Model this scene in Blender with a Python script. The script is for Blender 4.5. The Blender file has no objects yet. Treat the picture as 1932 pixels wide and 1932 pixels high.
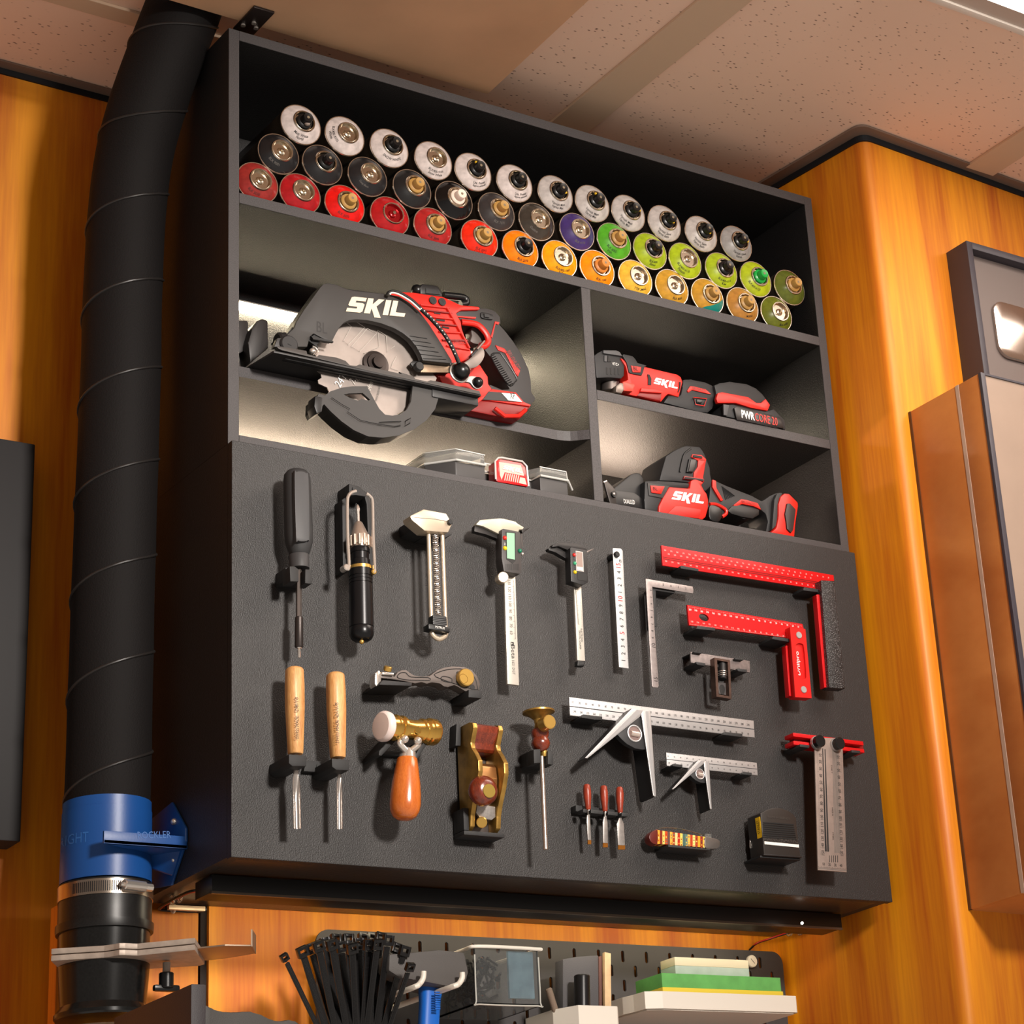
import bpy, bmesh, math, random
from mathutils import Vector, Matrix, Quaternion
random.seed(4)
sc = bpy.context.scene
col = sc.collection
PI = math.pi
# ------------------------------------------------------------------ camera (1932 x 1932)
CC = Vector((-1.19739084, -2.48686294, -0.65040744))
RR = Matrix(((0.78548252, -0.61210806, -0.09132867), (0.17700878, 0.36360387, -0.91458194), (0.59303043, 0.70222215, 0.39395299)))
RT = RR.transposed()
FF, PX0, PY0 = 4455.786041, 1489.7645, 760.57115
cam = bpy.data.cameras.new('camera')
cam.sensor_width = 36; cam.lens = 36 * FF / 1932
cam.shift_x = -(PX0 - 966) / 1932; cam.shift_y = (PY0 - 966) / 1932
cam.clip_start = 0.05; cam.clip_end = 60
camo = bpy.data.objects.new('camera', cam); col.objects.link(camo)
flip = Matrix(((1, 0, 0), (0, -1, 0), (0, 0, -1)))
camo.matrix_world = Matrix.Translation(CC) @ (RT @ flip).to_4x4()
sc.camera = camo

def ray(x, y):
    return RT @ Vector(((x - PX0) / FF, (y - PY0) / FF, 1.0))
def P(x, y, Y):      # photo point -> the place where it meets the plane y = Y
    d = ray(x, y); return CC + d * ((Y - CC.y) / d.y)
def PX(x, y, X):
    d = ray(x, y); return CC + d * ((X - CC.x) / d.x)
def PZ(x, y, Z):
    d = ray(x, y); return CC + d * ((Z - CC.z) / d.z)
def ppm(p):          # pixels per metre, square to the view, at point p
    return FF / ((RR @ (p - CC)).z)

class Zm:            # reading frames: enlarged detail views of the photograph
    def __init__(s, ox, oy, k): s.ox, s.oy, s.k = ox, oy, k
    def px(s, p): return (s.ox + p[0] * s.k, s.oy + p[1] * s.k)
    def __call__(s, p, Y): return P(*s.px(p), Y)
    def w(s, pts, Y): return [s(p, Y) for p in pts]
    def r(s, v, at): return v * s.k / ppm(at)
zA = Zm(480, 860, 420 / 1932); zB = Zm(860, 940, 380 / 1932); zC = Zm(1180, 1000, 500 / 1932)
zD = Zm(480, 1230, 480 / 1932); zE = Zm(940, 1290, 500 / 1932); zF = Zm(1200, 1350, 500 / 1932)
zG = Zm(80, 1460, 500 / 1932); zH = Zm(500, 1700, 540 / 1932); zI = Zm(980, 1680, 620 / 1932)
zJ = Zm(430, 500, 690 / 1932); zK = Zm(440, 540, 320 / 1932); zL = Zm(720, 520, 320 / 1932)
zM = Zm(1115, 640, 205 / 1932); zN = Zm(1130, 830, 390 / 1932); zO = Zm(780, 830, 320 / 1932)
zP = Zm(1100, 620, 520 / 1932); zR = Zm(100, 1640, 220 / 1456); zS = Zm(560, 1740, 240 / 1932)
z1 = Zm(0, 0, 1)

# ------------------------------------------------------------------ materials
def lin(c):
    return tuple((v / 255 / 12.92) if v / 255 <= .04045 else ((v / 255 + .055) / 1.055) ** 2.4 for v in c) + (1,)
MATS = {}
def mat(name, c, rough=.5, metal=0.0, bump=0, bscale=400, emis=0, trans=0, coat=0, var=0, vscale=30, spec=.5, ior=1.45, stretch=None, alpha=1):
    if name in MATS: return MATS[name]
    m = bpy.data.materials.new(name); m.use_nodes = True
    nt = m.node_tree; b = nt.nodes['Principled BSDF']
    b.inputs['Base Color'].default_value = lin(c); b.inputs['Roughness'].default_value = rough
    b.inputs['Metallic'].default_value = metal; b.inputs['Specular IOR Level'].default_value = spec
    b.inputs['IOR'].default_value = ior; b.inputs['Coat Weight'].default_value = coat
    b.inputs['Transmission Weight'].default_value = trans; b.inputs['Alpha'].default_value = alpha
    if emis:
        b.inputs['Emission Color'].default_value = lin(c); b.inputs['Emission Strength'].default_value = emis
    if bump or var:
        tc = nt.nodes.new('ShaderNodeTexCoord'); mp = nt.nodes.new('ShaderNodeMapping')
        nt.links.new(tc.outputs['Object'], mp.inputs[0])
        if stretch: mp.inputs['Scale'].default_value = stretch
        src = mp.outputs[0]
    if bump:
        n = nt.nodes.new('ShaderNodeTexNoise'); n.inputs['Scale'].default_value = bscale; n.inputs['Detail'].default_value = 3
        nt.links.new(src, n.inputs['Vector'])
        bp = nt.nodes.new('ShaderNodeBump'); bp.inputs['Strength'].default_value = bump; bp.inputs['Distance'].default_value = .001
        nt.links.new(n.outputs['Fac'], bp.inputs['Height']); nt.links.new(bp.outputs[0], b.inputs['Normal'])
    if var:
        n = nt.nodes.new('ShaderNodeTexNoise'); n.inputs['Scale'].default_value = vscale; n.inputs['Detail'].default_value = 5
        nt.links.new(src, n.inputs['Vector'])
        mx = nt.nodes.new('ShaderNodeMix'); mx.data_type = 'RGBA'
        a = lin(tuple(max(0, v * (1 - var)) for v in c)); d = lin(tuple(min(255, v * (1 + var)) for v in c))
        mx.inputs[6].default_value = a; mx.inputs[7].default_value = d
        cr = nt.nodes.new('ShaderNodeValToRGB'); cr.color_ramp.elements[0].position = .3; cr.color_ramp.elements[1].position = .7
        nt.links.new(n.outputs['Fac'], cr.inputs[0]); nt.links.new(cr.outputs[0], mx.inputs[0]); nt.links.new(mx.outputs[2], b.inputs['Base Color'])
    MATS[name] = m; return m

def wood(name, c1, c2, rough=.35, sc=(9, 9, .55), scale=3.0, coat=.3, bump=.1, fine=.35, axis_noise=6):
    if name in MATS: return MATS[name]
    m = bpy.data.materials.new(name); m.use_nodes = True
    nt = m.node_tree; b = nt.nodes['Principled BSDF']; N = nt.nodes.new; Lk = nt.links.new
    b.inputs['Roughness'].default_value = rough; b.inputs['Coat Weight'].default_value = coat; b.inputs['Coat Roughness'].default_value = .25
    tc = N('ShaderNodeTexCoord'); mp = N('ShaderNodeMapping'); mp.inputs['Scale'].default_value = sc
    Lk(tc.outputs['Object'], mp.inputs[0])
    n1 = N('ShaderNodeTexNoise'); n1.inputs['Scale'].default_value = scale; n1.inputs['Detail'].default_value = 6; n1.inputs['Distortion'].default_value = .8
    n2 = N('ShaderNodeTexNoise'); n2.inputs['Scale'].default_value = scale * 12; n2.inputs['Detail'].default_value = 3
    Lk(mp.outputs[0], n1.inputs['Vector']); Lk(mp.outputs[0], n2.inputs['Vector'])
    ad = N('ShaderNodeMix'); ad.data_type = 'FLOAT'; ad.inputs[0].default_value = fine
    Lk(n1.outputs['Fac'], ad.inputs[2]); Lk(n2.outputs['Fac'], ad.inputs[3])
    cr = N('ShaderNodeValToRGB'); cr.color_ramp.elements[0].position = .36; cr.color_ramp.elements[0].color = lin(c1)
    cr.color_ramp.elements[1].position = .64; cr.color_ramp.elements[1].color = lin(c2)
    Lk(ad.outputs[0], cr.inputs[0]); Lk(cr.outputs[0], b.inputs['Base Color'])
    bp = N('ShaderNodeBump'); bp.inputs['Strength'].default_value = bump; bp.inputs['Distance'].default_value = .001
    Lk(n2.outputs['Fac'], bp.inputs['Height']); Lk(bp.outputs[0], b.inputs['Normal'])
    MATS[name] = m; return m

# black laminate with an orange-peel texture
def laminate(name, c, rough, bs, sc, spec=.5):
    if name in MATS: return MATS[name]
    m = bpy.data.materials.new(name); m.use_nodes = True
    nt = m.node_tree; b = nt.nodes['Principled BSDF']; N = nt.nodes.new; Lk = nt.links.new
    b.inputs['Base Color'].default_value = lin(c); b.inputs['Roughness'].default_value = rough; b.inputs['Specular IOR Level'].default_value = spec
    tc = N('ShaderNodeTexCoord')
    n1 = N('ShaderNodeTexNoise'); n1.inputs['Scale'].default_value = sc; n1.inputs['Detail'].default_value = 2.5
    Lk(tc.outputs['Object'], n1.inputs['Vector'])
    bp = N('ShaderNodeBump'); bp.inputs['Strength'].default_value = bs; bp.inputs['Distance'].default_value = .0012
    Lk(n1.outputs['Fac'], bp.inputs['Height']); Lk(bp.outputs[0], b.inputs['Normal'])
    MATS[name] = m; return m

# ------------------------------------------------------------------ mesh builder
_textcache = {}
def text_mesh(s, bold=0.0):
    k = (s, bold)
    if k in _textcache: return _textcache[k]
    cu = bpy.data.curves.new('t', 'FONT'); cu.body = s; cu.size = 1.0; cu.offset = bold; cu.resolution_u = 2
    ob = bpy.data.objects.new('t', cu); col.objects.link(ob)
    dg = bpy.context.evaluated_depsgraph_get(); me = bpy.data.meshes.new_from_object(ob.evaluated_get(dg))
    vs = [(v.co.x, v.co.y) for v in me.vertices]; fs = [tuple(p.vertices) for p in me.polygons]
    bpy.data.objects.remove(ob); bpy.data.curves.remove(cu); bpy.data.meshes.remove(me)
    x0 = min(v[0] for v in vs); x1 = max(v[0] for v in vs); y0 = min(v[1] for v in vs); y1 = max(v[1] for v in vs)
    w = x1 - x0; h = y1 - y0
    vs = [((x - x0) / w, (y - y0) / h) for x, y in vs]
    _textcache[k] = (vs, fs, w / h); return _textcache[k]

def curve_pts(pts, n=6, closed=False):
    pts = [Vector(p) for p in pts]; out = []
    N = len(pts)
    rng = range(N if closed else N - 1)
    for i in rng:
        if closed: p0, p1, p2, p3 = pts[i - 1], pts[i], pts[(i + 1) % N], pts[(i + 2) % N]
        else: p0, p1, p2, p3 = pts[max(i - 1, 0)], pts[i], pts[i + 1], pts[min(i + 2, N - 1)]
        for k in range(n):
            t = k / n
            out.append(.5 * ((2 * p1) + (p2 - p0) * t + (2 * p0 - 5 * p1 + 4 * p2 - p3) * t * t + (3 * p1 - p0 - 3 * p2 + p3) * t ** 3))
    if not closed: out.append(pts[-1])
    return out
def smooth2(pts, n=4):  # smooth a closed 2D outline
    return [(v.x, v.y) for v in curve_pts([Vector((p[0], p[1], 0)) for p in pts], n, True)]

class MB:
    def __init__(s): s.v = []; s.f = []; s.m = []; s.mats = []
    def mi(s, m):
        if m not in s.mats: s.mats.append(m)
        return s.mats.index(m)
    def add(s, vs, fs, m):
        b = len(s.v); i = s.mi(m); s.v += [Vector(v) for v in vs]
        for f in fs: s.f.append(tuple(b + k for k in f)); s.m.append(i)
    def bm(s, bm, m):
        bmesh.ops.recalc_face_normals(bm, faces=bm.faces)
        bm.verts.index_update(); s.add([v.co.copy() for v in bm.verts], [[v.index for v in f.verts] for f in bm.faces], m); bm.free()
    def prism(s, pts, vec, m, bevel=0, seg=2):
        if isinstance(vec, (int, float)): vec = Vector((0, vec, 0))
        bm = bmesh.new(); pts = [Vector(p) for p in pts]
        a = [bm.verts.new(p) for p in pts]; b = [bm.verts.new(p + Vector(vec)) for p in pts]
        n = len(pts)
        bm.faces.new(a); bm.faces.new(b[::-1])
        for i in range(n): bm.faces.new((a[i], b[i], b[(i + 1) % n], a[(i + 1) % n]))
        if bevel:
            bmesh.ops.recalc_face_normals(bm, faces=bm.faces)
            try: bmesh.ops.bevel(bm, geom=list(bm.edges), offset=bevel, segments=seg, affect='EDGES', profile=.6, clamp_overlap=True)
            except Exception: pass
        s.bm(bm, m); return s
    def box(s, x0, x1, y0, y1, z0, z1, m, bevel=0, seg=2):
        return s.prism([(x0, y0, z0), (x1, y0, z0), (x1, y0, z1), (x0, y0, z1)], (0, y1 - y0, 0), m, bevel, seg)
    def holed(s, outer, holes, dy, m):   # plate in an x-z plane with holes; points are 3D with the same y
        Y = outer[0].y
        cu = bpy.data.curves.new('c', 'CURVE'); cu.dimensions = '2D'; cu.fill_mode = 'BOTH'; cu.extrude = dy / 2
        for ring in [outer] + holes:
            sp = cu.splines.new('POLY'); sp.points.add(len(ring) - 1); sp.use_cyclic_u = True
            for i, p in enumerate(ring): sp.points[i].co = (p.x, p.z, 0, 1)
        ob = bpy.data.objects.new('c', cu); col.objects.link(ob)
        dg = bpy.context.evaluated_depsgraph_get(); me = bpy.data.meshes.new_from_object(ob.evaluated_get(dg))
        s.add([(v.co.x, Y + dy / 2 - v.co.z, v.co.y) for v in me.vertices], [tuple(p.vertices) for p in me.polygons], m)
        bpy.data.objects.remove(ob); bpy.data.curves.remove(cu); bpy.data.meshes.remove(me); return s
    def lathe(s, A, B, prof, m, seg=32, n=2, flat=1.0, up=None, caps=True):
        # prof: (distance along A->B in m, radius); n: superellipse exponent; flat: squash of the second axis
        A = Vector(A); B = Vector(B); ax = (B - A).normalized()
        u = up if up else (Vector((0, 1, 0)) if abs(ax.y) < .9 else Vector((0, 0, 1)))
        u = (u - ax * u.dot(ax)).normalized(); w = ax.cross(u)
        vs = []; fs = []
        for d, r in prof:
            for k in range(seg):
                a = 2 * PI * k / seg; c, q = math.cos(a), math.sin(a)
                rr = r if n == 2 else r * (abs(c) ** n + abs(q) ** n) ** (-1 / n)
                vs.append(A + ax * d + u * (c * rr * flat) + w * (q * rr))
        for i in range(len(prof) - 1):
            for k in range(seg):
                fs.append((i * seg + k, i * seg + (k + 1) % seg, (i + 1) * seg + (k + 1) % seg, (i + 1) * seg + k))
        if caps: fs.append(tuple(range(seg))[::-1]); fs.append(tuple(range((len(prof) - 1) * seg, len(prof) * seg)))
        s.add(vs, fs, m); return s
    def lpx(s, z, a, b, Y, prof, m, seg=32, n=2, flat=1.0, Yb=None):
        # lathe read off the photograph: a,b ends of the axis, prof (y coordinate, half width)
        A = z(a, Y); B = z(b, Y if Yb is None else Yb); k = 1 / ppm((A + B) / 2) * z.k
        L = (B - A).length; dy = b[1] - a[1]
        return s.lathe(A, B, [((y - a[1]) / dy * L, max(h * k, 1e-5)) for y, h in prof], m, seg, n, flat)
    def cyl(s, A, B, r, m, seg=24, bevel=0, r2=None):
        L = (Vector(B) - Vector(A)).length; r2 = r if r2 is None else r2
        pr = [(0, r), (L, r2)] if not bevel else [(0, r - bevel), (bevel, r), (L - bevel, r2), (L, r2 - bevel)]
        return s.lathe(A, B, pr, m, seg)
    def ball(s, c, r, m, seg=20, flat=1.0, ax=None):
        ax = Vector(ax) if ax else Vector((0, 0, 1)); A = Vector(c) - ax * r
        pr = [(r - r * math.cos(PI * i / 12), max(r * math.sin(PI * i / 12), 1e-5)) for i in range(13)]
        return s.lathe(A, A + ax, pr, m, seg)
    def disc(s, c, r, th, m, seg=28, ax=(0, -1, 0), bevel=0):  # short cylinder standing out of c along ax
        return s.cyl(c, Vector(c) + Vector(ax) * th, r, m, seg, bevel)
    def tube(s, pts, r, m, n=5, seg=10, closed=False, smooth=True, flat=1.0):
        if smooth: pts = curve_pts(pts, n, closed)
        pts = [Vector(p) for p in pts]; N = len(pts); vs = []; fs = []
        prev = None
        for i, p in enumerate(pts):
            if closed: t = pts[(i + 1) % N] - pts[i - 1]
            else: t = pts[min(i + 1, N - 1)] - pts[max(i - 1, 0)]
            t = t.normalized() if t.length > 1e-9 else Vector((0, 0, 1))
            if prev is None: u = t.cross(Vector((0, 1, 0)) if abs(t.y) < .9 else Vector((1, 0, 0))).normalized()
            else: u = (prev - t * prev.dot(t)).normalized()
            prev = u; w = t.cross(u); rr = r(i / (N - 1)) if callable(r) else r
            for k in range(seg):
                a = 2 * PI * k / seg; vs.append(p + u * (math.cos(a) * rr) + w * (math.sin(a) * rr * flat))
        for i in range(N if closed else N - 1):
            j = (i + 1) % N
            for k in range(seg): fs.append((i * seg + k, i * seg + (k + 1) % seg, j * seg + (k + 1) % seg, j * seg + k))
        if not closed: fs.append(tuple(range(seg))[::-1]); fs.append(tuple(range((N - 1) * seg, N * seg)))
        s.add(vs, fs, m); return s
    def text(s, t, p0, p1, m, h=None, out=(0, -1, 0), th=.0003, flip=False, bold=0.0, lift=.0004):
        # text from p0 (start of baseline) to p1 (end of baseline), height h in m, facing "out"
        vs, fs, asp = text_mesh(t, bold); p0 = Vector(p0); p1 = Vector(p1); out = Vector(out).normalized()
        dx = p1 - p0; L = dx.length; e = dx.normalized(); up = out.cross(e).normalized()
        if h is None: h = L / asp
        top = [p0 + e * (x * L) + up * (y * h) + out * lift for x, y in vs]
        n = len(top); bot = [v - out * (th + lift) for v in top]
        s.add(top, fs, m)
        return s
    def logo(s, bl, br, tl, m, th=.0006):
        # bold slanted four-letter badge; bl, br, tl are 3D corners
        L4 = [[(.15, .95), (.27, 1), (.90, 1), (.87, .76), (.40, .76), (.39, .63), (.76, .63), (.85, .55), (.81, .1), (.71, 0), (0, 0), (.03, .24), (.5, .24), (.51, .37), (.13, .37), (.05, .45)],
              [(.97, 1), (1.24, 1), (1.25, .62), (1.50, 1), (1.80, 1), (1.46, .5), (1.78, -.22), (1.46, -.22), (1.23, .36), (1.20, 0), (.90, 0)],
              [(1.88, 1), (2.15, 1), (2.12, 0), (1.84, 0)], [(2.24, 1), (2.5, 1), (2.48, .24), (2.98, .24), (2.95, 0), (2.20, 0)]]
        bl, br, tl = Vector(bl), Vector(br), Vector(tl); ex = (br - bl) / 2.97; ey = tl - bl - ex * .12
        nrm = ex.cross(ey).normalized()
        if nrm.dot(CC - bl) < 0: nrm = -nrm
        for q in L4: s.prism([bl + ex * (x + .12 * y) + ey * y for x, y in q], nrm * th, m)
        return s
    def build(s, name, parent=None, smooth=35):
        me = bpy.data.meshes.new(name)
        org = parent_world(parent) if parent else Vector((0, 0, 0))
        me.from_pydata([v - org for v in s.v], [], s.f)
        for m in s.mats: me.materials.append(m)
        me.polygons.foreach_set('material_index', s.m)
        if smooth:
            me.polygons.foreach_set('use_smooth', [True] * len(s.f)); me.set_sharp_from_angle(angle=math.radians(smooth))
        me.validate(); me.update()
        o = bpy.data.objects.new(name, me); col.objects.link(o)
        if parent: o.parent = parent
        return o
def parent_world(p):
    w = Vector((0, 0, 0))
    while p is not None: w = w + Vector(p.location); p = p.parent
    return w
def thing(name, label, cat, loc, group=None):
    o = bpy.data.objects.new(name, None); col.objects.link(o); o.location = loc; o.empty_display_size = .02
    o['label'] = label; o['category'] = cat
    if group: o['group'] = group
    return o
def tag(o, label, cat, group=None, kind=None):
    o['label'] = label; o['category'] = cat
    if group: o['group'] = group
    if kind: o['kind'] = kind
    return o
def struct(o): o['kind'] = 'structure'; return o
def one(mb, name, label, cat, loc=None, group=None):   # a thing that is one mesh, origin at its base
    loc = Vector(loc) if loc is not None else sum(mb.v, Vector((0, 0, 0))) / len(mb.v)
    mb.v = [v - loc for v in mb.v]; o = mb.build(name); o.location = loc; return tag(o, label, cat, group)
# ------------------------------------------------------------------ palette
CAB = laminate('black_laminate', (31, 29, 29), .5, .55, 640)
EDGE = mat('grey_edge_band', (60, 57, 58), .5, bump=.15, bscale=900, var=.18, vscale=700)
BLK = mat('black_plastic', (20, 20, 21), .42)
DK = mat('dark_holder_plastic', (34, 34, 35), .6, bump=.2, bscale=1500)
RUB = mat('soft_rubber', (44, 44, 45), .62, bump=.12, bscale=1600)
RUB2 = mat('grip_rubber', (28, 28, 30), .55)
GRY = mat('grey_plastic', (70, 70, 72), .5)
RED = mat('red_plastic', (196, 28, 16), .38)
REDD = mat('deep_red_plastic', (120, 12, 12), .35)
REDA = mat('red_anodised', (205, 20, 24), .38, metal=.35)
WHT = mat('white_print', (235, 232, 228), .5)
WHP = mat('white_plastic', (222, 214, 202), .4)
STL = mat('brushed_steel', (176, 170, 166), .38, metal=.8, var=.06, vscale=300)
CHR = mat('chrome', (222, 214, 206), .2, metal=.78)
ALU = mat('satin_aluminium', (186, 184, 184), .42, metal=.75)
DST = mat('dark_steel', (112, 104, 100), .4, metal=.8)
BRS = mat('brass', (216, 174, 92), .28, metal=.8)
BRD = mat('aged_brass', (166, 130, 66), .34, metal=.75, var=.15, vscale=60)
INK = mat('black_print', (22, 20, 20), .6)
GLS = mat('clear_plastic', (235, 235, 232), .08, trans=.92, ior=1.3)
FRM = mat('anthracite_frame', (58, 54, 62), .45)
WALLW = wood('orange_wood_panel', (188, 92, 5), (234, 150, 6), .55, (7, 7, .35), 2.2, .05, .04, .25)
ASH = wood('ash_handle', (178, 118, 62), (226, 176, 112), .5, (60, 60, 3.0), 3, .1, .2, .5)
CHER = wood('cherry_handle', (176, 84, 24), (206, 112, 44), .22, (40, 40, 4), 3, .7, .05, .5)
ROSE = wood('rosewood', (82, 28, 16), (132, 52, 28), .25, (40, 40, 6), 3, .6, .05, .5)
PLY = wood('plywood', (176, 100, 42), (200, 126, 62), .45, (3, 3, 5), 1.2, .1, .03, .15)

# ceiling tile: fissured mineral board
def tile_mat():
    m = bpy.data.materials.new('mineral_tile'); m.use_nodes = True; nt = m.node_tree; b = nt.nodes['Principled BSDF']; N = nt.nodes.new; Lk = nt.links.new
    b.inputs['Roughness'].default_value = .9
    tc = N('ShaderNodeTexCoord'); mp = N('ShaderNodeMapping'); mp.inputs['Scale'].default_value = (70, 150, 1); Lk(tc.outputs['Object'], mp.inputs[0])
    v = N('ShaderNodeTexVoronoi'); v.inputs['Scale'].default_value = 1.0; v.inputs['Randomness'].default_value = 1
    n0 = N('ShaderNodeTexNoise'); n0.inputs['Scale'].default_value = 25; Lk(tc.outputs['Object'], n0.inputs['Vector'])
    Lk(mp.outputs[0], v.inputs['Vector'])
    cr = N('ShaderNodeValToRGB'); cr.color_ramp.elements[0].position = .10; cr.color_ramp.elements[0].color = (1, 1, 1, 1); cr.color_ramp.elements[1].position = .2; cr.color_ramp.elements[1].color = (0, 0, 0, 1)
    Lk(v.outputs['Distance'], cr.inputs[0])
    n = N('ShaderNodeTexNoise'); n.inputs['Scale'].default_value = 14; n.inputs['Detail'].default_value = 3; Lk(tc.outputs['Object'], n.inputs['Vector'])
    c2 = N('ShaderNodeValToRGB'); c2.color_ramp.elements[0].position = .36; c2.color_ramp.elements[1].position = .46; Lk(n.outputs['Fac'], c2.inputs[0])
    mu = N('ShaderNodeMath'); mu.operation = 'MULTIPLY'; Lk(cr.outputs[0], mu.inputs[0]); Lk(c2.outputs[0], mu.inputs[1])
    mx = N('ShaderNodeMix'); mx.data_type = 'RGBA'; mx.inputs[6].default_value = lin((238, 206, 184)); mx.inputs[7].default_value = lin((128, 94, 76))
    Lk(mu.outputs[0], mx.inputs[0]); Lk(mx.outputs[2], b.inputs['Base Color']); return m
TILE = tile_mat()

# ------------------------------------------------------------------ the room
CZ = 1.20; DW = .2535; YL = .365
struct(MB().box(.092, 1.25, DW, DW + .03, -1.0, CZ - .012, WALLW).build('wall_back', smooth=0))
struct(MB().box(-2.6, .085, YL, YL + .03, -1.0, CZ - .006, WALLW).build('wall_left', smooth=0))
struct(MB().box(P(107, 1800, DW + .008).x, .0815, DW + .008, DW + .03, -1.0, -.004, WALLW).build('wall_lower_left', smooth=0))
struct(MB().box(.0835, .092, DW + .006, YL + .03, -1.0, CZ - .01, mat('panel_gap', (26, 12, 8), .7)).build('trim_1', smooth=0))
# pillar-like right wall: slanted side face, rounded corner, long front face
ca = Vector((.9885, DW + .02)); cb = Vector((1.028, -.094))
d1 = (cb - ca).normalized(); d2 = Vector((1, .05)).normalized(); rc = .02
pl = [ca]
for k in range(9):
    t = k / 8; p = (1 - t) ** 2 * (cb - d1 * rc) + 2 * t * (1 - t) * cb + t * t * (cb + d2 * rc); pl.append(p)
pl += [cb + d2 * 1.6, Vector((cb.x + 1.6, DW + .02))]
struct(MB().prism([(p.x, p.y, -1.0) for p in pl], (0, 0, 1.0 + CZ - .012), WALLW).build('wall_right', smooth=30))
# dark shadow joints and grey wall angle along the ceiling
GAP = mat('joint_black', (12, 14, 20), .7); ANG = mat('grey_wall_angle', (120, 100, 88), .6)
m = MB(); m.box(-2.6, .085, YL - .003, YL + .02, CZ - .012, CZ - .002, GAP); m.box(-2.6, .085, YL - .02, YL, CZ - .003, CZ - .0005, ANG); struct(m.build('trim_2', smooth=0))
m = MB()
q = [p + Vector((-.003, -.003)) for p in pl[:-1]]
m.prism([(p.x, p.y, CZ - .014) for p in q] + [(pl[-1].x, pl[-1].y, CZ - .014)], (0, 0, .010), GAP)
q = [p + Vector((-.022, -.022)) for p in pl[:-1]]
m.prism([(p.x, p.y, CZ - .004) for p in q] + [(pl[-1].x, pl[-1].y, CZ - .004)], (0, 0, .0035), ANG); struct(m.build('trim_3', smooth=0))
struct(MB().box(-2.6, 2.9, -2.6, YL + .05, CZ, CZ + .02, TILE).build('ceiling', smooth=0))
TB = mat('painted_grid_bar', (206, 180, 154), .6)
a0, a1 = PZ(1318, 0, CZ - .004), PZ(1419, 0, CZ - .004)
t2 = PZ(1818, 318, CZ - .004); t3 = PZ(1870, 320, CZ - .004); b0 = PZ(80, 0, CZ - .004); b1 = PZ(172, 0, CZ - .004)
struct(MB().box(a0.x, a1.x, -2.4, DW, CZ - .005, CZ - .0002, TB, .001).build('trim_4', smooth=0))
struct(MB().box(t2.x, t2.x + .06, -2.4, cb.y, CZ - .005, CZ - .0002, TB, .001).build('trim_5', smooth=0))
struct(MB().box(-2.6, a0.x, b1.y, b0.y, CZ - .005, CZ - .0002, TB, .001).build('trim_6', smooth=0))

# recessed ceiling lamp, upper right of the photograph (the light the tools are lit by)
la = PZ(1765, 0, CZ - .006); lb = PZ(1932, 72, CZ - .006); le = PZ(1855, 0, CZ - .006); le2 = PZ(1932, 27, CZ - .006)
ly = (la.y + lb.y) / 2; ly2 = (le.y + le2.y) / 2
lamp = thing('ceiling_lamp', 'bright recessed ceiling lamp with white frame at the top right corner', 'lamp', (1.4, ly - .3, CZ - .006))
LX0, LX1 = .78, 1.75
WM = mat('lamp_frame_white', (225, 215, 205), .5)
m = MB(); m.box(LX0, LX1, ly - .012, ly, CZ - .008, CZ - .001, WM, .001); m.box(LX0, LX1, -1.22, -1.208, CZ - .008, CZ - .001, WM, .001)
m.box(LX0, LX0 + .012, -1.208, ly - .012, CZ - .008, CZ - .001, WM, .001); m.box(LX1 - .012, LX1, -1.208, ly - .012, CZ - .008, CZ - .001, WM, .001); m.build('frame', lamp)
MB().box(LX0 + .012, LX1 - .012, ly2, ly - .012, CZ - .004, CZ - .001, mat('lamp_border', (190, 172, 160), .5)).build('border', lamp)
MB().box(LX0 + .05, LX1 - .05, -1.2, ly2, CZ - .004, CZ - .001, mat('lamp_diffuser', (255, 240, 226), .5, emis=9)).build('diffuser', lamp)

# pale board hung just under the ceiling with a metal clip
BZ = 1.15
k0 = PZ(920, 178, BZ); k1 = PZ(1105, 0, BZ)
one(MB().prism([(k0.x, k0.y, BZ), (-.55, k0.y, BZ), (-.55, -.75, BZ), (k1.x - .01, -.75, BZ)], (0, 0, .016), mat('pale_board', (212, 170, 134), .6, var=.04, vscale=8), .001),
    'ceiling_board', 'smooth pale tan board hung flat below the ceiling over the cabinet', 'board', (0, -.3, BZ + .016))
clip = thing('metal_clip', 'small dark metal clip holding the rear edge of the tan ceiling board', 'clip', PZ(478, 18, BZ - .002))
c0 = PZ(463, 30, BZ - .003); c1 = PZ(500, 8, BZ - .003)
MB().box(c0.x, c0.x + .03, k0.y - .045, k0.y + .018, BZ - .004, BZ - .0005, mat('clip_dark', (46, 38, 36), .4, metal=.5), .0008).build('plate', clip)
m = MB()
for dx, dy in ((.006, .008), (.016, -.004), (.024, .006)): m.disc((c0.x + dx, k0.y + dy - .008, BZ - .004), .0032, .0025, CHR, 12, (0, 0, -1))
m.build('rivets', clip)

# ------------------------------------------------------------------ cabinet
H = 1.1247; HP = .5203; T = .015; YF = .012
cab = thing('wall_cabinet', 'black open-front wall cabinet with tool board below its shelves', 'cabinet', (.5, DW, 0))
def edged(m, x0, x1, y0, y1, z0, z1):   # laminate board with a grey band on its front edge
    m.box(x0, x1, y0 + .0012, y1, z0, z1, CAB); m.box(x0, x1, y0, y0 + .0012, z0, z1, EDGE, .0004, 1)
m = MB(); edged(m, 0, T, YF, DW - .002, HP, H); m.box(0, T, YF, DW - .002, .002, HP - .0004, CAB); m.build('side_panel', cab, 0)
m = MB(); edged(m, 1 - T, 1, YF, DW - .002, HP, H); m.box(1 - T, 1, YF, DW - .002, .002, HP - .0004, CAB); m.build('side_panel', cab, 0)
m = MB(); edged(m, T, 1 - T, YF, DW - .002, H - T, H); m.build('top_panel', cab, 0)
MB().box(T, 1 - T, DW - .007, DW - .002, 0.01, H - T, CAB).build('back_panel', cab, 0)
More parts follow.
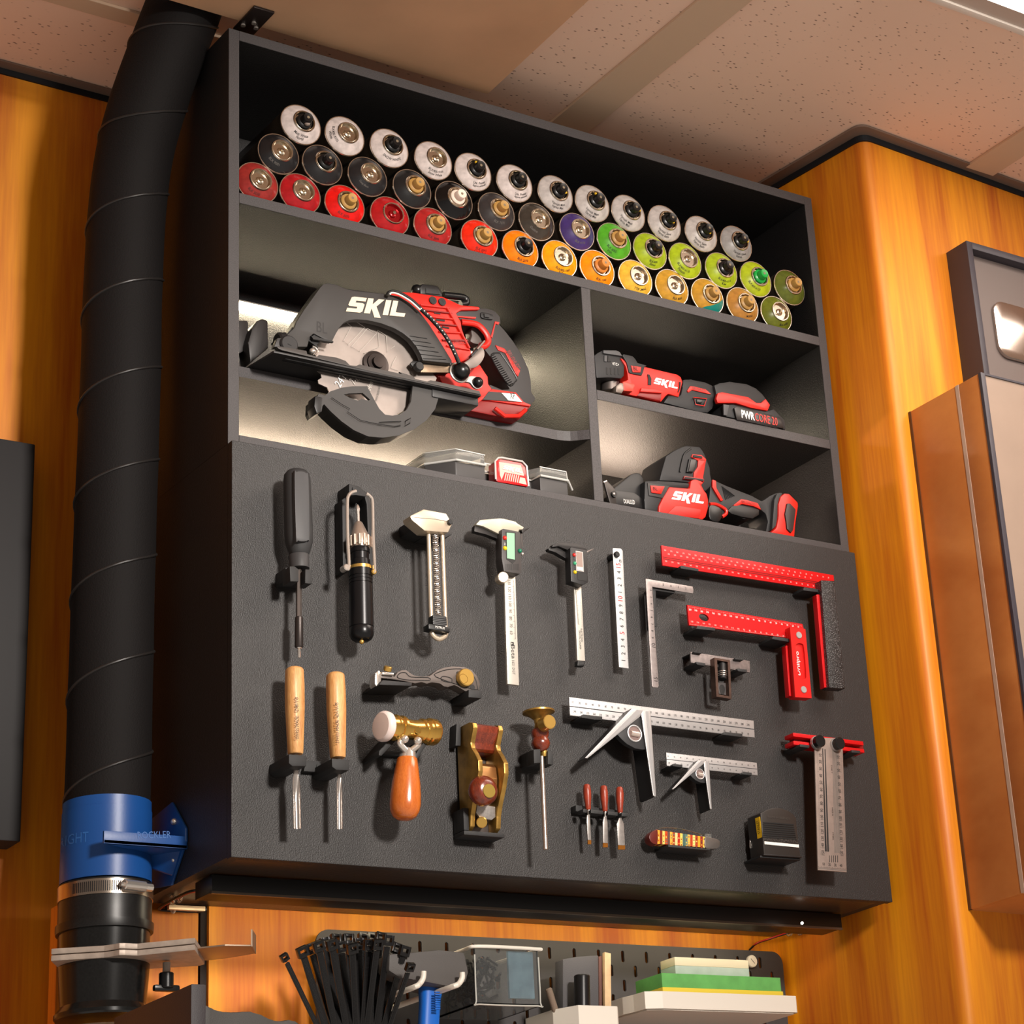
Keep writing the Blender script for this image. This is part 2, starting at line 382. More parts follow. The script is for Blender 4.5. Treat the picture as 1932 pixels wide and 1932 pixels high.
m = MB(); edged(m, T, 1 - T, YF, DW - .008, .8625, .8775); m.build('shelf', cab, 0)
m = MB(); edged(m, T, 1 - T, YF, DW - .008, HP, .5345); m.build('shelf', cab, 0)
m = MB(); edged(m, .5455, .5610, YF + .0004, DW - .008, .5345, .8625); m.build('divider', cab, 0)
m = MB(); edged(m, .5612, 1 - T, YF + .0004, DW - .008, .6895, .7045); m.build('shelf', cab, 0)
# saw shelf: straight front set back, flaring out to the divider in a curve
fr = [(T, .035), (.10, .035), (.30, .035), (.505, .035)] + [(.505 + .0255 * (1 - math.cos(a)) , .035 - .0 * a) for a in ()]
fr += [(.515, .0335), (.524, .030), (.532, .0245), (.538, .019), (.545, YF + .001)]
m = MB()
m.prism([(x, y + .0012, .626) for x, y in fr] + [(.545, DW - .008, .626), (T, DW - .008, .626)], (0, 0, .0145), CAB)
m.prism([(x, y, .626) for x, y in fr] + [(x, y + .0013, .626) for x, y in fr[::-1]], (0, 0, .0145), EDGE); m.build('shelf', cab, 0)
MB().box(0, 1, .0003, YF - .0002, 0, HP, CAB, .0008, 2).build('tool_board', cab, 0)
MB().box(T, 1 - T, YF, DW - .002, .002, .012, laminate('underside_laminate', (52, 42, 36), .34, .25, 300)).build('bottom_panel', cab, 0)

# LED strips (warm white) inside the compartments and the bar under the cabinet
LEDW = mat('led_warm', (255, 236, 200), .5, emis=52)
LEDU = mat('led_low', (255, 236, 206), .5, emis=70); LEDV = mat('led_low_up', (255, 228, 196), .5, emis=60)
HSG = mat('strip_channel', (150, 145, 138), .4, metal=.6)
def strip(x0, x1, z, face, label, em=None):
    t = thing('led_strip', label, 'led strip', ((x0 + x1) / 2, DW - .008, z), 'led strips inside the cabinet')
    em = em or LEDW
    if face < 0:
        MB().box(x0, x1, DW - .0260, DW - .0072, z + .0049, z + .0068, HSG).build('channel', t)
        MB().box(x0, x1, DW - .0180, DW - .0075, z, z + .0048, em).build('diffuser', t)
    else:
        MB().box(x0, x1, DW - .0185, DW - .0072, z - .002, z, HSG).build('channel', t)
        MB().box(x0, x1, DW - .0180, DW - .0075, z, z + .0048, em).build('diffuser', t)
strip(T + .002, .5445, .834, -1, 'glowing led strip behind the circular saw under the can shelf')
strip(.565, .90, .800, -1, 'glowing led strip hidden behind the oscillating tool', LEDU)
strip(T + .002, .5445, .600, 1, 'glowing led strip low behind the clear parts case', LEDV)
strip(.563, .80, .612, 1, 'glowing led strip low behind the compact reciprocating saw', mat('led_low_right', (255, 226, 200),   .5, emis=150))
bar = thing('under_cabinet_light', 'long black light bar fixed under the cabinet', 'lamp', (.49, .11, 0))
ba = PZ(390, 1652, 0); y0b = .085
MB().box(.016, .975, y0b, y0b + .045, -.021, 0, mat('bar_black', (14, 13, 14), .4), .0008).build('housing', bar)
MB().box(.016, .975, y0b - .0006, y0b + .003, -.0225, -.0195, mat('bar_edge', (110, 96, 84), .35, metal=.7)).build('edge_strip', bar)
MB().box(.03, .955, y0b + .0452, y0b + .048, -.017, -.003, mat('led_under', (255, 238, 205), .5, emis=15)).build('diffuser', bar)

# ------------------------------------------------------------------ world and view
w = bpy.data.worlds.new('world'); sc.world = w; w.use_nodes = True
wn = w.node_tree; bg = wn.nodes['Background']; bg.inputs[1].default_value = 1.0   # dim warm room: light floor below, darker ceiling above
wt = wn.nodes.new('ShaderNodeTexCoord'); wsx = wn.nodes.new('ShaderNodeSeparateXYZ'); wr = wn.nodes.new('ShaderNodeMapRange')
wr.inputs['From Min'].default_value = -.8; wr.inputs['From Max'].default_value = .3
wn.links.new(wt.outputs['Generated'], wsx.inputs[0]); wn.links.new(wsx.outputs['Z'], wr.inputs['Value'])
wm = wn.nodes.new('ShaderNodeMix'); wm.data_type = 'RGBA'; wm.inputs[6].default_value = (.60, .535, .47, 1); wm.inputs[7].default_value = (.13, .105, .09, 1)
wn.links.new(wr.outputs[0], wm.inputs[0]); wn.links.new(wm.outputs[2], bg.inputs[0])
sc.view_settings.view_transform = 'Standard'; sc.view_settings.look = 'None'; sc.view_settings.exposure = 0; sc.view_settings.gamma = 1
sc.view_settings.use_curve_mapping = False

kl = bpy.data.lights.new('room_lamp', 'AREA'); kl.shape = 'DISK'; kl.size = .45; kl.energy = 12; kl.color = (1, .92, .84); kl.spread = math.radians(42)
ko = bpy.data.objects.new('room_lamp', kl); col.objects.link(ko); ko.location = (.25, -3.4, 1.1)
ko.rotation_euler = (Vector((.42, 0, .46)) - Vector(ko.location)).to_track_quat('-Z', 'Y').to_euler()
# ------------------------------------------------------------------ spray cans
CANR = .0306; ZROW = {'bottom': .8775 + .0307, 'middle': .9605, 'top': 1.0150}; YR = .028
RIM = mat('tin_rim', (205, 196, 184), .22, metal=1); CUP = mat('valve_cup_metal', (200, 188, 170), .2, metal=1)
TAN = mat('tan_nozzle', (168, 128, 66), .45); TANO = mat('orange_tan_nozzle', (196, 118, 44), .45); NBLK = mat('black_nozzle', (16, 16, 17), .3)
NWH = mat('white_nozzle', (225, 205, 190), .45); NGR = mat('green_nozzle', (20, 150, 60), .3)
BODYC = mat('can_wall', (60, 52, 44), .35, metal=.3)
DOME = [(0, .0292), (.0012, .0285), (.0030, .0266), (.0055, .0235), (.0080, .0200), (.0100, .0165), (.0112, .0146)]
def dome_y(r):
    for (d0, r0), (d1, r1) in zip(DOME, DOME[1:]):
        if r1 <= r <= r0: return d0 + (d1 - d0) * (r0 - r) / (r0 - r1)
    return 0
def on_dome(m, lines, x, z, ink, ang=0.0, size=.0030):
    for i, t in enumerate(lines):
        vs, fs, asp = text_mesh(t, .01); rr = .0195 + i * .0036; tot = size * asp
        out = []
        for u, v in vs:
            r = rr + (1 - v) * size * .0 - v * size + size; a = -PI / 2 + ang + (u - .5) * tot / rr; r = max(.015, min(.0288, r))
            out.append((x + r * math.cos(a), YR - dome_y(r) - .0003, z + r * math.sin(a)))
        m.add(out, fs, ink)
CANLAB = ['leftmost', 'second from the left', 'third from the left', 'fourth from the left', 'fifth from the left', 'sixth from the left', 'seventh from the left']
CANRAB = ['rightmost', 'second from the right', 'third from the right', 'fourth from the right', 'fifth from the right', 'sixth from the right', 'seventh from the right']
def can(row, i, n, px, colr, cname, noz, lines=(), dot=None, ink=INK, gloss=.3, ang=0.0, second=None):
    p = P(px[0], px[1], YR); x = p.x; z = ZROW[row] + (.001 * math.sin(i * 7.3) if row != 'bottom' else 0)
    nn = {'bare': 'bare silver valve', 'blk': 'black nozzle', 'tan': 'tan nozzle', 'tano': 'orange-tan nozzle', 'wht': 'white nozzle', 'grn': 'green nozzle', 'redcup': 'red-painted valve cup', 'paint': 'paint-smeared black nozzle'}[noz]
    pos = CANLAB[i] if i < n / 2 else CANRAB[n - 1 - i]
    t = thing('spray_can', '%s spray can with %s, %s in the %s row' % (cname, nn, pos, row), 'spray can', (x, YR + .17, z - CANR), 'spray cans on the top shelf')
    mc = mat('paint_' + '_'.join(map(str, colr)) + ('g' if gloss < .25 else ''), colr, gloss, var=.10, vscale=90)
    m = MB(); m.lathe((x, YR + .175, z), (x, YR, z), [(0, .027), (.004, .0298), (.170, .0298), (.1735, .0288)], BODYC, 36); m.build('can_body', t)
    m = MB(); m.lathe((x, YR + .001, z), (x, YR - .1, z), [(d + .001, r) for d, r in DOME], mc, 40, caps=False)
    if second:   # overspray of a second colour over the lower right of the dome
        nn_ = 18; vs = []; fs = []
        for a_ in range(nn_ + 1):
            an = -2.15 + 2.2 * a_ / nn_; f = math.sin(PI * a_ / nn_) ** .5
            for b_ in range(5):
                r = .0287 - b_ / 4 * (.0287 - .0166) * f; vs.append((x + r * math.cos(an), YR - dome_y(r) - .0005, z + r * math.sin(an)))
        for a_ in range(nn_):
            for b_ in range(4): fs.append((a_ * 5 + b_, a_ * 5 + b_ + 1, a_ * 5 + b_ + 6, a_ * 5 + b_ + 5))
        m.add(vs, fs, second)
    d = m.build('dome', t)
    if lines:
        m = MB(); on_dome(m, lines, x, z, ink, ang); m.build('lettering', t, 0)
    m = MB(); m.tube([(x + .0296 * math.cos(a), YR, z + .0296 * math.sin(a)) for a in [k * PI / 20 for k in range(40)]], .0010, RIM, closed=True, smooth=False, seg=6); m.build('rim', t)
    yc = YR - .0112
    m = MB(); m.tube([(x + .0150 * math.cos(a), yc, z + .0150 * math.sin(a)) for a in [k * PI / 16 for k in range(32)]], .0012, CUP, closed=True, smooth=False, seg=6)
    cupm = mat('red_cup', (150, 20, 24), .2, metal=.6) if noz == 'redcup' else CUP
    m.lathe((x, yc, z), (x, yc - .1, z), [(-.004, .0142), (.0002, .0143), (.0004, .0136), (-.0045, .0120), (-.0052, .0100), (-.0050, .0062), (-.0020, .0052), (-.0012, .0040), (-.0012, .0001)], cupm, 28)
    m.build('valve_cup', t)
    if noz in ('bare', 'redcup'):
        m = MB(); m.lathe((x, yc + .002, z), (x, yc - .1, z), [(0, .0026), (.005, .0024), (.0055, .0018), (.0055, .0009), (.0030, .0008)], CUP, 14); m.build('valve_stem', t)
    else:
        nm = {'blk': NBLK, 'paint': NBLK, 'tan': TAN, 'tano': TANO, 'wht': NWH, 'grn': NGR}[noz]
        m = MB(); m.lathe((x, yc + .003, z), (x, yc - .1, z), [(0, .0112), (.0040, .0112), (.0050, .0100), (.0060, .0078), (.0150, .0072), (.0158, .0066), (.0155, .0050), (.0150, .0001)], nm, 28)
        o = m.build('nozzle', t)
        m = MB(); a = i * 1.1; e = Vector((math.cos(a), 0, math.sin(a))); c = Vector((x, yc - .0122, z)); q = Vector((-e.z, 0, e.x))
        m.prism([c + e * .0042 + q * 0, c - e * .002 + q * .003, c - e * .002 - q * .003], (0, .0004, 0), mat('nozzle_mark', (120, 105, 84), .5)); m.build('arrow_mark', o, 0)
        if dot:
            m = MB(); m.ball((x + dot[0], yc - .008, z + dot[1]), .0020, mat('yellow_insert', (214, 170, 30), .4), 10); m.build('insert', o)
        if noz == 'paint':
            m = MB(); m.ball((x + .001, yc - .006, z - .0055), .0042, mat('grey_paint_blob', (150, 135, 125), .3), 12); m.build('paint_smear', o)
    return t
A_ = [(485, 342), (566, 368), (650, 391), (735, 408), (816, 428), (904, 450), (981, 467), (1055, 487), (1126, 505), (1198, 522), (1267, 540), (1334, 557), (1400, 573), (1464, 591)]
M_ = [(525, 292), (608, 316), (693, 336), (777, 357), (856, 379), (936, 399), (1012, 419), (1088, 436), (1158, 456), (1226, 474), (1292, 492), (1360, 507), (1425, 525), (1489, 542)]
T_ = [(567, 237), (650, 260), (734, 280), (817, 302), (892, 324), (970, 343), (1047, 361), (1117, 383), (1185, 405), (1253, 420), (1322, 440), (1388, 455)]
RI = mat('dark_red_print', (70, 12, 12), .6); GI = mat('grey_print', (92, 88, 84), .6)
ad = [((140, 42, 38), 'dull red', 'bare', ['BLK 3030']), ((158, 22, 28), 'dark red', 'bare', ()), ((206, 20, 16), 'bright red', 'tan', ['BLK 3070']), ((160, 22, 26), 'deep red', 'redcup', ()),
      ((158, 34, 34), 'brick red', 'tan', ['BLK 3045']), ((214, 38, 16), 'orange-red', 'tan', ['BLK 2093', 'Code Red']), ((232, 118, 8), 'orange', 'blk', ['BLK 2070']),
      ((236, 150, 16), 'yellow-orange', 'bare', ['BLK400-1060', 'Yellow']), ((236, 134, 14), 'bright orange', 'tano', ['BLK 1040', 'Juice']), ((218, 170, 58), 'pale yellow', 'bare', ['TTIP 2MAG']),
      ((186, 138, 46), 'ochre', 'bare', ['BLK 8000']), ((180, 132, 44), 'ochre and teal', 'tan', ['3100', 'Lago']), ((164, 114, 52), 'golden brown', 'tan', ['M3050']), ((92, 98, 28), 'olive', 'bare', ['BLK 6050'])]
for i, (c, n, z, l) in enumerate(ad):
    can('bottom', i, 14, A_[i], c, n, z, l, ink=RI if i < 6 else INK, gloss=.22, ang=-.4 + .06 * i, second=mat('teal_paint', (20, 120, 110), .25) if i == 11 else None)
md = [((24, 23, 25), 'black', 'bare', ['BLK 9001']), ((26, 25, 27), 'black', 'blk', ()), ((28, 27, 29), 'matt black', 'bare', ['Deep Black']), ((26, 25, 26), 'black', 'tan', ()),
      ((13, 12, 13), 'glossy black', 'wht', ()), ((48, 44, 44), 'charcoal grey', 'tan', ['BLK 7070']), ((56, 50, 44), 'shiny brown-grey', 'bare', ['Outline']),
      ((58, 42, 96), 'purple', 'bare', ['BLK 4170']), ((74, 150, 34), 'grass green', 'tan', ['BLK 6055', 'Irish']), ((146, 164, 26), 'lime green', 'blk', ['BLK400', 'Slimer']),
      ((154, 172, 28), 'lime green', 'bare', ['BLK400-6110', 'Pistazie']), ((150, 168, 28), 'lime green', 'blk', ['BLK400-6110', 'Kiwi']), ((158, 172, 30), 'lime green', 'grn', ['BLK400-6120']), ((84, 92, 34), 'dark olive', 'tan', ())]
for i, (c, n, z, l) in enumerate(md):
    can('middle', i, 14, M_[i], c, n, z, l, ink=GI if i < 8 else INK, gloss=.14 if i in (4, 6, 13) else .3, ang=.0 if i % 2 else -.5)
td = [('paint', ['Matt White', 'Norbl'], None), ('bare', ['BLK400-9105', 'White'], None), ('blk', ['SNOW WHITE'], None), ('bare', ['BLK400-9105', 'Snow White'], None), ('blk', ['Uni. Primer', 'Appret universel'], (-.006, .005)),
      ('blk', ['Uni. Primer', 'Appret universel'], None), ('blk', ['Varnish Matt', 'Vernis Mat'], (.006, -.005)), ('blk', ['Varnish Matt', 'Vernis Mat'], (-.006, .006)), ('blk', ['Varnish Matt', 'Vernis Mat'], (.008, -.002)),
      ('blk', ['Varnish Semi', 'Vernis Satin'], (.003, -.006)), ('blk', ['Varnish Semi', 'Vernis Satin'], (.003, -.006)), ('blk', ['Varnish Gloss', 'Vernis'], (.008, -.003))]
for i, (z, l, d) in enumerate(td):
    c = (196, 184, 180) if i < 6 else (176, 168, 164); n = 'off-white' if i < 6 else 'pale grey'
    if i == 11: c = (140, 136, 134); n = 'mid grey'
    can('top', i, 12, T_[i], c, n, z, l, d, gloss=.3, ang=(-.15, -1.3, 0, 0, .3, .3, 0, -.3, -.5, -.3, -.4, 0)[i])
# ------------------------------------------------------------------ tools on the board
def ticks(m, z, a, b, c, Y, n, ink, w=.00022, every=5, ls=.5, ll=1.0, lift=.0002):
    # n+1 graduation marks from a to b on edge a-b, pointing towards c (inner direction read at a)
    A, B, C3 = z(a, Y - lift), z(b, Y - lift), z(c, Y - lift); e = (B - A).normalized(); d = C3 - A; k = e * w
    for i in range(n + 1):
        p = A + (B - A) * (i / n); q = d * (ll if i % every == 0 else ls)
        m.add([p - k, p + k, p + k + q, p - k + q], [(0, 1, 2, 3)], ink)
def numbers(m, z, a, b, Y, vals, h, ink, rot=0, wf=.62, lift=.0003):
    A, B = z(a, Y), z(b, Y); n = len(vals)
    e = (B - A).normalized()
    r = Quaternion((0, 1, 0), rot) @ Vector((1, 0, 0)) if rot is not None else e
    u = Vector((0, -1, 0)).cross(r).normalized()
    for i, s in enumerate(vals):
        p = A + (B - A) * (i / max(n - 1, 1)); L = h * wf / .62 * text_mesh(str(s))[2] * .9
        q = p - r * (L / 2) - u * (h / 2); m.text(str(s), q, q + r * L, ink, h=h, lift=lift)
def flat(m, z, pts, Y, th, mt, bevel=0): return m.prism(z.w(pts, Y), th, mt, bevel)
def wt(m, z, s, a, b, Y, ink, h=None, lift=.0003): return m.text(s, z(a, Y), z(b, Y), ink, h=h, lift=lift)

# black screwdriver, top left
t = thing('screwdriver', 'long matt black screwdriver hanging top left on the tool board', 'screwdriver', zA((390, 1100), -.002))
m = MB(); m.lpx(zA, (366, 118), (392, 900), -.030, [(118, 8), (122, 50), (135, 82), (165, 108), (215, 116), (700, 121), (760, 116), (820, 96), (855, 84), (862, 78)], RUB, 40, n=2.25, flat=.92); h = m.build('handle', t)
m = MB(); m.prism([p for p in [zA(q, -.0482) for q in smooth2([(350, 170), (365, 140), (405, 134), (450, 150), (470, 200), (478, 690), (468, 730), (430, 742), (380, 735), (362, 700)], 3)]], .006, mat('grey_inlay', (62, 62, 64), .5), .0006); m.build('grip_panel', h)
m = MB(); m.lpx(zA, (386, 862), (390, 985), -.030, [(862, 84), (868, 88), (980, 86)], mat('collar_grey', (58, 57, 58), .55)); m.build('collar', t)
m = MB(); m.lpx(zA, (386, 985), (386, 1400), -.030, [(985, 25), (1400, 25)], DST, 6); m.lpx(zA, (387, 1400), (387, 1665), -.030, [(1398, 28), (1405, 36), (1655, 37), (1665, 30)], mat('gunmetal', (66, 60, 58), .4, metal=.7)); m.build('shaft', t)
m = MB(); m.lpx(zA, (388, 1660), (389, 1752), -.030, [(1660, 26), (1675, 22), (1680, 13), (1745, 13), (1752, 8)], CHR, 6); m.build('bit', t)
hk = thing('tool_holder', 'black forked holder carrying the long black screwdriver', 'tool holder', zA((395, 1060), 0))
m = MB()
flat(m, zA, [(306, 958), (350, 958), (384, 985), (384, 1092), (312, 1090)], -.046, .020, DK, .0008)
flat(m, zA, [(442, 985), (500, 985), (500, 1112), (440, 1105)], -.046, .020, DK, .0008)
flat(m, zA, [(270, 968), (470, 985), (470, 1100), (270, 1085)], -.026, .026, DK, .0008); m.build('body', hk)

# precision driver with wire bail
t = thing('precision_screwdriver', 'black pen-shaped screwdriver with silver cone collar and wire clip', 'screwdriver', zA((910, 300), -.002))
Y = -.036
m = MB(); m.lpx(zA, (896, 422), (902, 580), Y, [(422, 3), (440, 14), (470, 18), (490, 14), (580, 14)], CHR, 8); m.build('bit', t)
m = MB(); m.lpx(zA, (902, 575), (920, 805), Y, [(575, 26), (582, 34), (690, 78), (700, 82), (775, 86), (778, 78), (800, 76)], mat('champagne_metal', (206, 190, 176), .28, metal=.8), 40)
for k in range(12):
    a = k * PI / 6; c = zA((915, 740), Y); r = zA.r(84, c)
    m.cyl(c + Vector((math.cos(a) * r, math.sin(a) * r, zA.r(38, c))), c + Vector((math.cos(a) * r, math.sin(a) * r, -zA.r(58, c))), .0021, MATS['champagne_metal'], 8)
m.build('collar', t)
BM = mat('satin_black_metal', (24, 24, 26), .28, metal=.4)
m = MB(); m.lpx(zA, (918, 800), (932, 1612), Y, [(800, 76), (812, 82), (845, 84), (850, 76), (905, 76), (910, 84), (962, 88), (965, 96), (992, 96), (995, 103), (1055, 103), (1057, 98), (1067, 98), (1069, 103), (1085, 103), (1087, 98), (1097, 98), (1099, 103), (1115, 103), (1117, 98), (1127, 98), (1129, 104), (1490, 105), (1493, 100), (1500, 104), (1560, 103), (1590, 88), (1608, 60), (1612, 10)], BM, 40); m.build('body', t)
m = MB(); m.lpx(zA, (922, 963), (923, 995), Y, [(963, 98), (966, 101), (992, 101), (995, 98)], BRS, 40); m.build('brass_ring', t)
m = MB(); m.ball(zA((931, 1614), Y - .006), .003, BRS, 10); m.build('brass_tip', t)
m = MB(); m.tube(zA.w([(882, 306), (845, 318), (815, 350), (806, 420), (808, 700), (820, 955), (800, 985)], -.050), .0022, CHR)
m.tube(zA.w([(972, 326), (1002, 352), (1024, 410), (1030, 700), (1042, 985), (1030, 1010)], -.050), .0022, CHR)
m.disc(zA((798, 968), -.050) + Vector((0, .010, 0)), .0042, .012, CHR, 16, bevel=.001); m.disc(zA((1036, 1006), -.050) + Vector((0, .010, 0)), .0034, .012, BRS, 16, bevel=.001); m.build('wire_clip', t)
hk = thing('tool_holder', 'dark block holder with side arms behind the wire-clip screwdriver', 'tool holder', zA((890, 300), 0))
m = MB(); flat(m, zA, [(822, 240), (870, 258), (905, 262), (985, 330), (968, 355), (880, 340), (822, 345)], -.030, .030, DK, .0008)
flat(m, zA, [(762, 380), (822, 340), (836, 356), (806, 420), (812, 700), (822, 1000), (770, 1000)], -.020, .020, DK, .0006)
flat(m, zA, [(955, 350), (985, 350), (1012, 430), (1022, 1000), (1000, 1000), (975, 420)], -.020, .020, DK, .0006); b = m.build('body', hk)
m = MB(); m.disc(zA((866, 288), -.0305), .0030, .0012, BLK, 14); m.build('screw', b)

# cream-headed gauge with rods and a spring
CRM = mat('cream_metal', (206, 190, 168), .32, metal=.55)
t = thing('rod_gauge', 'cream metal headed tool with two long rods and central spring', 'hand tool', zA((1530, 600), -.004))
m = MB(); flat(m, zA, [(1352, 520), (1470, 463), (1666, 500), (1718, 590), (1682, 665), (1478, 650), (1366, 556)], -.050, .020, CRM, .0014)
m.tube(zA.w([(1364, 532), (1560, 548), (1690, 572)], -.0502), .0003, DST, smooth=False, seg=6); hd = m.build('head', t)
m = MB(); m.disc(zA((1690, 580), -.050), .0036, .004, BLK, 18, bevel=.0006); m.build('screw', hd)
for x0, y0, x1, y1 in ((1510, 640, 1536, 1510), (1628, 655, 1660, 1530)):
    m = MB(); m.cyl(zA((x0, y0), -.040), zA((x1, y1), -.040), zA.r(19, zA((x0, y0), -.04)), CRM, 16); m.build('rod', t)
m = MB(); a = zA((1566, 655), -.040); b = zA((1592, 1400), -.040); r = zA.r(24, a)
m.cyl(a, b, r * .62, DST, 12)
m.tube([a + (b - a) * (k / 400) + Vector((math.cos(k * .72) * r, math.sin(k * .72) * r, 0)) for k in range(401)], .0008, CHR, smooth=False, seg=5); m.build('spring', t)
m = MB(); flat(m, zA, [(1548, 1382), (1560, 1376), (1662, 1390), (1670, 1402), (1674, 1470), (1660, 1478), (1560, 1466), (1549, 1455)], -.050, .012, BLK, .001)
for k in range(5): flat(m, zA, [(1552, 1396 + k * 15), (1668, 1408 + k * 15), (1668, 1414 + k * 15), (1552, 1402 + k * 15)], -.0508, .002, GRY)
m.build('slider', t)
m = MB(); flat(m, zA, [(1512, 1455), (1696, 1486), (1698, 1532), (1514, 1502)], -.050, .014, BLK, .001); wt(m, zA, 'PETRUS', (1570, 1494), (1650, 1508), -.0502, WHT, .0030); m.build('end_bar', t)
m = MB(); m.tube(zA.w([(1536, 1505), (1548, 1555), (1600, 1590), (1652, 1565), (1662, 1525)], -.040), .0032, CRM, 6, 12); m.build('loop', t)
hk = thing('tool_holder', 'dark angular holder under the cream metal tool head', 'tool holder', zA((1480, 640), 0))
m = MB(); flat(m, zA, [(1352, 560), (1486, 640), (1488, 690), (1360, 650)], -.029, .029, DK, .0008); flat(m, zA, [(1486, 655), (1700, 672), (1714, 684), (1650, 715), (1486, 695)], -.029, .029, DK, .0008); m.build('body', hk)

# two calipers
BEAM = mat('caliper_beam', (196, 190, 180), .36, metal=.35)
t = thing('digital_caliper', 'large digital caliper with pale metal jaws and green display', 'caliper', zB((500, 300), -.004))
m = MB(); flat(m, zB, [(466, 730), (570, 740), (607, 1795), (497, 1780)], -.026, .004, BEAM, .0003)
ticks(m, zB, (560, 790), (578, 1350), (540, 790), -.026, 100, INK, .00012, 10, .5, 1)
numbers(m, zB, (512, 810), (532, 1290), -.026, [130, 120, 110, 100, 90, 80, 70, 60][:8], .0042, GI, PI / 2)
wt(m, zB, 'Beta', (528, 1408), (536, 1540), -.026, INK, .0058); wt(m, zB, '1651 DGT', (536, 1556), (544, 1690), -.026, GI, .0040)
flat(m, zB, [(527, 1378), (556, 1380), (558, 1412), (528, 1410)], -.0262, .0002, INK); flat(m, zB, [(532, 1384), (546, 1396), (533, 1404)], -.0264, .0002, BEAM)
m.build('beam', t)
m = MB(); flat(m, zB, [(232, 208), (420, 192), (460, 196), (575, 224), (590, 240), (655, 280), (640, 300), (608, 300), (600, 330), (450, 296), (430, 330), (420, 345), (262, 268), (195, 252)], -.032, .010, mat('pale_jaw_metal', (188, 182, 164), .4, metal=.4), .0008); m.build('fixed_jaw', t)
m = MB(); flat(m, zB, [(182, 262), (262, 275), (420, 348), (428, 395), (408, 392), (300, 350), (178, 318)], -.028, .008, mat('dark_jaw', (46, 43, 42), .4, metal=.5), .0006)
flat(m, zB, [(630, 300), (720, 276), (700, 292), (640, 338)], -.026, .006, MATS['dark_jaw'], .0004); m.build('sliding_jaw', t)
m = MB(); flat(m, zB, [(442, 300), (456, 290), (600, 318), (624, 335), (633, 700), (614, 728), (462, 702), (440, 570)], -.040, .016, mat('warm_grey_housing', (58, 54, 53), .5), .0014)
for k in range(12): flat(m, zB, [(480 + k * 11, 630), (483 + k * 11, 630), (484 + k * 11, 690), (481 + k * 11, 690)], -.0402, .001, BLK)
hs = m.build('housing', t)
m = MB(); flat(m, zB, [(480, 320), (574, 330), (574, 602), (545, 628), (510, 600), (484, 585)], -.0403, .001, INK); flat(m, zB, [(488, 330), (563, 336), (566, 588), (492, 576)], -.0407, .001, mat('lcd_green', (136, 184, 150), .3)); m.build('display', hs)
for (x, y), c in (((468, 382), (204, 44, 32)), ((470, 480), (222, 190, 20)), ((612, 506), (20, 110, 80))):
    m = MB(); p = zB((x, y), -.040); m.ball(p, .0030, mat('button_%d' % c[0], c, .35), 12); m.build('button', hs)
m = MB(); wt(m, zB, 'ON/0', (463, 425), (463, 450), -.040, WHT, .0020); m.build('lettering', hs, 0)
m = MB(); p = zB((436, 740), -.032); m.disc(p + Vector((.004, .010, -.002)), .0072, .016, CRM, 24, (-.3, -1, -.15), .001); m.build('thumb_screw', t)
m = MB(); flat(m, zB, smooth2([(410, 640), (420, 600), (440, 580), (445, 690), (425, 680)], 3), -.030, .006, GRY); m.build('thumb_grip', t)
m = MB(); m.ball(zB((636, 535), -.030), .0024, CHR, 12); m.cyl(zB((636, 470), -.028), zB((630, 340), -.028), .0005, DST, 6); m.build('depth_screw', t)

t = thing('digital_caliper', 'smaller black digital caliper with dark jaws, right of the large caliper', 'caliper', zB((1150, 500), -.004))
m = MB(); flat(m, zB, [(1134, 825), (1202, 830), (1240, 1560), (1168, 1555)], -.022, .004, BEAM, .0003)
ticks(m, zB, (1142, 850), (1172, 1210), (1160, 850), -.022, 80, INK, .00012, 10, .5, 1); ticks(m, zB, (1198, 850), (1216, 1230), (1188, 850), -.022, 50, INK, .00012, 10, .5, 1)
wt(m, zB, 'ELECTRONIC', (1197, 1250), (1204, 1380), -.022, INK, .0024); wt(m, zB, 'DIGITAL CALIPER', (1180, 1270), (1188, 1450), -.022, INK, .0024); m.build('beam', t)
m = MB(); flat(m, zB, [(1170, 1558), (1239, 1556), (1233, 1612), (1168, 1607)], -.024, .008, BLK, .0008); flat(m, zB, [(1182, 1572), (1232, 1570), (1226, 1598), (1182, 1596)], -.0243, .001, DK); m.build('end_cap', t)
JB = mat('black_jaw', (38, 36, 36), .45, metal=.2)
m = MB(); flat(m, zB, [(930, 445), (985, 430), (1040, 427), (1115, 430), (1180, 440), (1235, 465), (1262, 495), (1250, 500), (1100, 474), (1084, 500), (985, 460), (925, 470)], -.028, .008, JB, .0006)
flat(m, zB, [(925, 462), (985, 470), (1075, 535), (1078, 585), (1060, 580), (960, 520), (895, 500), (888, 480)], -.024, .008, JB, .0006)
flat(m, zB, [(1258, 506), (1325, 480), (1312, 497), (1260, 524)], -.022, .004, DST, .0003); m.build('jaws', t)
m = MB(); flat(m, zB, [(1098, 476), (1108, 470), (1258, 498), (1270, 805), (1220, 834), (1106, 797)], -.036, .014, mat('black_housing', (34, 33, 34), .45), .001)
hs = m.build('housing', t)
m = MB(); flat(m, zB, [(1150, 504), (1218, 516), (1228, 706), (1156, 694)], -.0364, .001, mat('display_rim', (190, 185, 182), .4)); flat(m, zB, [(1156, 511), (1213, 520), (1222, 700), (1162, 688)], -.0368, .001, mat('lcd_grey', (142, 122, 114), .3)); flat(m, zB, [(1160, 655), (1218, 662), (1221, 698), (1163, 686)], -.0369, .0005, mat('lcd_pale', (200, 196, 190), .3)); m.build('display', hs)
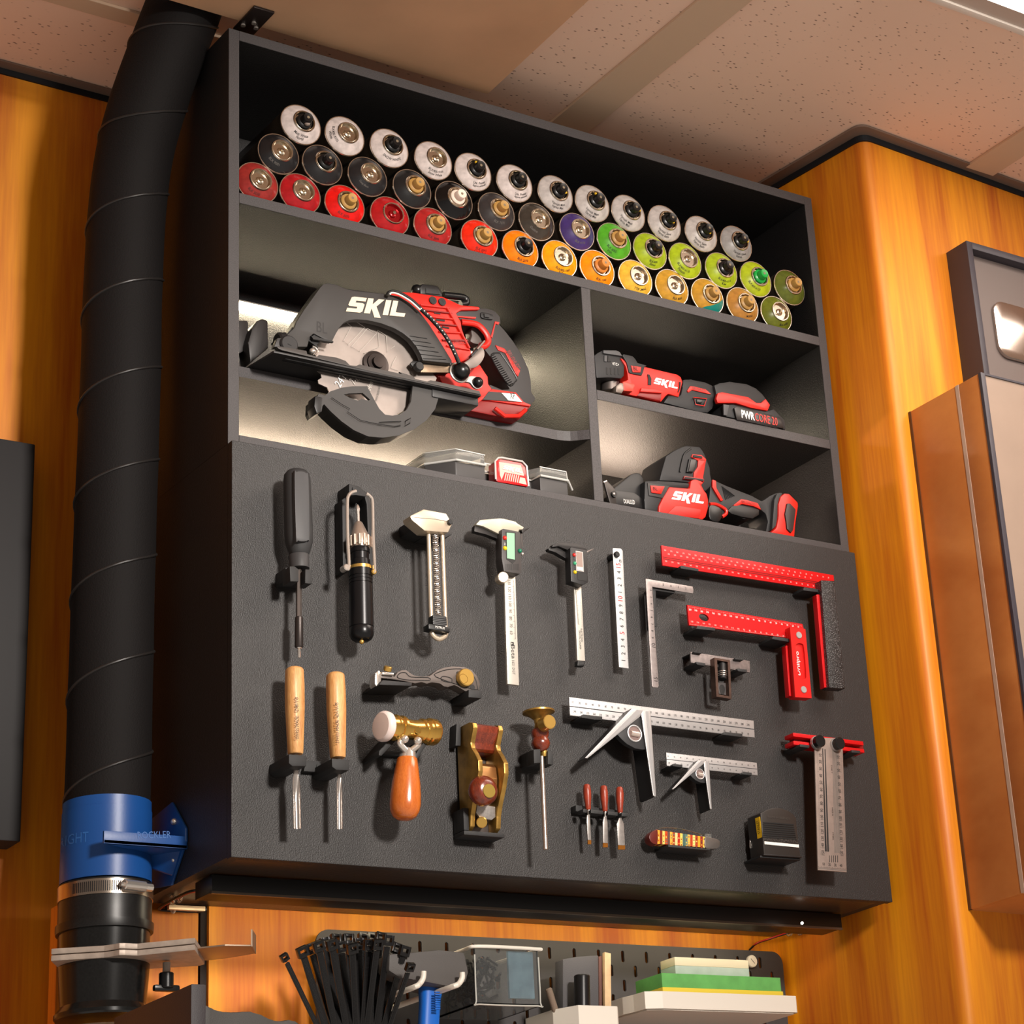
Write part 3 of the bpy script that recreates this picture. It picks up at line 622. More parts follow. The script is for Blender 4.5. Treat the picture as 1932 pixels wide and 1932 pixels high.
for (x, y), c in (((1134, 545), (190, 36, 30)), ((1140, 625), (60, 150, 110)), ((1142, 710), (210, 180, 30))):
    m = MB(); m.ball(zB((x, y), -.036), .0026, mat('key_%d' % c[0], c, .35), 12); m.build('button', hs)
m = MB(); flat(m, zB, [(1168, 715), (1255, 728), (1258, 795), (1170, 782)], -.0364, .001, BLK)
for a, b in (((1134, 590), (1134, 572)), ((1140, 680), (1140, 650)), ((1143, 765), (1143, 735))): m.cyl(zB(a, -.0362), zB(b, -.0362), .0005, GRY, 6)
m.build('ribbed_pad', hs)
m = MB(); flat(m, zB, smooth2([(1094, 770), (1092, 700), (1104, 668), (1110, 780)], 3), -.030, .006, GRY); m.build('thumb_grip', t)

# steel ruler on a peg
t = thing('steel_ruler', 'narrow steel ruler with black and red numbers hanging from a peg', 'ruler', zB((1550, 540), -.001))
Y = -.016
m = MB(); flat(m, zB, [(1505, 486), (1512, 478), (1582, 482), (1600, 502), (1658, 1632), (1566, 1620)], Y, .0012, mat('matt_steel_rule', (186, 186, 186), .5, metal=.3), .0002)
ticks(m, zB, (1600, 560), (1657, 1610), (1590, 560), Y, 150, GI, .0001, 10, .5, 1); m.build('blade', t)
m = MB(); RN = mat('red_print', (176, 20, 20), .6)
for s, x, y in (('1', 1607, 1557), ('2', 1606, 1490), ('3', 1602, 1422), ('4', 1599, 1358), ('5', 1595, 1293), ('6', 1590, 1227), ('7', 1590, 1160), ('8', 1586, 1098), ('9', 1580, 1030), ('10', 1577, 962), ('1', 1574, 902), ('2', 1571, 835), ('3', 1567, 770), ('4', 1563, 710), ('15', 1558, 645)):
    rd = s in ('5', '10', '15'); hh = .0075 if rd else .0062; L = hh * text_mesh(s)[2] * .85; c = zB((x, y), Y)
    m.text(s, c + Vector((hh / 2, 0, -L / 2)), c + Vector((hh / 2, 0, L / 2)), RN if rd else INK, h=hh, lift=.0003)
wt(m, zB, 'cm', (1590, 620), (1588, 590), Y, INK, .004); m.build('numbers', t, 0)
pg = zB((1552, 535), -.020); one(MB().disc(Vector((pg.x, -.0002, pg.z)), .0042, .020, BLK, 20, bevel=.001), 'peg', 'small black peg holding up the narrow steel ruler', 'peg', (pg.x, 0, pg.z))

# small steel L square
t = thing('small_square', 'thin steel L-shaped square with engraved scale, right of the steel ruler', 'square', zC((170, 400), -.002))
m = MB(); flat(m, zC, [(148, 355), (490, 412), (496, 440), (494, 458), (486, 461), (196, 413), (212, 700), (243, 1138), (236, 1149), (202, 1146), (195, 1138)], -.022, .0016, mat('etched_steel', (158, 148, 146), .42, metal=.6, var=.06, vscale=200), .0002)
ticks(m, zC, (205, 460), (236, 1100), (195, 460), -.022, 120, INK, .0001, 10, .5, 1)
numbers(m, zC, (186, 440), (198, 785), -.022, [2, 3, 4, 5, 6, 7, 8, 9], .0034, INK, PI / 2); numbers(m, zC, (204, 840), (204, 842), -.022, [10], .006, INK, -PI / 2); numbers(m, zC, (221, 1088), (221, 1089), -.022, [15], .006, INK, -PI / 2)
numbers(m, zC, (276, 398), (440, 425), -.022, [5, 4, 3, 2], .0034, INK, 0); m.build('blade', t)
hk = thing('tool_holder', 'dark corner holder inside the thin steel L-shaped square', 'tool holder', zC((230, 440), 0))
m = MB(); flat(m, zC, [(198, 416), (360, 440), (358, 462), (222, 441), (230, 702), (214, 704)], -.018, .018, DK, .0006); m.build('body', hk)

# long red square with black grip
t = thing('long_red_square', 'long red perforated ruler square with glittery black stock, top right of board', 'square', zC((900, 250), -.003))
Y = -.020
m = MB(); flat(m, zC, [(262, 112), (1517, 329), (1522, 372), (1425, 366), (1415, 430), (272, 256)], Y, .003, REDA, .0003)
PK = mat('pale_pink_print', (238, 176, 170), .6)
for (a, b, n, s0) in (((288, 148), (1480, 348), 29, 300), ((315, 176), (1350, 350), 25, 290), ((296, 228), (1370, 408), 26, 300)):
    numbers(m, zC, a, b, Y, [str(s0 - 10 * k) for k in range(n)], .0022, PK, None, .55)
A0, B0 = zC((272, 192), Y - .0002), zC((1412, 378), Y - .0002)
for k in range(150):
    for dz in (0, .0026):
        p = A0 + (B0 - A0) * (k / 150) - Vector((0, 0, dz)); m.add([p, p + Vector((.0022, 0, -.00035)), p + Vector((.0022, 0, -.0015)), p + Vector((0, 0, -.0012))], [(0, 1, 2, 3)], REDD)
m.tube([zC((270, 256), Y), zC((1412, 430), Y)], .0008, REDA, smooth=False, seg=6); m.build('blade', t)
m = MB(); flat(m, zC, [(1393, 470), (1428, 470), (1480, 1146), (1450, 1148)], -.028, .010, REDA, .0006); m.build('rail', t)
def glitter():
    g = laminate('glitter_black', (16, 16, 17), .35, .9, 900); nt = g.node_tree; b = nt.nodes['Principled BSDF']
    tc = nt.nodes.new('ShaderNodeTexCoord'); v = nt.nodes.new('ShaderNodeTexVoronoi'); v.inputs['Scale'].default_value = 620
    cr = nt.nodes.new('ShaderNodeValToRGB'); cr.color_ramp.elements[0].position = .16; cr.color_ramp.elements[0].color = (.30, .30, .30, 1); cr.color_ramp.elements[1].position = .30; cr.color_ramp.elements[1].color = (.006, .006, .007, 1)
    nt.links.new(tc.outputs['Object'], v.inputs['Vector']); nt.links.new(v.outputs['Distance'], cr.inputs[0]); nt.links.new(cr.outputs[0], b.inputs['Base Color']); return g
m = MB(); flat(m, zC, [(1425, 366), (1524, 370), (1604, 1156), (1486, 1148)], -.034, .016, glitter(), .0012); m.build('stock', t)
def lugs(label, pts, Y0, loc, z=zC):
    hk = thing('tool_holder', label, 'tool holder', z(loc, 0)); 
    for q in pts:
        m = MB(); flat(m, z, q, Y0, -Y0, DK, .0008); m.build('lug', hk)
lugs('pair of dark lugs under the long red ruler', [[(400, 262), (410, 258), (534, 282), (534, 302), (404, 280)], [(1302, 416), (1424, 432), (1424, 456), (1296, 440)]], -.026, (900, 360))

# shorter red square with written stock
t = thing('red_try_square', 'shorter red square with white lettering on its stock, below the long red square', 'square', zC((1250, 700), -.003))
Y = -.024
m = MB(); hole = [zC((572 + 36 * math.cos(a), 637 + 26 * math.sin(a) + 10 * math.cos(a)), Y) for a in [k * PI / 10 for k in range(20)]]
m.holed(zC.w([(450, 545), (1290, 685), (1300, 722), (1200, 716), (1196, 788), (464, 693)], Y), [hole], .003, mat('red_blade', (196, 18, 22), .4, metal=.35, bump=.1))
for a, b, c, n in (((462, 556), (1282, 694), (463, 566), 100), ((474, 690), (1180, 784), (473, 680), 90)): ticks(m, zC, a, b, c, Y, n, PK, .00013, 5, .6, 1)
numbers(m, zC, (470, 580), (1260, 706), Y, [str(200 - 10 * k) for k in range(20)], .0026, WHT, None, .6); numbers(m, zC, (485, 668), (1150, 772), Y, [str(180 - 10 * k) for k in range(17)], .0024, PK, None, .6); m.build('blade', t)
m = MB(); flat(m, zC, [(1168, 842), (1250, 835), (1290, 1222), (1196, 1210)], -.028, .010, REDA, .0008)
RS = mat('red_stock', (196, 22, 18), .42, metal=.2)
slot = [(1268, 850)] + [(1268 + 36 * math.sin(a) * 1 + 0, 850 - 22 * math.sin(a)) for a in ()]
sl = smooth2([(1240, 870), (1252, 830), (1285, 828), (1302, 860), (1318, 1050), (1310, 1085), (1280, 1092), (1262, 1060)], 4)
flat(m, zC, [(1200, 706), (1312, 722), (1358, 1226), (1238, 1218)], -.0355, .014, RS, .0006)
m.holed(zC.w([(1200, 706), (1312, 722), (1358, 1226), (1238, 1218)], -.0385), [zC.w(sl, -.0385)], .0031, RS); st = m.build('stock', t)
for q in ((1262, 768), (1297, 1165)):
    m = MB(); m.disc(zC(q, -.0380), .0050, .0020, ALU, 22, bevel=.0006); m.build('rivet', st)
m = MB(); wt(m, zC, 'Drillpro', (1282, 1062), (1268, 888), -.0362, WHT, .0080, .0006); m.build('lettering', st, 0)
lugs('pair of dark lugs under the shorter red square', [[(526, 697), (655, 712), (655, 735), (516, 720)], [(1076, 774), (1203, 793), (1203, 818), (1070, 795)]], -.032, (800, 760))

# small double square
BZM = mat('bronzed_steel', (96, 76, 68), .38, metal=.8, var=.1, vscale=150)
t = thing('double_square', 'small T-shaped double square with dark steel open frame stock', 'square', zC((700, 950), -.002))
m = MB(); flat(m, zC, [(475, 888), (906, 955), (908, 1038), (478, 966)], -.022, .0025, mat('grey_etched_steel', (132, 122, 120), .42, metal=.6, var=.08, vscale=200), .0002)
ticks(m, zC, (478, 892), (900, 958), (478, 905), -.022, 60, INK, .0001, 10, .5, 1); ticks(m, zC, (482, 964), (900, 1030), (482, 950), -.022, 60, INK, .0001, 10, .5, 1); m.build('blade', t)
m = MB(); m.holed(zC.w([(648, 930), (762, 948), (774, 1232), (664, 1214)], -.032), [zC.w([(668, 948), (746, 962), (757, 1212), (680, 1198)], -.032)], .011, BZM); st = m.build('stock', t)
m = MB(); m.cyl(zC((703, 975), -.024), zC((706, 1090), -.027), .0062, BLK, 20, .001)
for k in (1035, 1050, 1064): 
    c = zC((704, k), -.026); m.tube([c + Vector((.0064 * math.cos(a), .0064 * math.sin(a), 0)) for a in [i * PI / 10 for i in range(20)]], .0005, CHR, closed=True, smooth=False, seg=5)
m.build('clamp_screw', st)
m = MB(); flat(m, zC, [(672, 1110), (752, 1118), (756, 1206), (682, 1194)], -.025, .003, mat('greyish_web', (66, 62, 62), .5)); m.prism(zC.w(smooth2([(686, 1150), (695, 1128), (715, 1132), (726, 1160), (718, 1195), (698, 1195)], 3), -.0253), .001, INK); m.build('web', st)
lugs('four small dark lugs around the small double square', [[(516, 960), (584, 970), (584, 992), (526, 982), (516, 972)], [(818, 1008), (888, 1016), (888, 1038), (826, 1030), (816, 1020)], [(500, 884), (562, 892), (560, 900), (500, 892)], [(800, 932), (862, 940), (860, 950), (800, 942)]], -.028, (700, 990))

# center squares: the small one repeats the large one at another size
def center_square(ruler, aff, lab, holders, depth, num):
    t = thing('center_square', lab, 'square', zE(aff((1080, 260)), -.004))
    W = lambda pts, Y: [zE(aff(p), Y) for p in pts]
    s = depth / .022
    m = MB(); Y = -.020; m.prism(zE.w(ruler, Y), .0026, ALU, .0002)
    r = [Vector(p + (0,)) for p in ruler]; mid = lambda a, b, k: tuple((a + (b - a) * k)[:2])
    g0 = mid(r[0], r[3], .5); g1 = mid(r[1], r[2], .5); m.tube([zE(g0, Y - .0002), zE(g1, Y - .0002)], .0006 * s, GRY, smooth=False, seg=4)
    ticks(m, zE, ruler[0], ruler[1], mid(r[0], r[3], .10), Y, num * 5, GI, .0001, 5, .5, 1); ticks(m, zE, ruler[3], ruler[2], mid(r[3], r[0], .10), Y, num * 5, GI, .0001, 5, .5, 1)
    numbers(m, zE, mid(r[0], r[1], .02)[0:1] + (mid(r[0], r[1], .02)[1] + (r[3].y - r[0].y) * .26,), (mid(r[0], r[1], .97)[0], mid(r[0], r[1], .97)[1] + (r[3].y - r[0].y) * .26), Y, [str(10 * (k + 1)) for k in range(num)], .0030 * s, INK, None, .5)
    numbers(m, zE, (mid(r[0], r[1], .03)[0], mid(r[0], r[1], .03)[1] + (r[3].y - r[0].y) * .76), (mid(r[0], r[1], .97)[0], mid(r[0], r[1], .97)[1] + (r[3].y - r[0].y) * .76), Y, [str(10 * (num - k)) for k in range(num)], .0028 * s, INK, None, .5)
    m.build('blade', t)
    Yf = -.020 - depth * .9
    SD = mat('arm_side_black', (30, 29, 30), .45)
    m = MB()
    m.prism(W([(975, 180), (1046, 196), (1034, 236), (655, 541), (633, 541)], Yf + .0015), depth * .85, SD)
    m.prism(W([(1046, 196), (1110, 200), (1153, 820), (1146, 824), (1130, 816), (1050, 235)], Yf + .0015), depth * .85 + .012, SD)
    m.build('arm_sides', t)
    m = MB(); m.prism(W([(975, 180), (1060, 192), (1034, 240), (652, 543), (633, 541)], Yf), .0018, ALU, .0004)
    m.prism(W([(1040, 192), (1110, 200), (1152, 818), (1144, 824), (1131, 815), (1046, 238)], Yf), .0018, ALU, .0004)
    m.prism(W([(1010, 190), (1042, 196), (1000, 250), (672, 527)], Yf - .0006), .001, mat('bright_groove', (214, 214, 216), .3, metal=.8)); m.prism(W([(1078, 200), (1094, 202), (1142, 790), (1138, 800)], Yf - .0006), .001, MATS['bright_groove']); m.build('arms', t)
    m = MB(); m.prism(W([(1030, 244), (1048, 246), (1078, 478), (1050, 480), (1000, 472), (940, 440), (900, 405), (868, 368)], Yf + .003), .008, mat('black_web', (36, 36, 38), .5), .0006); wb = m.build('web', t)
    c = zE(aff((992, 364)), Yf + .003); rr = .0106 * s
    m = MB(); m.tube([c + Vector((rr * math.cos(a), -.0006, rr * math.sin(a))) for a in [k * PI / 16 for k in range(32)]], .0012 * s, ALU, closed=True, smooth=False, seg=8)
    m.disc(c + Vector((0, .001, 0)), rr, .0012, mat('vial_seat', (120, 100, 96), .4), 28); m.build('vial_ring', wb)
    m = MB(); m.cyl(c + Vector((-rr * .62, -.001, 0)), c + Vector((rr * .62, -.001, -.001)), rr * .36, mat('vial_glass', (206, 190, 180), .15, metal=.5), 16, .0006); m.build('level_vial', wb)
    for q in holders[0]: pass
    hk = thing('tool_holder', holders[1], 'tool holder', zE(holders[0][0][0], 0))
    for q in holders[0]:
        m = MB(); m.prism(zE.w(q, -.026), .026, DK, .0008); m.build('lug', hk)
center_square([(517, 97), (1862, 270), (1870, 393), (525, 230)], lambda p: p, 'large aluminium combination square with long ruler and level vial', ([[(612, 228), (622, 223), (760, 238), (760, 264), (700, 262), (604, 246)], [(1648, 352), (1658, 350), (1782, 364), (1780, 390), (1640, 372)]], 'pair of dark lugs under the large aluminium ruler'), .022, 29)
Ms = Matrix(((1075 - 642, 1140 - 642), (195 - 540, 820 - 540))).inverted()
def aff(p):
    v = Ms @ Vector((p[0] - 642, p[1] - 540)); return (1272 + v.x * (1516 - 1272) + v.y * (1551 - 1272), 768 + v.x * (562 - 768) + v.y * (914 - 768))
center_square([(1225, 502), (1885, 576), (1892, 668), (1230, 598)], aff, 'small aluminium combination square, lower right of the large one', ([[(1272, 588), (1280, 582), (1344, 590), (1344, 612), (1270, 600)], [(1782, 646), (1790, 640), (1850, 648), (1850, 670), (1776, 660)]], 'pair of dark lugs under the small aluminium ruler'), .014, 15)

# two wood-handled gouges and their holder
for k, (x0, y0, x1, y1, xs, wd, txt, lab) in enumerate(((304, 122, 312, 778, 316, 32, 'D8/10', 'left wooden-handled carving gouge with the wide blade'), (614, 163, 634, 806, 646, 24, 'D11/5', 'right wooden-handled carving gouge with the narrow blade'))):
    t = thing('carving_gouge', lab, 'gouge', zD((x1, y1), -.002), 'carving gouges')
    Y = -.034; e = y1 - y0
    m = MB(); m.lpx(zD, (x0, y0), (x1, y1), Y, [(y0, 50), (y0 + 8, 60), (y0 + 20, 66), (y0 + e * .2, 70), (y0 + e * .45, 70), (y0 + e * .75, 62), (y1 - 10, 55), (y1, 50)], ASH, 8 if False else 40, n=2.5); hd = m.build('handle', t)
    m = MB(); Yt = -.0463; xo = 22 if k == 0 else 16
    wt(m, zD, 'SWISS MADE', (x0 + xo + 12, y0 + (540 if k == 0 else 532)), (x0 + xo + 10, y0 + (365 if k == 0 else 355)), Yt, INK, .0042); wt(m, zD, txt, (x0 + xo + 10, y0 + 330), (x0 + xo + 6, y0 + 222), Yt, INK, .0044); m.build('lettering', hd, 0)
    # hollow blade
    Yb = -.032; A = zD((xs - 2, y1 + 60), Yb); B = zD((xs + (10 if k == 0 else 2), 1338 if k == 0 else 1342), Yb); L = (B - A).length; ax = (B - A).normalized()
    m = MB(); m.cyl(zD((xs - 3, y1 - 5), Yb), A + ax * .004, .0034, STL, 12)
    vs = []; fs = []; n = 14; R0 = zD.r(wd, A)
    for i in range(15):
        f = i / 14; w_ = R0 * (.35 + .65 * min(1, f * 3)) ; op = min(1, f * 2.2)
        for j in range(n + 1):
            a = PI * (j / n); r_ = w_
            p = A + ax * (f * L) + Vector((math.cos(a) * r_, math.sin(a) * r_ * .9 * (1) - (1 - op) * r_ * .9 * math.sin(a) * 1.6, 0))
            vs.append(p)
        for j in range(n + 1):
            a = PI * (j / n); r_ = w_ - .0007; op2 = op
            vs.append(A + ax * (f * L) + Vector((math.cos(a) * r_, math.sin(a) * r_ * .9 - (1 - op) * r_ * .9 * math.sin(a) * 1.6 - .0004, 0)))
    S = 2 * (n + 1)
    for i in range(14):
        for j in range(n):
            b0_ = i * S + j; fs.append((b0_, b0_ + 1, b0_ + 1 + S, b0_ + S)); c0_ = b0_ + n + 1; fs.append((c0_, c0_ + S, c0_ + 1 + S, c0_ + 1))
        for j in (0, n): fs.append((i * S + j, (i + 1) * S + j, (i + 1) * S + j + n + 1, i * S + j + n + 1))
    m.add(vs, fs, mat('polished_steel', (204, 196, 190), .2, metal=.85)); m.build('blade', t)
hk = thing('tool_holder', 'black double socket holder joining the two carving gouges', 'tool holder', zD((480, 880), 0))
for q in ([(262, 776), (396, 784), (395, 868), (290, 868), (262, 846)], [(588, 808), (722, 818), (720, 900), (622, 896), (590, 872)]):
    m = MB(); flat(m, zD, q, -.050, .050, DK, .0012); m.build('socket', hk)
m = MB(); flat(m, zD, [(395, 824), (545, 828), (545, 916), (375, 906)], -.008, .008, DK, .0006); bp = m.build('back_plate', hk)
m = MB(); m.disc(zD((494, 870), -.008), .0042, .0012, BLK, 16); m.build('screw', bp)

# grey sculpted knife-like tool with brass knob
t = thing('trimming_knife', 'grey sculpted metal trimming knife lying level with round brass knob', 'knife', zD((1300, 230), -.003))
GM = mat('grey_cast_metal', (96, 88, 84), .42, metal=.45)
ol = [(955, 150), (985, 158), (1040, 172), (1062, 188), (1090, 150), (1120, 136), (1155, 136), (1185, 160), (1215, 178), (1270, 186), (1330, 182), (1390, 136), (1440, 118), (1500, 108), (1590, 112), (1650, 135), (1695, 185), (1716, 245), (1708, 290), (1650, 300), (1600, 298), (1560, 272), (1520, 252), (1470, 268), (1440, 262), (1410, 240), (1350, 232), (1310, 242), (1270, 230), (1220, 240), (1150, 224), (1050, 208), (955, 198)]
m = MB(); m.prism(zD.w(ol, -.034), .016, GM, .0012); bd = m.build('body', t)
m = MB(); inn = smooth2([(1085, 185), (1110, 160), (1150, 158), (1190, 190), (1320, 195), (1330, 215), (1250, 215), (1160, 212), (1100, 200)], 3); m.tube([zD(p, -.0342) for p in inn], .0005, INK, closed=True, smooth=False, seg=5)
inn = smooth2([(1380, 190), (1410, 150), (1500, 130), (1600, 135), (1670, 190), (1690, 250), (1670, 285)], 3); m.tube([zD(p, -.0342) for p in inn], .0005, INK, closed=True, smooth=False, seg=5)
inn = smooth2([(1418, 195), (1440, 185), (1490, 198), (1502, 215), (1490, 232), (1440, 222), (1420, 212)], 3); m.tube([zD(p, -.0342) for p in inn], .0005, INK, closed=True, smooth=False, seg=5)
for q, r in (((1545, 160), .0022), ((1548, 238), .0022), ((1628, 245), .0022), ((1655, 268), .0036)): m.disc(zD(q, -.0341), r, .0004, INK, 12)
m.build('engraving', bd, 0)
m = MB(); m.disc(zD((1588, 203), -.034), .0112, .008, BRS, 32, bevel=.001); m.tube([zD((1588, 203), -.0421) + Vector((.006 * math.cos(a), 0, .006 * math.sin(a))) for a in [k * PI / 12 for k in range(24)]], .0003, BRD, closed=True, smooth=False, seg=4); m.build('knob', bd)
m = MB(); m.prism(zD.w([(918, 160), (945, 138), (965, 160), (962, 250), (925, 262), (916, 240)], -.034), .014, CHR, .001); m.prism(zD.w([(972, 150), (1060, 160), (1060, 178), (975, 172)], -.038), .012, CHR, .001); nz = m.build('blade_clamp', t)
m = MB(); m.disc(zD((1008, 146), -.034), .0050, .006, BRS, 18, (0, -.5, .86), .0006); m.build('brass_screw', nz)
hk = thing('tool_holder', 'pair of dark rests beneath the grey trimming knife', 'tool holder', zD((1100, 250), 0))
m = MB(); flat(m, zD, [(975, 212), (1198, 232), (1196, 258), (945, 250)], -.042, .042, DK, .001); m.build('rest', hk)
m = MB(); flat(m, zD, [(1628, 285), (1729, 292), (1726, 352), (1626, 344)], -.042, .042, DK, .001); m.build('rest', hk)

# brass hammer
t = thing('brass_hammer', 'small hammer with polished brass head, white face and orange wood handle', 'hammer', zD((1170, 640), -.004))
A = zD((1370, 612), -.040); B = zD((1000, 567), -.052); L = (B - A).length; R = lambda h: zD.r(h, A)
m = MB(); m.lathe(A, B, [(0, R(96)), (L * .03, R(103)), (L * .14, R(103)), (L * .16, R(94)), (L * .20, R(94)), (L * .24, R(80)), (L * .27, R(92)), (L * .30, R(92)), (L * .33, R(80)), (L * .50, R(74)), (L * .66, R(82)), (L * .68, R(96)), (L * .72, R(96)), (L * .74, R(86)), (L * .80, R(98)), (L * .84, R(98)), (L * .86, R(90)), (L * .95, R(88))], mat('mirror_brass', (230, 182, 92), .14, metal=.9), 48)
for q in (((1232, 600), .0046), ((1165, 572), .0036)): m.disc(zD(q[0], -.055), q[1], .004, MATS['mirror_brass'], 18, bevel=.0006)
m.build('head', t)
m = MB(); m.lathe(B - (B - A).normalized() * .004, B + (B - A), [(0, R(92)), (.003, R(112)), (.008, R(116)), (.0105, R(112)), (.0125, R(98)), (.0130, R(60))], mat('white_nylon', (226, 208, 202), .35), 40); m.build('nylon_face', t)
m = MB()
for a, b, c in (((1140, 650), (1105, 700), (1150, 750)), ((1240, 668), (1235, 715), (1188, 752))): m.tube(zD.w([a, ((a[0] + b[0]) / 2 + (6 if a[0] > 1200 else -10), (a[1] + b[1]) / 2), b, c], -.052), .0040, CHR, 5, 12)
m.ball(zD((1140, 662), -.055), .0052, CHR); m.ball(zD((1240, 676), -.055), .0052, CHR)
m.lpx(zD, (1170, 735), (1160, 812), -.046, [(735, 40), (745, 56), (800, 68), (812, 70)], CHR, 12); m.build('neck', t)
m = MB(); m.lpx(zD, (1160, 808), (1140, 1276), -.046, [(808, 72), (815, 78), (900, 92), (1000, 108), (1090, 116), (1160, 118), (1210, 110), (1250, 88), (1270, 56), (1276, 10)], CHER, 44); m.build('handle', t)
hk = thing('tool_holder', 'dark slanted cradle holding the brass hammer head', 'tool holder', zD((1130, 700), 0))
m = MB(); flat(m, zD, [(1060, 622), (1085, 640), (1082, 668), (965, 790), (945, 785), (948, 752)], -.040, .040, DK, .001); m.build('arm', hk)
m = MB(); flat(m, zD, [(1300, 650), (1328, 648), (1330, 672), (1240, 812), (1226, 806), (1222, 780)], -.040, .040, DK, .001); m.build('arm', hk)
m = MB(); flat(m, zD, [(990, 740), (1250, 770), (1240, 800), (980, 780)], -.008, .008, DK, .001); m.build('back_plate', hk)

# block plane
t = thing('block_plane', 'antique style brass block plane with dark wood infill and round knob', 'plane', zD((1690, 1340), -.004))
xl = zD((1566, 900), -.010).x; zt = zD((1600, 540), -.02).z; zb = zD((1600, 1335), -.02).z
xr = zD((1795, 930), -.010).x; zz = lambda y: zD((1650, y), -.03).z
prof = [(545, .034), (560, .042), (600, .044), (650, .040), (700, .036), (740, .037), (790, .044), (860, .052), (940, .052), (1040, .045), (1140, .036), (1230, .030), (1320, .028), (1345, .020)]
def side(x0, x1):
    m = MB(); m.prism([(x0, -.004, zz(545))] + [(x0, -h, zz(y)) for y, h in prof] + [(x0, -.004, zz(1345))], (x1 - x0, 0, 0), BRD, .0010); m.build('side_plate', t)
side(xl, xl + .0065); side(xr - .0065, xr)
m = MB(); m.box(xl + .0066, xr - .0066, -.010, -.004, zz(1345), zz(545), DST, .0005); m.build('sole', t)
xm = (xl + xr) / 2
pf = [(548, .034), (575, .043), (620, .041), (690, .033), (735, .032), (752, .028), (756, .012)]
m = MB(); m.prism([(xl + .0066, -.0102, zz(548))] + [(xl + .0066, -h, zz(y)) for y, h in pf] + [(xl + .0066, -.0102, zz(757))], (xr - xl - .0132, 0, 0), ROSE, .0008); m.build('wood_infill', t)
pc = [(835, .012), (838, .030), (870, .036), (960, .038), (1060, .036), (1085, .030), (1090, .012)]
m = MB(); m.prism([(xl + .008, -h, zz(y)) for y, h in pc], (xr - xl - .016, 0, 0), mat('warm_brass', (176, 130, 84), .32, metal=.9), .001); m.build('lever_cap', t)
kn = zD((1762, 1062), -.060)
m = MB(); m.lathe(kn + Vector((0, .028, .004)), kn + Vector((0, -.1, -.002)), [(0, .0085), (.006, .0085), (.010, .0150), (.018, .0190), (.025, .0180), (.031, .0130), (.033, .0095)], ROSE, 36); kb = m.build('knob', t)
m = MB(); m.disc(kn + Vector((.0008, -.0040, 0)), .0088, .0016, mat('pale_brass', (196, 166, 84), .3, metal=.9), 26, bevel=.0004); m.build('brass_inlay', kb)
m = MB(); m.prism([(xl + .010, -.030, zz(1150)), (xr - .008, -.030, zz(1160)), (xr - .007, -.028, zz(1235)), (xr - .012, -.027, zz(1258)), (xl + .015, -.027, zz(1250)), (xl + .009, -.028, zz(1215))], (0, .003, 0), STL, .0004); m.build('iron', t)
m = MB(); m.cyl(zD((1722, 1285), -.016), zD((1726, 1296), -.032), .0068, BRS, 24, .0008); m.build('adjuster', t)
hk = thing('tool_holder', 'pair of dark corner blocks holding the brass block plane', 'tool holder', zD((1600, 1360), 0))
m = MB(); flat(m, zD, [(1535, 545), (1568, 552), (1568, 712), (1528, 712)], -.016, .016, DK, .001); m.build('block', hk)
m = MB(); m.box(xl - .008, xr + .006, -.026, -.001, zz(1385), zz(1350), DK, .0015); m.box(xl - .008, xl - .0005, -.026, -.001, zz(1350), zz(1180), DK, .0012); m.build('block', hk)

# brass and rosewood depth tool
t = thing('marking_gauge', 'brass disc headed gauge with turned rosewood grip and long steel rod', 'gauge', zE((330, 480), -.004))
Y = -.040
m = MB(); m.lpx(zE, (293, 196), (303, 330), Y, [(196, 96), (202, 118), (214, 118), (222, 96), (236, 70), (262, 40), (290, 34), (315, 40), (330, 50)], BRD, 40); m.build('disc_head', t)
m = MB(); m.disc(zE((377, 276), -.066) + Vector((0, .016, 0)), .0092, .016, BRS, 30, bevel=.0008); m.build('side_knob', t)
m = MB(); m.lpx(zE, (302, 326), (312, 495), Y, [(326, 40), (335, 58), (358, 67), (382, 62), (398, 56), (415, 64), (440, 70), (465, 60), (485, 42), (495, 28)], ROSE, 40); m.build('grip', t)
m = MB(); m.lpx(zE, (332, 490), (334, 534), Y, [(490, 24), (492, 27), (530, 24), (534, 22)], BRS, 24); m.build('ferrule', t)
m = MB(); m.lpx(zE, (316, 530), (345, 1210), Y, [(530, 17), (1206, 18), (1210, 14)], mat('warm_steel', (192, 176, 164), .28, metal=.8), 20); m.build('rod', t)
hk = thing('tool_holder', 'black forked holder under the turned rosewood grip', 'tool holder', zE((330, 560), 0))
m = MB()
for q in ([(258, 478), (308, 476), (312, 576), (262, 580)], [(362, 488), (402, 486), (402, 592), (362, 586)]): flat(m, zE, q, -.048, .018, DK, .0008)
flat(m, zE, [(240, 485), (385, 492), (385, 590), (240, 580)], -.026, .026, DK, .0008); m.build('body', hk)

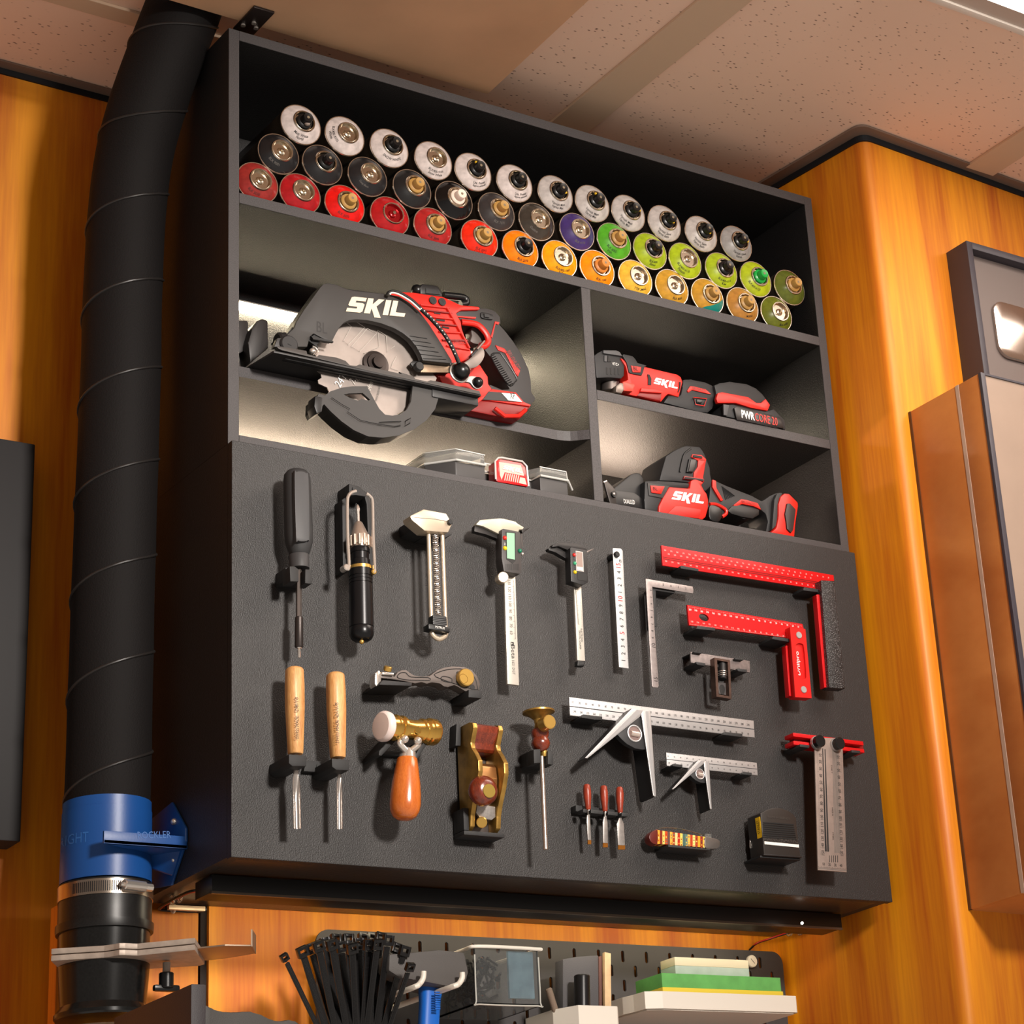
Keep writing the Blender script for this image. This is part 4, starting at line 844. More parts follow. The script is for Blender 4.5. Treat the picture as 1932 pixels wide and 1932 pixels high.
# three small chisels in a rack
for k, (hx0, hy0, hx1, hy1, bx, by, wd, lab) in enumerate(((644, 732, 656, 920, 666, 1170, 12, 'leftmost small chisel in the rack, narrowest blade'), (767, 742, 778, 932, 782, 1192, 17, 'middle small chisel in the rack with medium blade'), (884, 752, 888, 942, 900, 1208, 25, 'rightmost small chisel in the rack, widest blade'))):
    t = thing('small_chisel', lab, 'chisel', zE((hx1, hy1), -.004), 'small chisels in the black rack')
    m = MB(); e = hy1 - hy0; m.lpx(zE, (hx0, hy0), (hx1, hy1), -.020, [(hy0, 6), (hy0 + 3, 18), (hy0 + 12, 25), (hy0 + 50, 30), (hy0 + 100, 28), (hy0 + 150, 22), (hy1 - 10, 20), (hy1, 16)], mat('red_brown_handle', (134, 50, 32), .35, var=.15, vscale=60), 24); m.build('handle', t)
    x = hx1 + 3; y = hy1
    m = MB(); m.lpx(zE, (x, y), (x + 1, y + 44), -.020, [(y, 12), (y + 44, 10)], CHR, 14)
    flat(m, zE, [(x - 8, y + 36), (x + 8, y + 36), (x + 10, y + 44), (x + wd, y + 78), (bx + wd, by - 30), (bx - wd, by - 32), (x - wd, y + 78), (x - 10, y + 44)], -.022, .0024, STL, .0003)
    flat(m, zE, [(bx - wd, by - 32), (bx + wd, by - 30), (bx + wd, by), (bx - wd, by)], -.0215, .0014, mat('bevel_bronze', (176, 112, 44), .3, metal=.8)); m.build('blade', t)
hk = thing('chisel_rack', 'narrow black rack holding three small chisels', 'tool holder', zE((750, 930), 0))
m = MB()
for x0, x1 in ((620, 648), (676, 766), (800, 872), (900, 945)): flat(m, zE, [(x0, 905 + (x0 - 565) * .1), (x1, 905 + (x1 - 565) * .1), (x1, 932 + (x1 - 565) * .1), (x0, 932 + (x0 - 565) * .1)], -.027, .014, DK, .0008)
flat(m, zE, [(566, 884), (610, 888), (945, 930), (940, 968), (566, 930)], -.012, .012, DK, .0008); m.build('bar', hk)

# pocket knife with patterned handle
t = thing('pocket_knife', 'folding knife with colourful patterned handle and clear clip', 'knife', zE((1350, 1180), -.004))
Y = -.022
m = MB(); q = smooth2([(1102, 1118), (1112, 1088), (1140, 1068), (1165, 1066), (1165, 1165), (1140, 1168), (1112, 1150)], 3); m.prism(zE.w(q, Y), .012, mat('dark_red_bolster', (92, 30, 22), .3), .001); m.build('front_bolster', t)
cols = [(214, 150, 50), (120, 40, 28), (226, 186, 96), (186, 70, 30), (96, 70, 64), (222, 160, 60), (150, 60, 30), (206, 190, 130), (176, 44, 28), (230, 190, 90), (70, 96, 88), (88, 116, 104), (214, 170, 80), (170, 60, 34), (226, 200, 120), (150, 50, 30), (214, 150, 40), (130, 44, 30), (224, 180, 70)]
m = MB(); n = len(cols)
for i, c in enumerate(cols):
    x0 = 1160 + 350 * i / n; x1 = 1160 + 350 * (i + 1) / n; f = lambda x: (1066 + (x - 1160) * .146, 1166 + (x - 1160) * .080)
    mc = mat('resin_%d' % i, c, .25); flat(m, zE, [(x0, f(x0)[0]), (x1, f(x1)[0]), (x1, f(x1)[1]), (x0, f(x0)[1])], Y, .012, mc)
    if i % 3 != 1:
        for j in range(4): m.disc(zE(((x0 + x1) / 2, f(x0)[0] + 18 + 20 * j + 6 * (i % 2)), Y), .0011, .0002, mat('resin_%d' % ((i + 5 + j) % n), cols[(i + 5 + j) % n], .3), 4)
m.build('handle_scale', t)
m = MB(); q = smooth2([(1510, 1117), (1560, 1124), (1600, 1134), (1618, 1158), (1605, 1196), (1560, 1204), (1510, 1194)], 3); m.prism(zE.w(q, Y - .001), .013, mat('grey_bolster', (110, 104, 100), .35, metal=.7), .001); m.build('rear_bolster', t)
m = MB(); m.tube(zE.w([(1150, 1072), (1185, 1052), (1240, 1048), (1320, 1056), (1420, 1080), (1500, 1106)], Y + .006), .0009, mat('spring_wire', (150, 142, 132), .25, metal=.9), 5, 6); m.build('clip_wire', t)
m = MB(); flat(m, zE, [(1508, 1092), (1556, 1096), (1555, 1122), (1508, 1118)], Y, .012, GLS, .0005); m.build('clear_clip', t)
hk = thing('tool_holder', 'thin dark ledge under the colourful folding knife', 'tool holder', zE((1390, 1200), 0))
m = MB(); flat(m, zE, [(1240, 1172), (1545, 1204), (1545, 1216), (1240, 1190)], -.030, .030, DK, .0006); m.build('ledge', hk)

# tape measure
t = thing('tape_measure', 'black ribbed tape measure with white stripe and rounded top', 'tape measure', zF((1070, 1030), -.004))
Yt = -.040
m = MB(); m.prism(zF.w([(908, 712), (950, 688), (1000, 673), (1055, 674), (1110, 694), (1148, 722), (1166, 748), (1188, 965), (1200, 1028), (934, 1012)], Yt), .030, mat('brown_black_case', (40, 35, 32), .36), .0012)
for k in range(8): flat(m, zF, [(928, 776 + k * 15), (1150 + k * 3, 792 + k * 15), (1150 + k * 3, 800 + k * 15), (928, 784 + k * 15)], Yt - .0008, .0015, BLK)
cs = m.build('case', t)
m = MB(); flat(m, zF, [(936, 917), (1187, 941), (1188, 962), (938, 938)], Yt - .0006, .001, mat('white_stripe', (222, 218, 212), .4)); m.build('stripe', cs)
m = MB(); EM = mat('embossed_grey', (66, 60, 56), .4); wt(m, zF, 'PANORAMIC', (936, 912), (1180, 930), Yt - .0002, EM, .0062); wt(m, zF, 'MADE IN FRANCE', (960, 748), (1120, 760), Yt - .0002, EM, .003); m.build('lettering', cs, 0)
pA = zF((908, 735), Yt); pB = zF((932, 940), Yt); fr_ = lambda p, a: Vector((p.x - .0006, a, p.z))
m = MB(); m.prism([fr_(pA, -.0385), fr_(pA, -.0285), fr_(pB, -.0285), fr_(pB, -.0385)], (.0006, 0, 0), mat('yellow_label', (222, 176, 20), .5)); m.text('STANLEY', Vector((pB.x - .0012, -.0365, pB.z + .016)), Vector((pA.x - .0012, -.0365, pA.z - .004)), INK, h=.0052, out=(-1, 0, 0)); m.build('side_label', cs)
m = MB(); flat(m, zF, [(930, 1008), (1206, 1026), (1210, 1036), (932, 1018)], -.040, .030, mat('case_bottom', (24, 20, 20), .5), .0006); m.build('base_plate', t)
hk = thing('tool_holder', 'black ledge with wire hook beside and under the tape measure', 'tool holder', zF((1010, 1040), 0))
m = MB(); flat(m, zF, [(905, 1020), (1200, 1040), (1200, 1056), (905, 1036)], -.036, .036, BLK, .0008); m.build('ledge', hk)
m = MB(); m.tube(zF.w([(840, 906), (832, 910), (832, 960), (840, 966)], -.012), .0007, CHR, 4, 6); m.build('wire_hook', hk)

# sliding T square on red rail
t = thing('sliding_square', 'perforated steel T-square with red rail and two black knobs at lower right', 'square', zF((1400, 200), -.003))
m = MB(); flat(m, zF, [(1145, 125), (1656, 189), (1660, 218), (1148, 152)], -.032, .020, REDA, .0005); flat(m, zF, [(1150, 150), (1655, 215), (1658, 245), (1152, 186)], -.022, .010, REDD)
flat(m, zF, [(1148, 184), (1662, 244), (1666, 272), (1150, 212)], -.032, .020, REDA, .0005); m.build('rail', t)
Y = -.036
m = MB(); flat(m, zF, [(1300, 160), (1440, 164), (1500, 200), (1507, 245), (1536, 1142), (1327, 1126)], Y, .002, mat('pinkish_steel', (142, 126, 118), .45, metal=.35, var=.04, vscale=100), .0002)
for x0, x1, y0, y1 in ((1376, 1388, 240, 990), (1393, 1404, 245, 992)): flat(m, zF, [(x0 - 18, y0), (x0 - 12, y0), (x1 + 3, y1), (x0 + 2, y1)], Y - .0002, .0003, INK)
for k in range(8): flat(m, zF, [(1432 + k * 6, 250), (1434 + k * 6, 250), (1450 + k * 6, 1000), (1448 + k * 6, 1000)], Y - .0002, .0003, GI)
numbers(m, zF, (1342, 288), (1362, 1000), Y, [str(10 * k) for k in range(1, 16)], .0050, INK, -PI / 2, .5); numbers(m, zF, (1474, 302), (1500, 1006), Y, [str(10 * k) for k in range(1, 16)], .0050, INK, -PI / 2, .5)
for a, b, c in (((1318, 260), (1342, 1010), (1328, 260)), ((1365, 260), (1388, 1000), (1356, 260)), ((1455, 265), (1480, 1005), (1464, 265)), ((1500, 265), (1524, 1010), (1490, 265))): ticks(m, zF, a, b, c, Y, 90, GI, .00014, 6, .5, 1)
numbers(m, zF, (1368, 1082), (1494, 1094), Y, [10, 20, 30, 40], .0042, INK, 0, .5); ticks(m, zF, (1332, 1108), (1530, 1124), (1332, 1098), Y, 50, INK, .00014, 5, .5, 1)
for k in range(5): flat(m, zF, [(1408 + k * 15, 1020), (1412 + k * 15, 1020), (1413 + k * 15, 1070), (1409 + k * 15, 1070)], Y - .0002, .0003, INK)
flat(m, zF, [(1329, 1112), (1536, 1129), (1536, 1132), (1329, 1115)], Y - .0002, .0003, GI)
for y, s in ((420, 'TYPE T'), (730, 'MADE IN'), (910, 'STEEL')): wt(m, zF, s, (1420 + (y - 420) * .022, y - 60), (1422 + (y - 420) * .022, y), Y, INK, .0022)
m.build('blade', t)
for q in ((1350, 183), (1493, 198)):
    m = MB(); p = zF(q, Y - .013); m.cyl(p + Vector((0, .013, 0)), p + Vector((0, .009, 0)), .0092, ALU, 24); m.cyl(p + Vector((0, .0095, 0)), p, .0086, NBLK, 28, .0014); m.build('knob', t)
lugs('pair of small dark lugs under the red T-square rail', [[(1196, 208), (1266, 216), (1264, 236), (1196, 228)], [(1572, 250), (1636, 256), (1634, 276), (1572, 270)]], -.038, (1400, 240), zF)
# ------------------------------------------------------------------ circular saw
def ring3(z, pts, Y): return z.w(pts, Y)
GD = mat('guard_grey', (52, 50, 49), .5, bump=.1, bscale=1500); GD2 = mat('guard_dark', (20, 20, 21), .45)
saw = thing('circular_saw', 'large cordless circular saw, grey blade guard and red body, hanging over its shelf', 'power tool', (.2, .06, .641))
Yg = -.014
outer = [(245, 432), (262, 385), (300, 382), (352, 330), (362, 300), (400, 240), (440, 185), (488, 118), (505, 100), (530, 97), (575, 104), (620, 125), (680, 138), (760, 146), (850, 156), (905, 166), (960, 200), (1010, 244), (1060, 310), (1110, 388), (1150, 450), (1182, 505), (1186, 520)]
inner = [(1030, 504), (1018, 470), (995, 430), (965, 392), (925, 360), (880, 334), (810, 308), (740, 292), (680, 288), (640, 292), (612, 306), (590, 330), (570, 365), (552, 402), (520, 396), (480, 376), (455, 362), (440, 372), (425, 410), (420, 432)]
m = MB(); m.prism(zJ.w(outer + inner, Yg), .010, GD, .0012)
for k in range(6):
    y = 375 + k * 24; x0 = 960 + k * 14; x1 = 1052 + k * 20
    m.tube([zJ((x0, y), Yg - .0002), zJ((x1, y + (14 if k < 5 else 4)), Yg - .0002)], .0005, GD2, smooth=False, seg=4)
gd = m.build('upper_guard', saw)
m = MB(); m.prism(zJ.w([(262, 385), (300, 382), (362, 300), (440, 185), (505, 100), (530, 97), (620, 125), (850, 156), (960, 200), (1060, 310), (1186, 520), (1180, 560), (300, 440)], .016), .020, GD2, .001)
o2 = [(300, 380), (362, 300), (400, 240), (440, 185), (488, 118), (505, 100), (530, 97), (575, 104), (620, 125), (680, 138), (850, 156), (905, 166), (960, 200), (1010, 244), (1060, 310), (1110, 388), (1182, 505)]
q = zJ.w(o2, Yg + .008)
for a, b in zip(q, q[1:]): m.prism([a, b, b + Vector((0, .026, 0)), a + Vector((0, .026, 0))], (0, 0, -.004), GD2)
m.build('guard_shell', saw)
m = MB(); m.logo(zJ((622, 246), Yg - .0002), zJ((932, 275), Yg - .0002), zJ((638, 166), Yg - .0002), mat('logo_ivory', (222, 206, 182), .35), .0008); m.build('logo', gd, 0)
m = MB(); wt(m, zJ, 'BL', (470, 352), (524, 364), Yg, mat('faint_engraving', (38, 36, 36), .5), .0150, .0003); m.build('lettering', gd, 0)
m = MB(); flat(m, zJ, [(425, 400), (455, 368), (470, 375), (500, 382), (558, 402), (500, 395), (470, 420), (478, 436)], Yg + .002, .006, GD2); flat(m, zJ, [(440, 372), (555, 402), (558, 408), (452, 392)], Yg - .004, .004, GD2); m.build('chip_deflector', saw)
# blade
bc = zJ((776, 528), .006); br = .093
def bladepts():
    pts = []; N = 26
    for k in range(N):
        a = 2 * PI * k / N
        for da, rr in ((0, br), (.05, br - .0015), (.07, br - .008), (.14, br - .009), (.20, br - .004)): pts.append(Vector((bc.x + rr * math.cos(-a - da), bc.y, bc.z + rr * math.sin(-a - da))))
    return pts
slots = []
for a0_, w_, rr in ((2.70, .30, .070), (.75, .20, .072), (.35, .20, .072), (-1.0, .22, .074), (-1.6, .34, .070), (-2.1, .2, .074)):
    sl = []
    for k in range(7): a = a0_ - w_ / 2 + w_ * k / 6; sl.append(Vector((bc.x + (rr + .0028) * math.cos(a), bc.y, bc.z + (rr + .0028) * math.sin(a))))
    for k in range(6, -1, -1): a = a0_ - w_ / 2 + w_ * k / 6; sl.append(Vector((bc.x + (rr - .0028) * math.cos(a), bc.y, bc.z + (rr - .0028) * math.sin(a))))
    slots.append(sl)
BLD = mat('blade_steel', (150, 140, 134), .42, metal=.65, var=.04, vscale=60)
m = MB(); m.holed(bladepts(), slots, .0018, BLD)
LN = mat('blade_outline_print', (206, 198, 190), .5)
def L3(pts, r=.00035, Y=.0046, z=zK): m.tube([z(p, Y) for p in pts], r, LN, smooth=False, seg=4)
L3([(1300, 420), (1345, 460), (1255, 625), (1310, 668), (1500, 468), (1400, 405)]); L3([(1530, 480), (1345, 690), (1440, 745), (1630, 540), (1530, 480)]); L3([(1645, 500), (1665, 690), (1485, 765), (1575, 810), (1720, 775), (1690, 890), (1750, 895)])
L3([(1645, 500), (1740, 560), (1755, 750), (1840, 680)]); L3([(1860, 800), (1820, 870), (1795, 930), (1880, 960)])
wt(m, zK, '24T', (1215, 1160), (1300, 1035), .0050, WHT, .010); wt(m, zK, '7-1/4"', (1385, 1130), (1480, 1020), .0050, LN, .011); wt(m, zK, '184mm', (1560, 1210), (1600, 1090), .0050, LN, .007); wt(m, zK, 'MAX 8600 RPM', (1640, 1310), (1685, 1130), .0050, GI, .003)
m.build('blade', saw, 0)
m = MB(); m.lathe(bc + Vector((0, .002, 0)), bc + Vector((0, -1, 0)), [(0, .019), (.006, .0185), (.0065, .014), (.009, .0135), (.0092, .0085), (.014, .0080), (.0142, .003)], mat('flange_dark', (60, 54, 52), .3, metal=.8), 30)
m.build('arbor_bolt', saw)
# lower guard
lg = [(512, 690), (540, 668), (600, 648), (660, 640), (735, 640), (750, 668), (775, 715), (800, 760), (830, 790), (870, 796), (910, 788), (945, 765), (968, 720), (974, 660), (978, 620), (1117, 640), (1116, 690), (1095, 760), (1050, 820), (985, 868), (905, 900), (820, 912), (740, 905), (665, 872), (600, 825), (545, 775), (508, 735), (500, 745), (494, 775), (470, 784), (460, 760), (462, 715), (480, 680)]
m = MB(); hole = [(612, 684), (640, 678), (712, 676), (752, 712), (742, 716), (705, 706), (690, 718), (640, 700)]
m.holed(zJ.w(lg, -.010), [zJ.w(hole, -.010)], .0045, GD)
q = zJ.w(lg[15:32], -.006)
for a, b in zip(q, q[1:]): m.prism([a, b, b + Vector((0, .026, 0)), a + Vector((0, .026, 0))], (0, 0, .0025), GD2)
for ln in ([(548, 700), (600, 735), (645, 760), (632, 775), (700, 820), (790, 840), (880, 852), (910, 848)], [(800, 830), (915, 826), (912, 850)], [(940, 822), (966, 808), (962, 835), (935, 850), (940, 822)]): m.tube(zJ.w(ln, -.0125), .0005, GD2, smooth=False, seg=4)
m.build('lower_guard', saw)
m = MB(); m.prism([p for p in zJ.w([(462, 690), (500, 700), (494, 775), (470, 784), (457, 745)], -.012)], .020, GD2, .001); m.build('guard_lever', saw)
# shoe
sx0, sx1 = .047, .350
SH = mat('shoe_black', (34, 33, 34), .45)
m = MB(); m.prism([(sx0, -.020, .641), (sx1, -.020, .640), (sx1 + .004, .135, .6415), (sx0 - .02, .135, .6415)], (0, 0, .003), SH, .0006)
fz = lambda p: zK(p, -.020)
m.prism([fz(p) for p in [(497, 690), (510, 680), (835, 735), (845, 772), (955, 800), (978, 782), (1180, 812), (1282, 850), (1330, 900), (1405, 905), (1440, 890), (1925, 1000)]] + [zL(p, -.020) for p in [(200, 1095), (370, 1150), (385, 1175), (520, 1205), (560, 1190), (1115, 1312), (1126, 1340), (1122, 1368)]] + [fz((1925, 1052)), fz((560, 730)), fz((520, 712))], .003, mat('shoe_edge_grey', (66, 62, 60), .5), .0005)
for y in (-.012, -.004): m.box(sx0 + .02, sx1 - .02, y, y + .0015, .6395, .641, SH)
m.box(sx1 - .07, sx1, -.012, .09, .629, .641, SH, .001); m.build('base_plate', saw)
m = MB(); m.disc(zK((645, 655), -.018) + Vector((0, .012, 0)), .0125, .012, SH, 26, bevel=.002); m.cyl(zK((500, 640), .005), zK((600, 640), .005), .013, SH, 20, .002)
m.prism([zK((625, 650), -.0185), zK((668, 672), -.0185), zK((664, 678), -.0185), zK((621, 656), -.0185)], .001, BLK); m.build('bevel_pivot', saw)
# front grip and fins, behind on the left
m = MB(); m.prism(zK.w([(170, 640), (215, 480), (280, 385), (330, 365), (400, 385), (408, 700), (330, 760), (195, 880)], .070), .030, GRY if False else mat('grip_dark', (40, 37, 37), .45), .004); m.prism(zK.w([(40, 385), (150, 385), (176, 410), (170, 640), (120, 740), (40, 780)], .085), .030, MATS['grip_dark'], .004); m.build('front_grip', saw)
# motor housing
m = MB(); m.prism(zL.w([(-40, 240), (215, 183), (360, 190), (500, 212), (700, 240), (905, 335), (1110, 352), (1125, 380), (1100, 390), (905, 395), (850, 430), (905, 520), (915, 600), (965, 740), (1015, 850), (1030, 900), (1020, 945), (900, 985), (870, 1050), (1000, 1070), (1120, 1010), (1170, 1090), (1212, 1150), (1218, 1235), (1262, 1292), (1165, 1400), (1080, 1430), (700, 1240), (500, 900), (200, 700)], .032), .075, RED, .003)
for k, (a, b) in enumerate((((440, 335), (770, 372)), ((490, 395), (800, 430)), ((540, 470), (830, 500)), ((590, 545), (850, 572)), ((650, 640), (900, 655)), ((690, 735), (980, 740)), ((740, 800), (1000, 845)))):
    m.tube([zL(a, .0312), zL(b, .0312)], .0016, REDD if k % 2 else RED, smooth=False, seg=6)
for a, b in (((600, 420), (670, 430)), ((620, 500), (720, 512)), ((690, 580), (770, 596)), ((780, 815), (820, 822)), ((850, 825), (890, 830)), ((920, 828), (965, 834))): m.prism([zL((a[0], a[1] - 8), .0310), zL((b[0], b[1] - 8), .0310), zL((b[0], b[1] + 10), .0310), zL((a[0], a[1] + 10), .0310)], .001, INK)
m.tube(zL.w([(740, 362), (830, 520), (930, 700), (1000, 830)], .0310), .0020, RED, seg=6)
mb = m.build('motor_housing', saw)
for q in ((580, 285), (686, 302)):
    m = MB(); m.disc(zL(q, .0318), .0058, .0016, BLK, 20); m.tube([zL(q, .0300) + Vector((.0032 * math.cos(a), 0, .0032 * math.sin(a))) for a in [k * PI / 8 for k in range(16)]], .0005, GRY, closed=True, smooth=False, seg=4); m.build('screw', mb)
m = MB(); wt(m, zL, 'BRUSHLESS', (735, 758), (965, 782), .0302, REDD, .0062); m.build('lettering', mb, 0)
# rear handle
HG = mat('handle_rubber', (46, 43, 43), .55, bump=.1, bscale=1800)
hs_o = [(812, 352), (1130, 372), (1200, 372), (1290, 402), (1348, 470), (1356, 540), (1342, 560), (1400, 622), (1500, 750), (1600, 905), (1672, 1060), (1700, 1190), (1706, 1330), (1757, 1405), (1702, 1472), (1600, 1440), (1530, 1340), (1262, 1300), (1222, 1240), (1260, 1252), (1372, 1300), (1452, 1296), (1460, 1290), (1375, 1160), (1300, 1030), (1235, 920), (1172, 838), (1215, 770), (1217, 700), (1160, 610), (1080, 555), (905, 515), (842, 432)]
m = MB(); m.prism(zL.w(hs_o, .036), .040, HG, .004)
for k in range(16): p = (1235 + k * 14, 920 + k * 22); m.tube([zL(p, .0352), zL((p[0] + 50, p[1] - 22), .0352)], .0006, BLK, smooth=False, seg=4)
m.tube([zL(p, .0355) for p in smooth2([(1250, 930), (1330, 880), (1380, 920), (1530, 1150), (1520, 1210), (1440, 1240)], 4)], .0009, BLK, closed=True, smooth=False, seg=5)
hd = m.build('rear_handle', saw)
m = MB(); m.tube(zL.w([(905, 530), (1050, 548), (1130, 590), (1200, 680), (1212, 760), (1160, 810), (1110, 790)], .036), .0046, RED, 6, 10, flat=.8)
m.prism(zL.w([(1292, 520), (1345, 530), (1330, 560), (1300, 545), (1262, 712), (1246, 690)], .0346), .003, RED, .0006)
m.prism(zL.w([(1295, 790), (1400, 830), (1430, 870), (1540, 1040), (1580, 1080), (1555, 1150), (1530, 1120), (1410, 880), (1330, 850)], .0346), .003, RED, .0006)
m.prism(zL.w([(820, 455), (1080, 470), (1070, 492), (850, 470)], .0340), .003, RED, .0005); m.build('red_accents', hd)
m = MB(); p0, p1 = zL((1418, 870), .0334), zL((1545, 1080), .0334); m.text('BRUSHLESS', p0, p1, REDD, h=.0075, lift=.0004); m.build('lettering', hd, 0)
m = MB(); m.prism(zL.w(smooth2([(1135, 425), (1150, 415), (1250, 440), (1272, 460), (1265, 500), (1160, 485), (1135, 465)], 3), .0335), .004, BLK, .0008); m.prism(zL.w([(1170, 432), (1230, 445), (1228, 478), (1172, 468)], .0315), .003, RUB); m.build('lock_button', hd)
m = MB(); m.prism(zL.w(smooth2([(1020, 600), (1065, 590), (1120, 640), (1176, 725), (1110, 780), (1015, 750), (1030, 680)], 3), .046), .016, mat('trigger_grey', (92, 84, 80), .45), .002); m.build('trigger', saw)
# battery foot
m = MB(); m.prism(zL.w([(1100, 1420), (1170, 1400), (1560, 1450), (1702, 1472), (1690, 1500), (1612, 1600), (1560, 1645), (1380, 1615), (960, 1530), (930, 1470)], .018), .085, REDD, .002)
m.prism(zL.w([(1060, 1440), (1262, 1292), (1530, 1330), (1620, 1440), (1702, 1472), (1690, 1490), (1150, 1412), (1100, 1450)], .016), .002, RED, .0005)
m.tube(zL.w([(1290, 1510), (1400, 1600), (1560, 1600), (1640, 1530)], .012), .0030, RED, 1, 8, smooth=False); ft = m.build('foot', saw)
m = MB(); m.prism(zL.w([(1222, 1318), (1525, 1342), (1608, 1442), (1150, 1412)], .0150), .002, HG, .0004); m.prism(zL.w([(1368, 1336), (1525, 1348), (1602, 1440), (1444, 1420)], .0140), .002, WHT); wt(m, zL, 'XP', (1466, 1402), (1520, 1410), .0138, INK, .0095); m.build('badge', ft, 0)
# hose/cord, knobs and levers
m = MB(); m.tube(zL.w([(70, 230), (80, 200), (125, 182), (200, 200), (330, 275), (450, 385), (580, 510), (700, 650), (790, 790), (850, 920), (882, 1000)], -.020), .0028, BLK, 6, 10)
m.tube(zL.w([(90, 215), (120, 195), (200, 215), (330, 292), (440, 392)], -.0222), .0012, mat('cord_white', (225, 222, 218), .3), 6, 6)
for k in range(14):
    t_ = k / 14; p = zL((450 + 400 * t_ + 40 * math.sin(t_ * 3), 375 + 560 * t_ ** 1.15), -.0232); m.ball(p, .0010, MATS['cord_white'], 6)
m.build('cord', saw)
m = MB(); c = zL((902, 1092), -.010); m.ball(c, .0125, NBLK, 28); m.tube([c + Vector((.0135 * math.cos(a), .004, .0135 * math.sin(a))) for a in [k * PI / 14 for k in range(28)]], .0016, CHR, closed=True, smooth=False, seg=8); m.build('ball_knob', saw)
m = MB(); m.prism(zL.w(smooth2([(990, 1150), (1050, 1145), (1120, 1165), (1156, 1220), (1140, 1270), (1090, 1290), (1045, 1262), (1000, 1215), (880, 1200)], 3), .004), .004, mat('link_white', (196, 190, 186), .35, metal=.4), .0008); lk = m.build('depth_link', saw)
m = MB(); m.ball(zL((1094, 1216), .002), .0076, NBLK, 20); m.build('button', lk)
m = MB(); m.prism(zL.w([(442, 1000), (815, 1018), (806, 1105), (450, 1100)], -.004), .003, mat('tan_steel', (136, 116, 96), .4, metal=.7, var=.1, vscale=90), .0005); m.prism(zL.w([(355, 970), (650, 985), (830, 990), (815, 1022), (440, 1004), (400, 1010), (360, 1040), (330, 1000)], -.006), .005, BLK, .0006)
m.disc(zL((402, 1052), -.004), .0065, .008, BLK, 16, bevel=.001); m.build('riving_lever', saw)
m = MB(); m.prism(zL.w(smooth2([(930, 1000), (1010, 940), (1130, 820), (1166, 850), (1172, 910), (1140, 980), (1080, 1040), (1000, 1055), (950, 1040)], 3), .010), .003, mat('lever_silver', (120, 112, 108), .35, metal=.8), .0005); m.prism(zL.w([(1020, 900), (1160, 740), (1182, 752), (1110, 840), (1030, 925)], .008), .008, BLK, .0008); m.cyl(zL((1090, 838), .006), zL((1172, 745), .006), .0012, CHR, 8); m.build('depth_lever', saw)
m = MB(); m.prism(zL.w([(440, 130), (462, 92), (645, 115), (690, 200), (694, 242), (500, 215), (445, 205)], .036), .030, BLK, .002); m.ball(zL((402, 170), .045), .0085, NBLK, 20); m.cyl(zL((402, 170), .045), zL((460, 180), .045), .005, BLK, 12)
m.tube(zL.w([(700, 225), (800, 235), (920, 250), (962, 280), (955, 320), (900, 330)], .050), .0052, NBLK, 6, 12); m.prism(zL.w([(505, 140), (640, 160), (670, 215), (505, 200)], .0345), .002, DK, .0004); m.build('rafter_hook', saw)
m = MB(); m.ball(zK((900, 740), -.012), .0042, CHR, 14); m.tube(zK.w([(900, 690), (935, 700), (960, 740), (930, 790)], -.010), .0016, CHR, 5, 8); m.build('guard_spring', saw)

# ------------------------------------------------------------------ oscillating tool on the right shelf
mt = thing('oscillating_tool', 'red and black cordless oscillating multi-tool lying on the right middle shelf', 'power tool', (.74, .06, .7046))
Y = .022
m = MB(); m.prism(zM.w([(60, 290), (120, 240), (220, 192), (450, 195), (515, 225), (560, 300), (600, 380), (600, 420), (590, 650), (540, 700), (330, 680), (100, 690), (80, 480)], Y), .055, RUB2, .003)
for k in range(4): m.prism(zM.w([(270 + k * 70, 500 + k * 5), (300 + k * 70, 502 + k * 5), (302 + k * 70, 630 + k * 3), (275 + k * 70, 620 + k * 3)], Y - .0004), .001, INK)
m.prism(zM.w([(220, 192), (450, 196), (515, 226), (560, 300), (225, 250)], Y - .003), .006, GRY, .001); m.prism(zM.w([(240, 285), (290, 290), (290, 400), (240, 395)], Y - .0015), .003, GRY, .0005); m.prism(zM.w([(305, 288), (360, 400), (300, 400)], Y - .001), .001, INK)
g = m.build('gear_head', mt)
m = MB(); wt(m, zM, 'VTC+', (380, 462), (500, 478), Y - .0004, WHT, .0044); m.build('lettering', g, 0)
m = MB(); m.cyl(zM((330, 690), Y + .022), zM((335, 960), Y + .022), .0135, DST, 28, .001); m.cyl(zM((330, 680), Y + .022), zM((331, 760), Y + .022), .0155, mat('bronze_collar', (84, 74, 64), .35, metal=.8), 28, .001)
m.build('spindle', mt)
body = [(525, 335), (560, 345), (620, 400), (680, 470), (720, 470), (900, 490), (960, 490), (1380, 590), (1530, 625), (1600, 670), (1630, 760), (1600, 880), (1560, 1030), (1380, 970), (1340, 1000), (1250, 1110), (1180, 1100), (800, 1010), (740, 1000), (560, 950), (560, 760), (660, 720), (650, 600), (620, 480)]
m = MB(); m.prism(zM.w(body, Y - .002), .052, RED, .004)
m.prism(zM.w([(560, 755), (600, 745), (775, 790), (785, 830), (745, 930), (585, 915), (575, 800)], Y - .010), .012, mat('red_bright', (214, 60, 46), .35), .002)
m.prism(zM.w([(900, 860), (1100, 870), (1290, 935), (1260, 960), (880, 930)], Y - .006), .008, RED, .001); m.prism(zM.w([(880, 930), (1260, 965), (1240, 1100), (820, 1005)], Y - .003), .004, REDD, .001)
m.prism(zM.w([(1010, 620), (1045, 630), (1075, 700), (1072, 812), (1018, 808), (1022, 720)], Y - .0035), .002, INK, .0004); m.prism(zM.w([(1575, 755), (1602, 765), (1590, 880), (1558, 945), (1550, 930), (1575, 860)], Y - .0035), .002, INK, .0004)
b = m.build('body', mt)
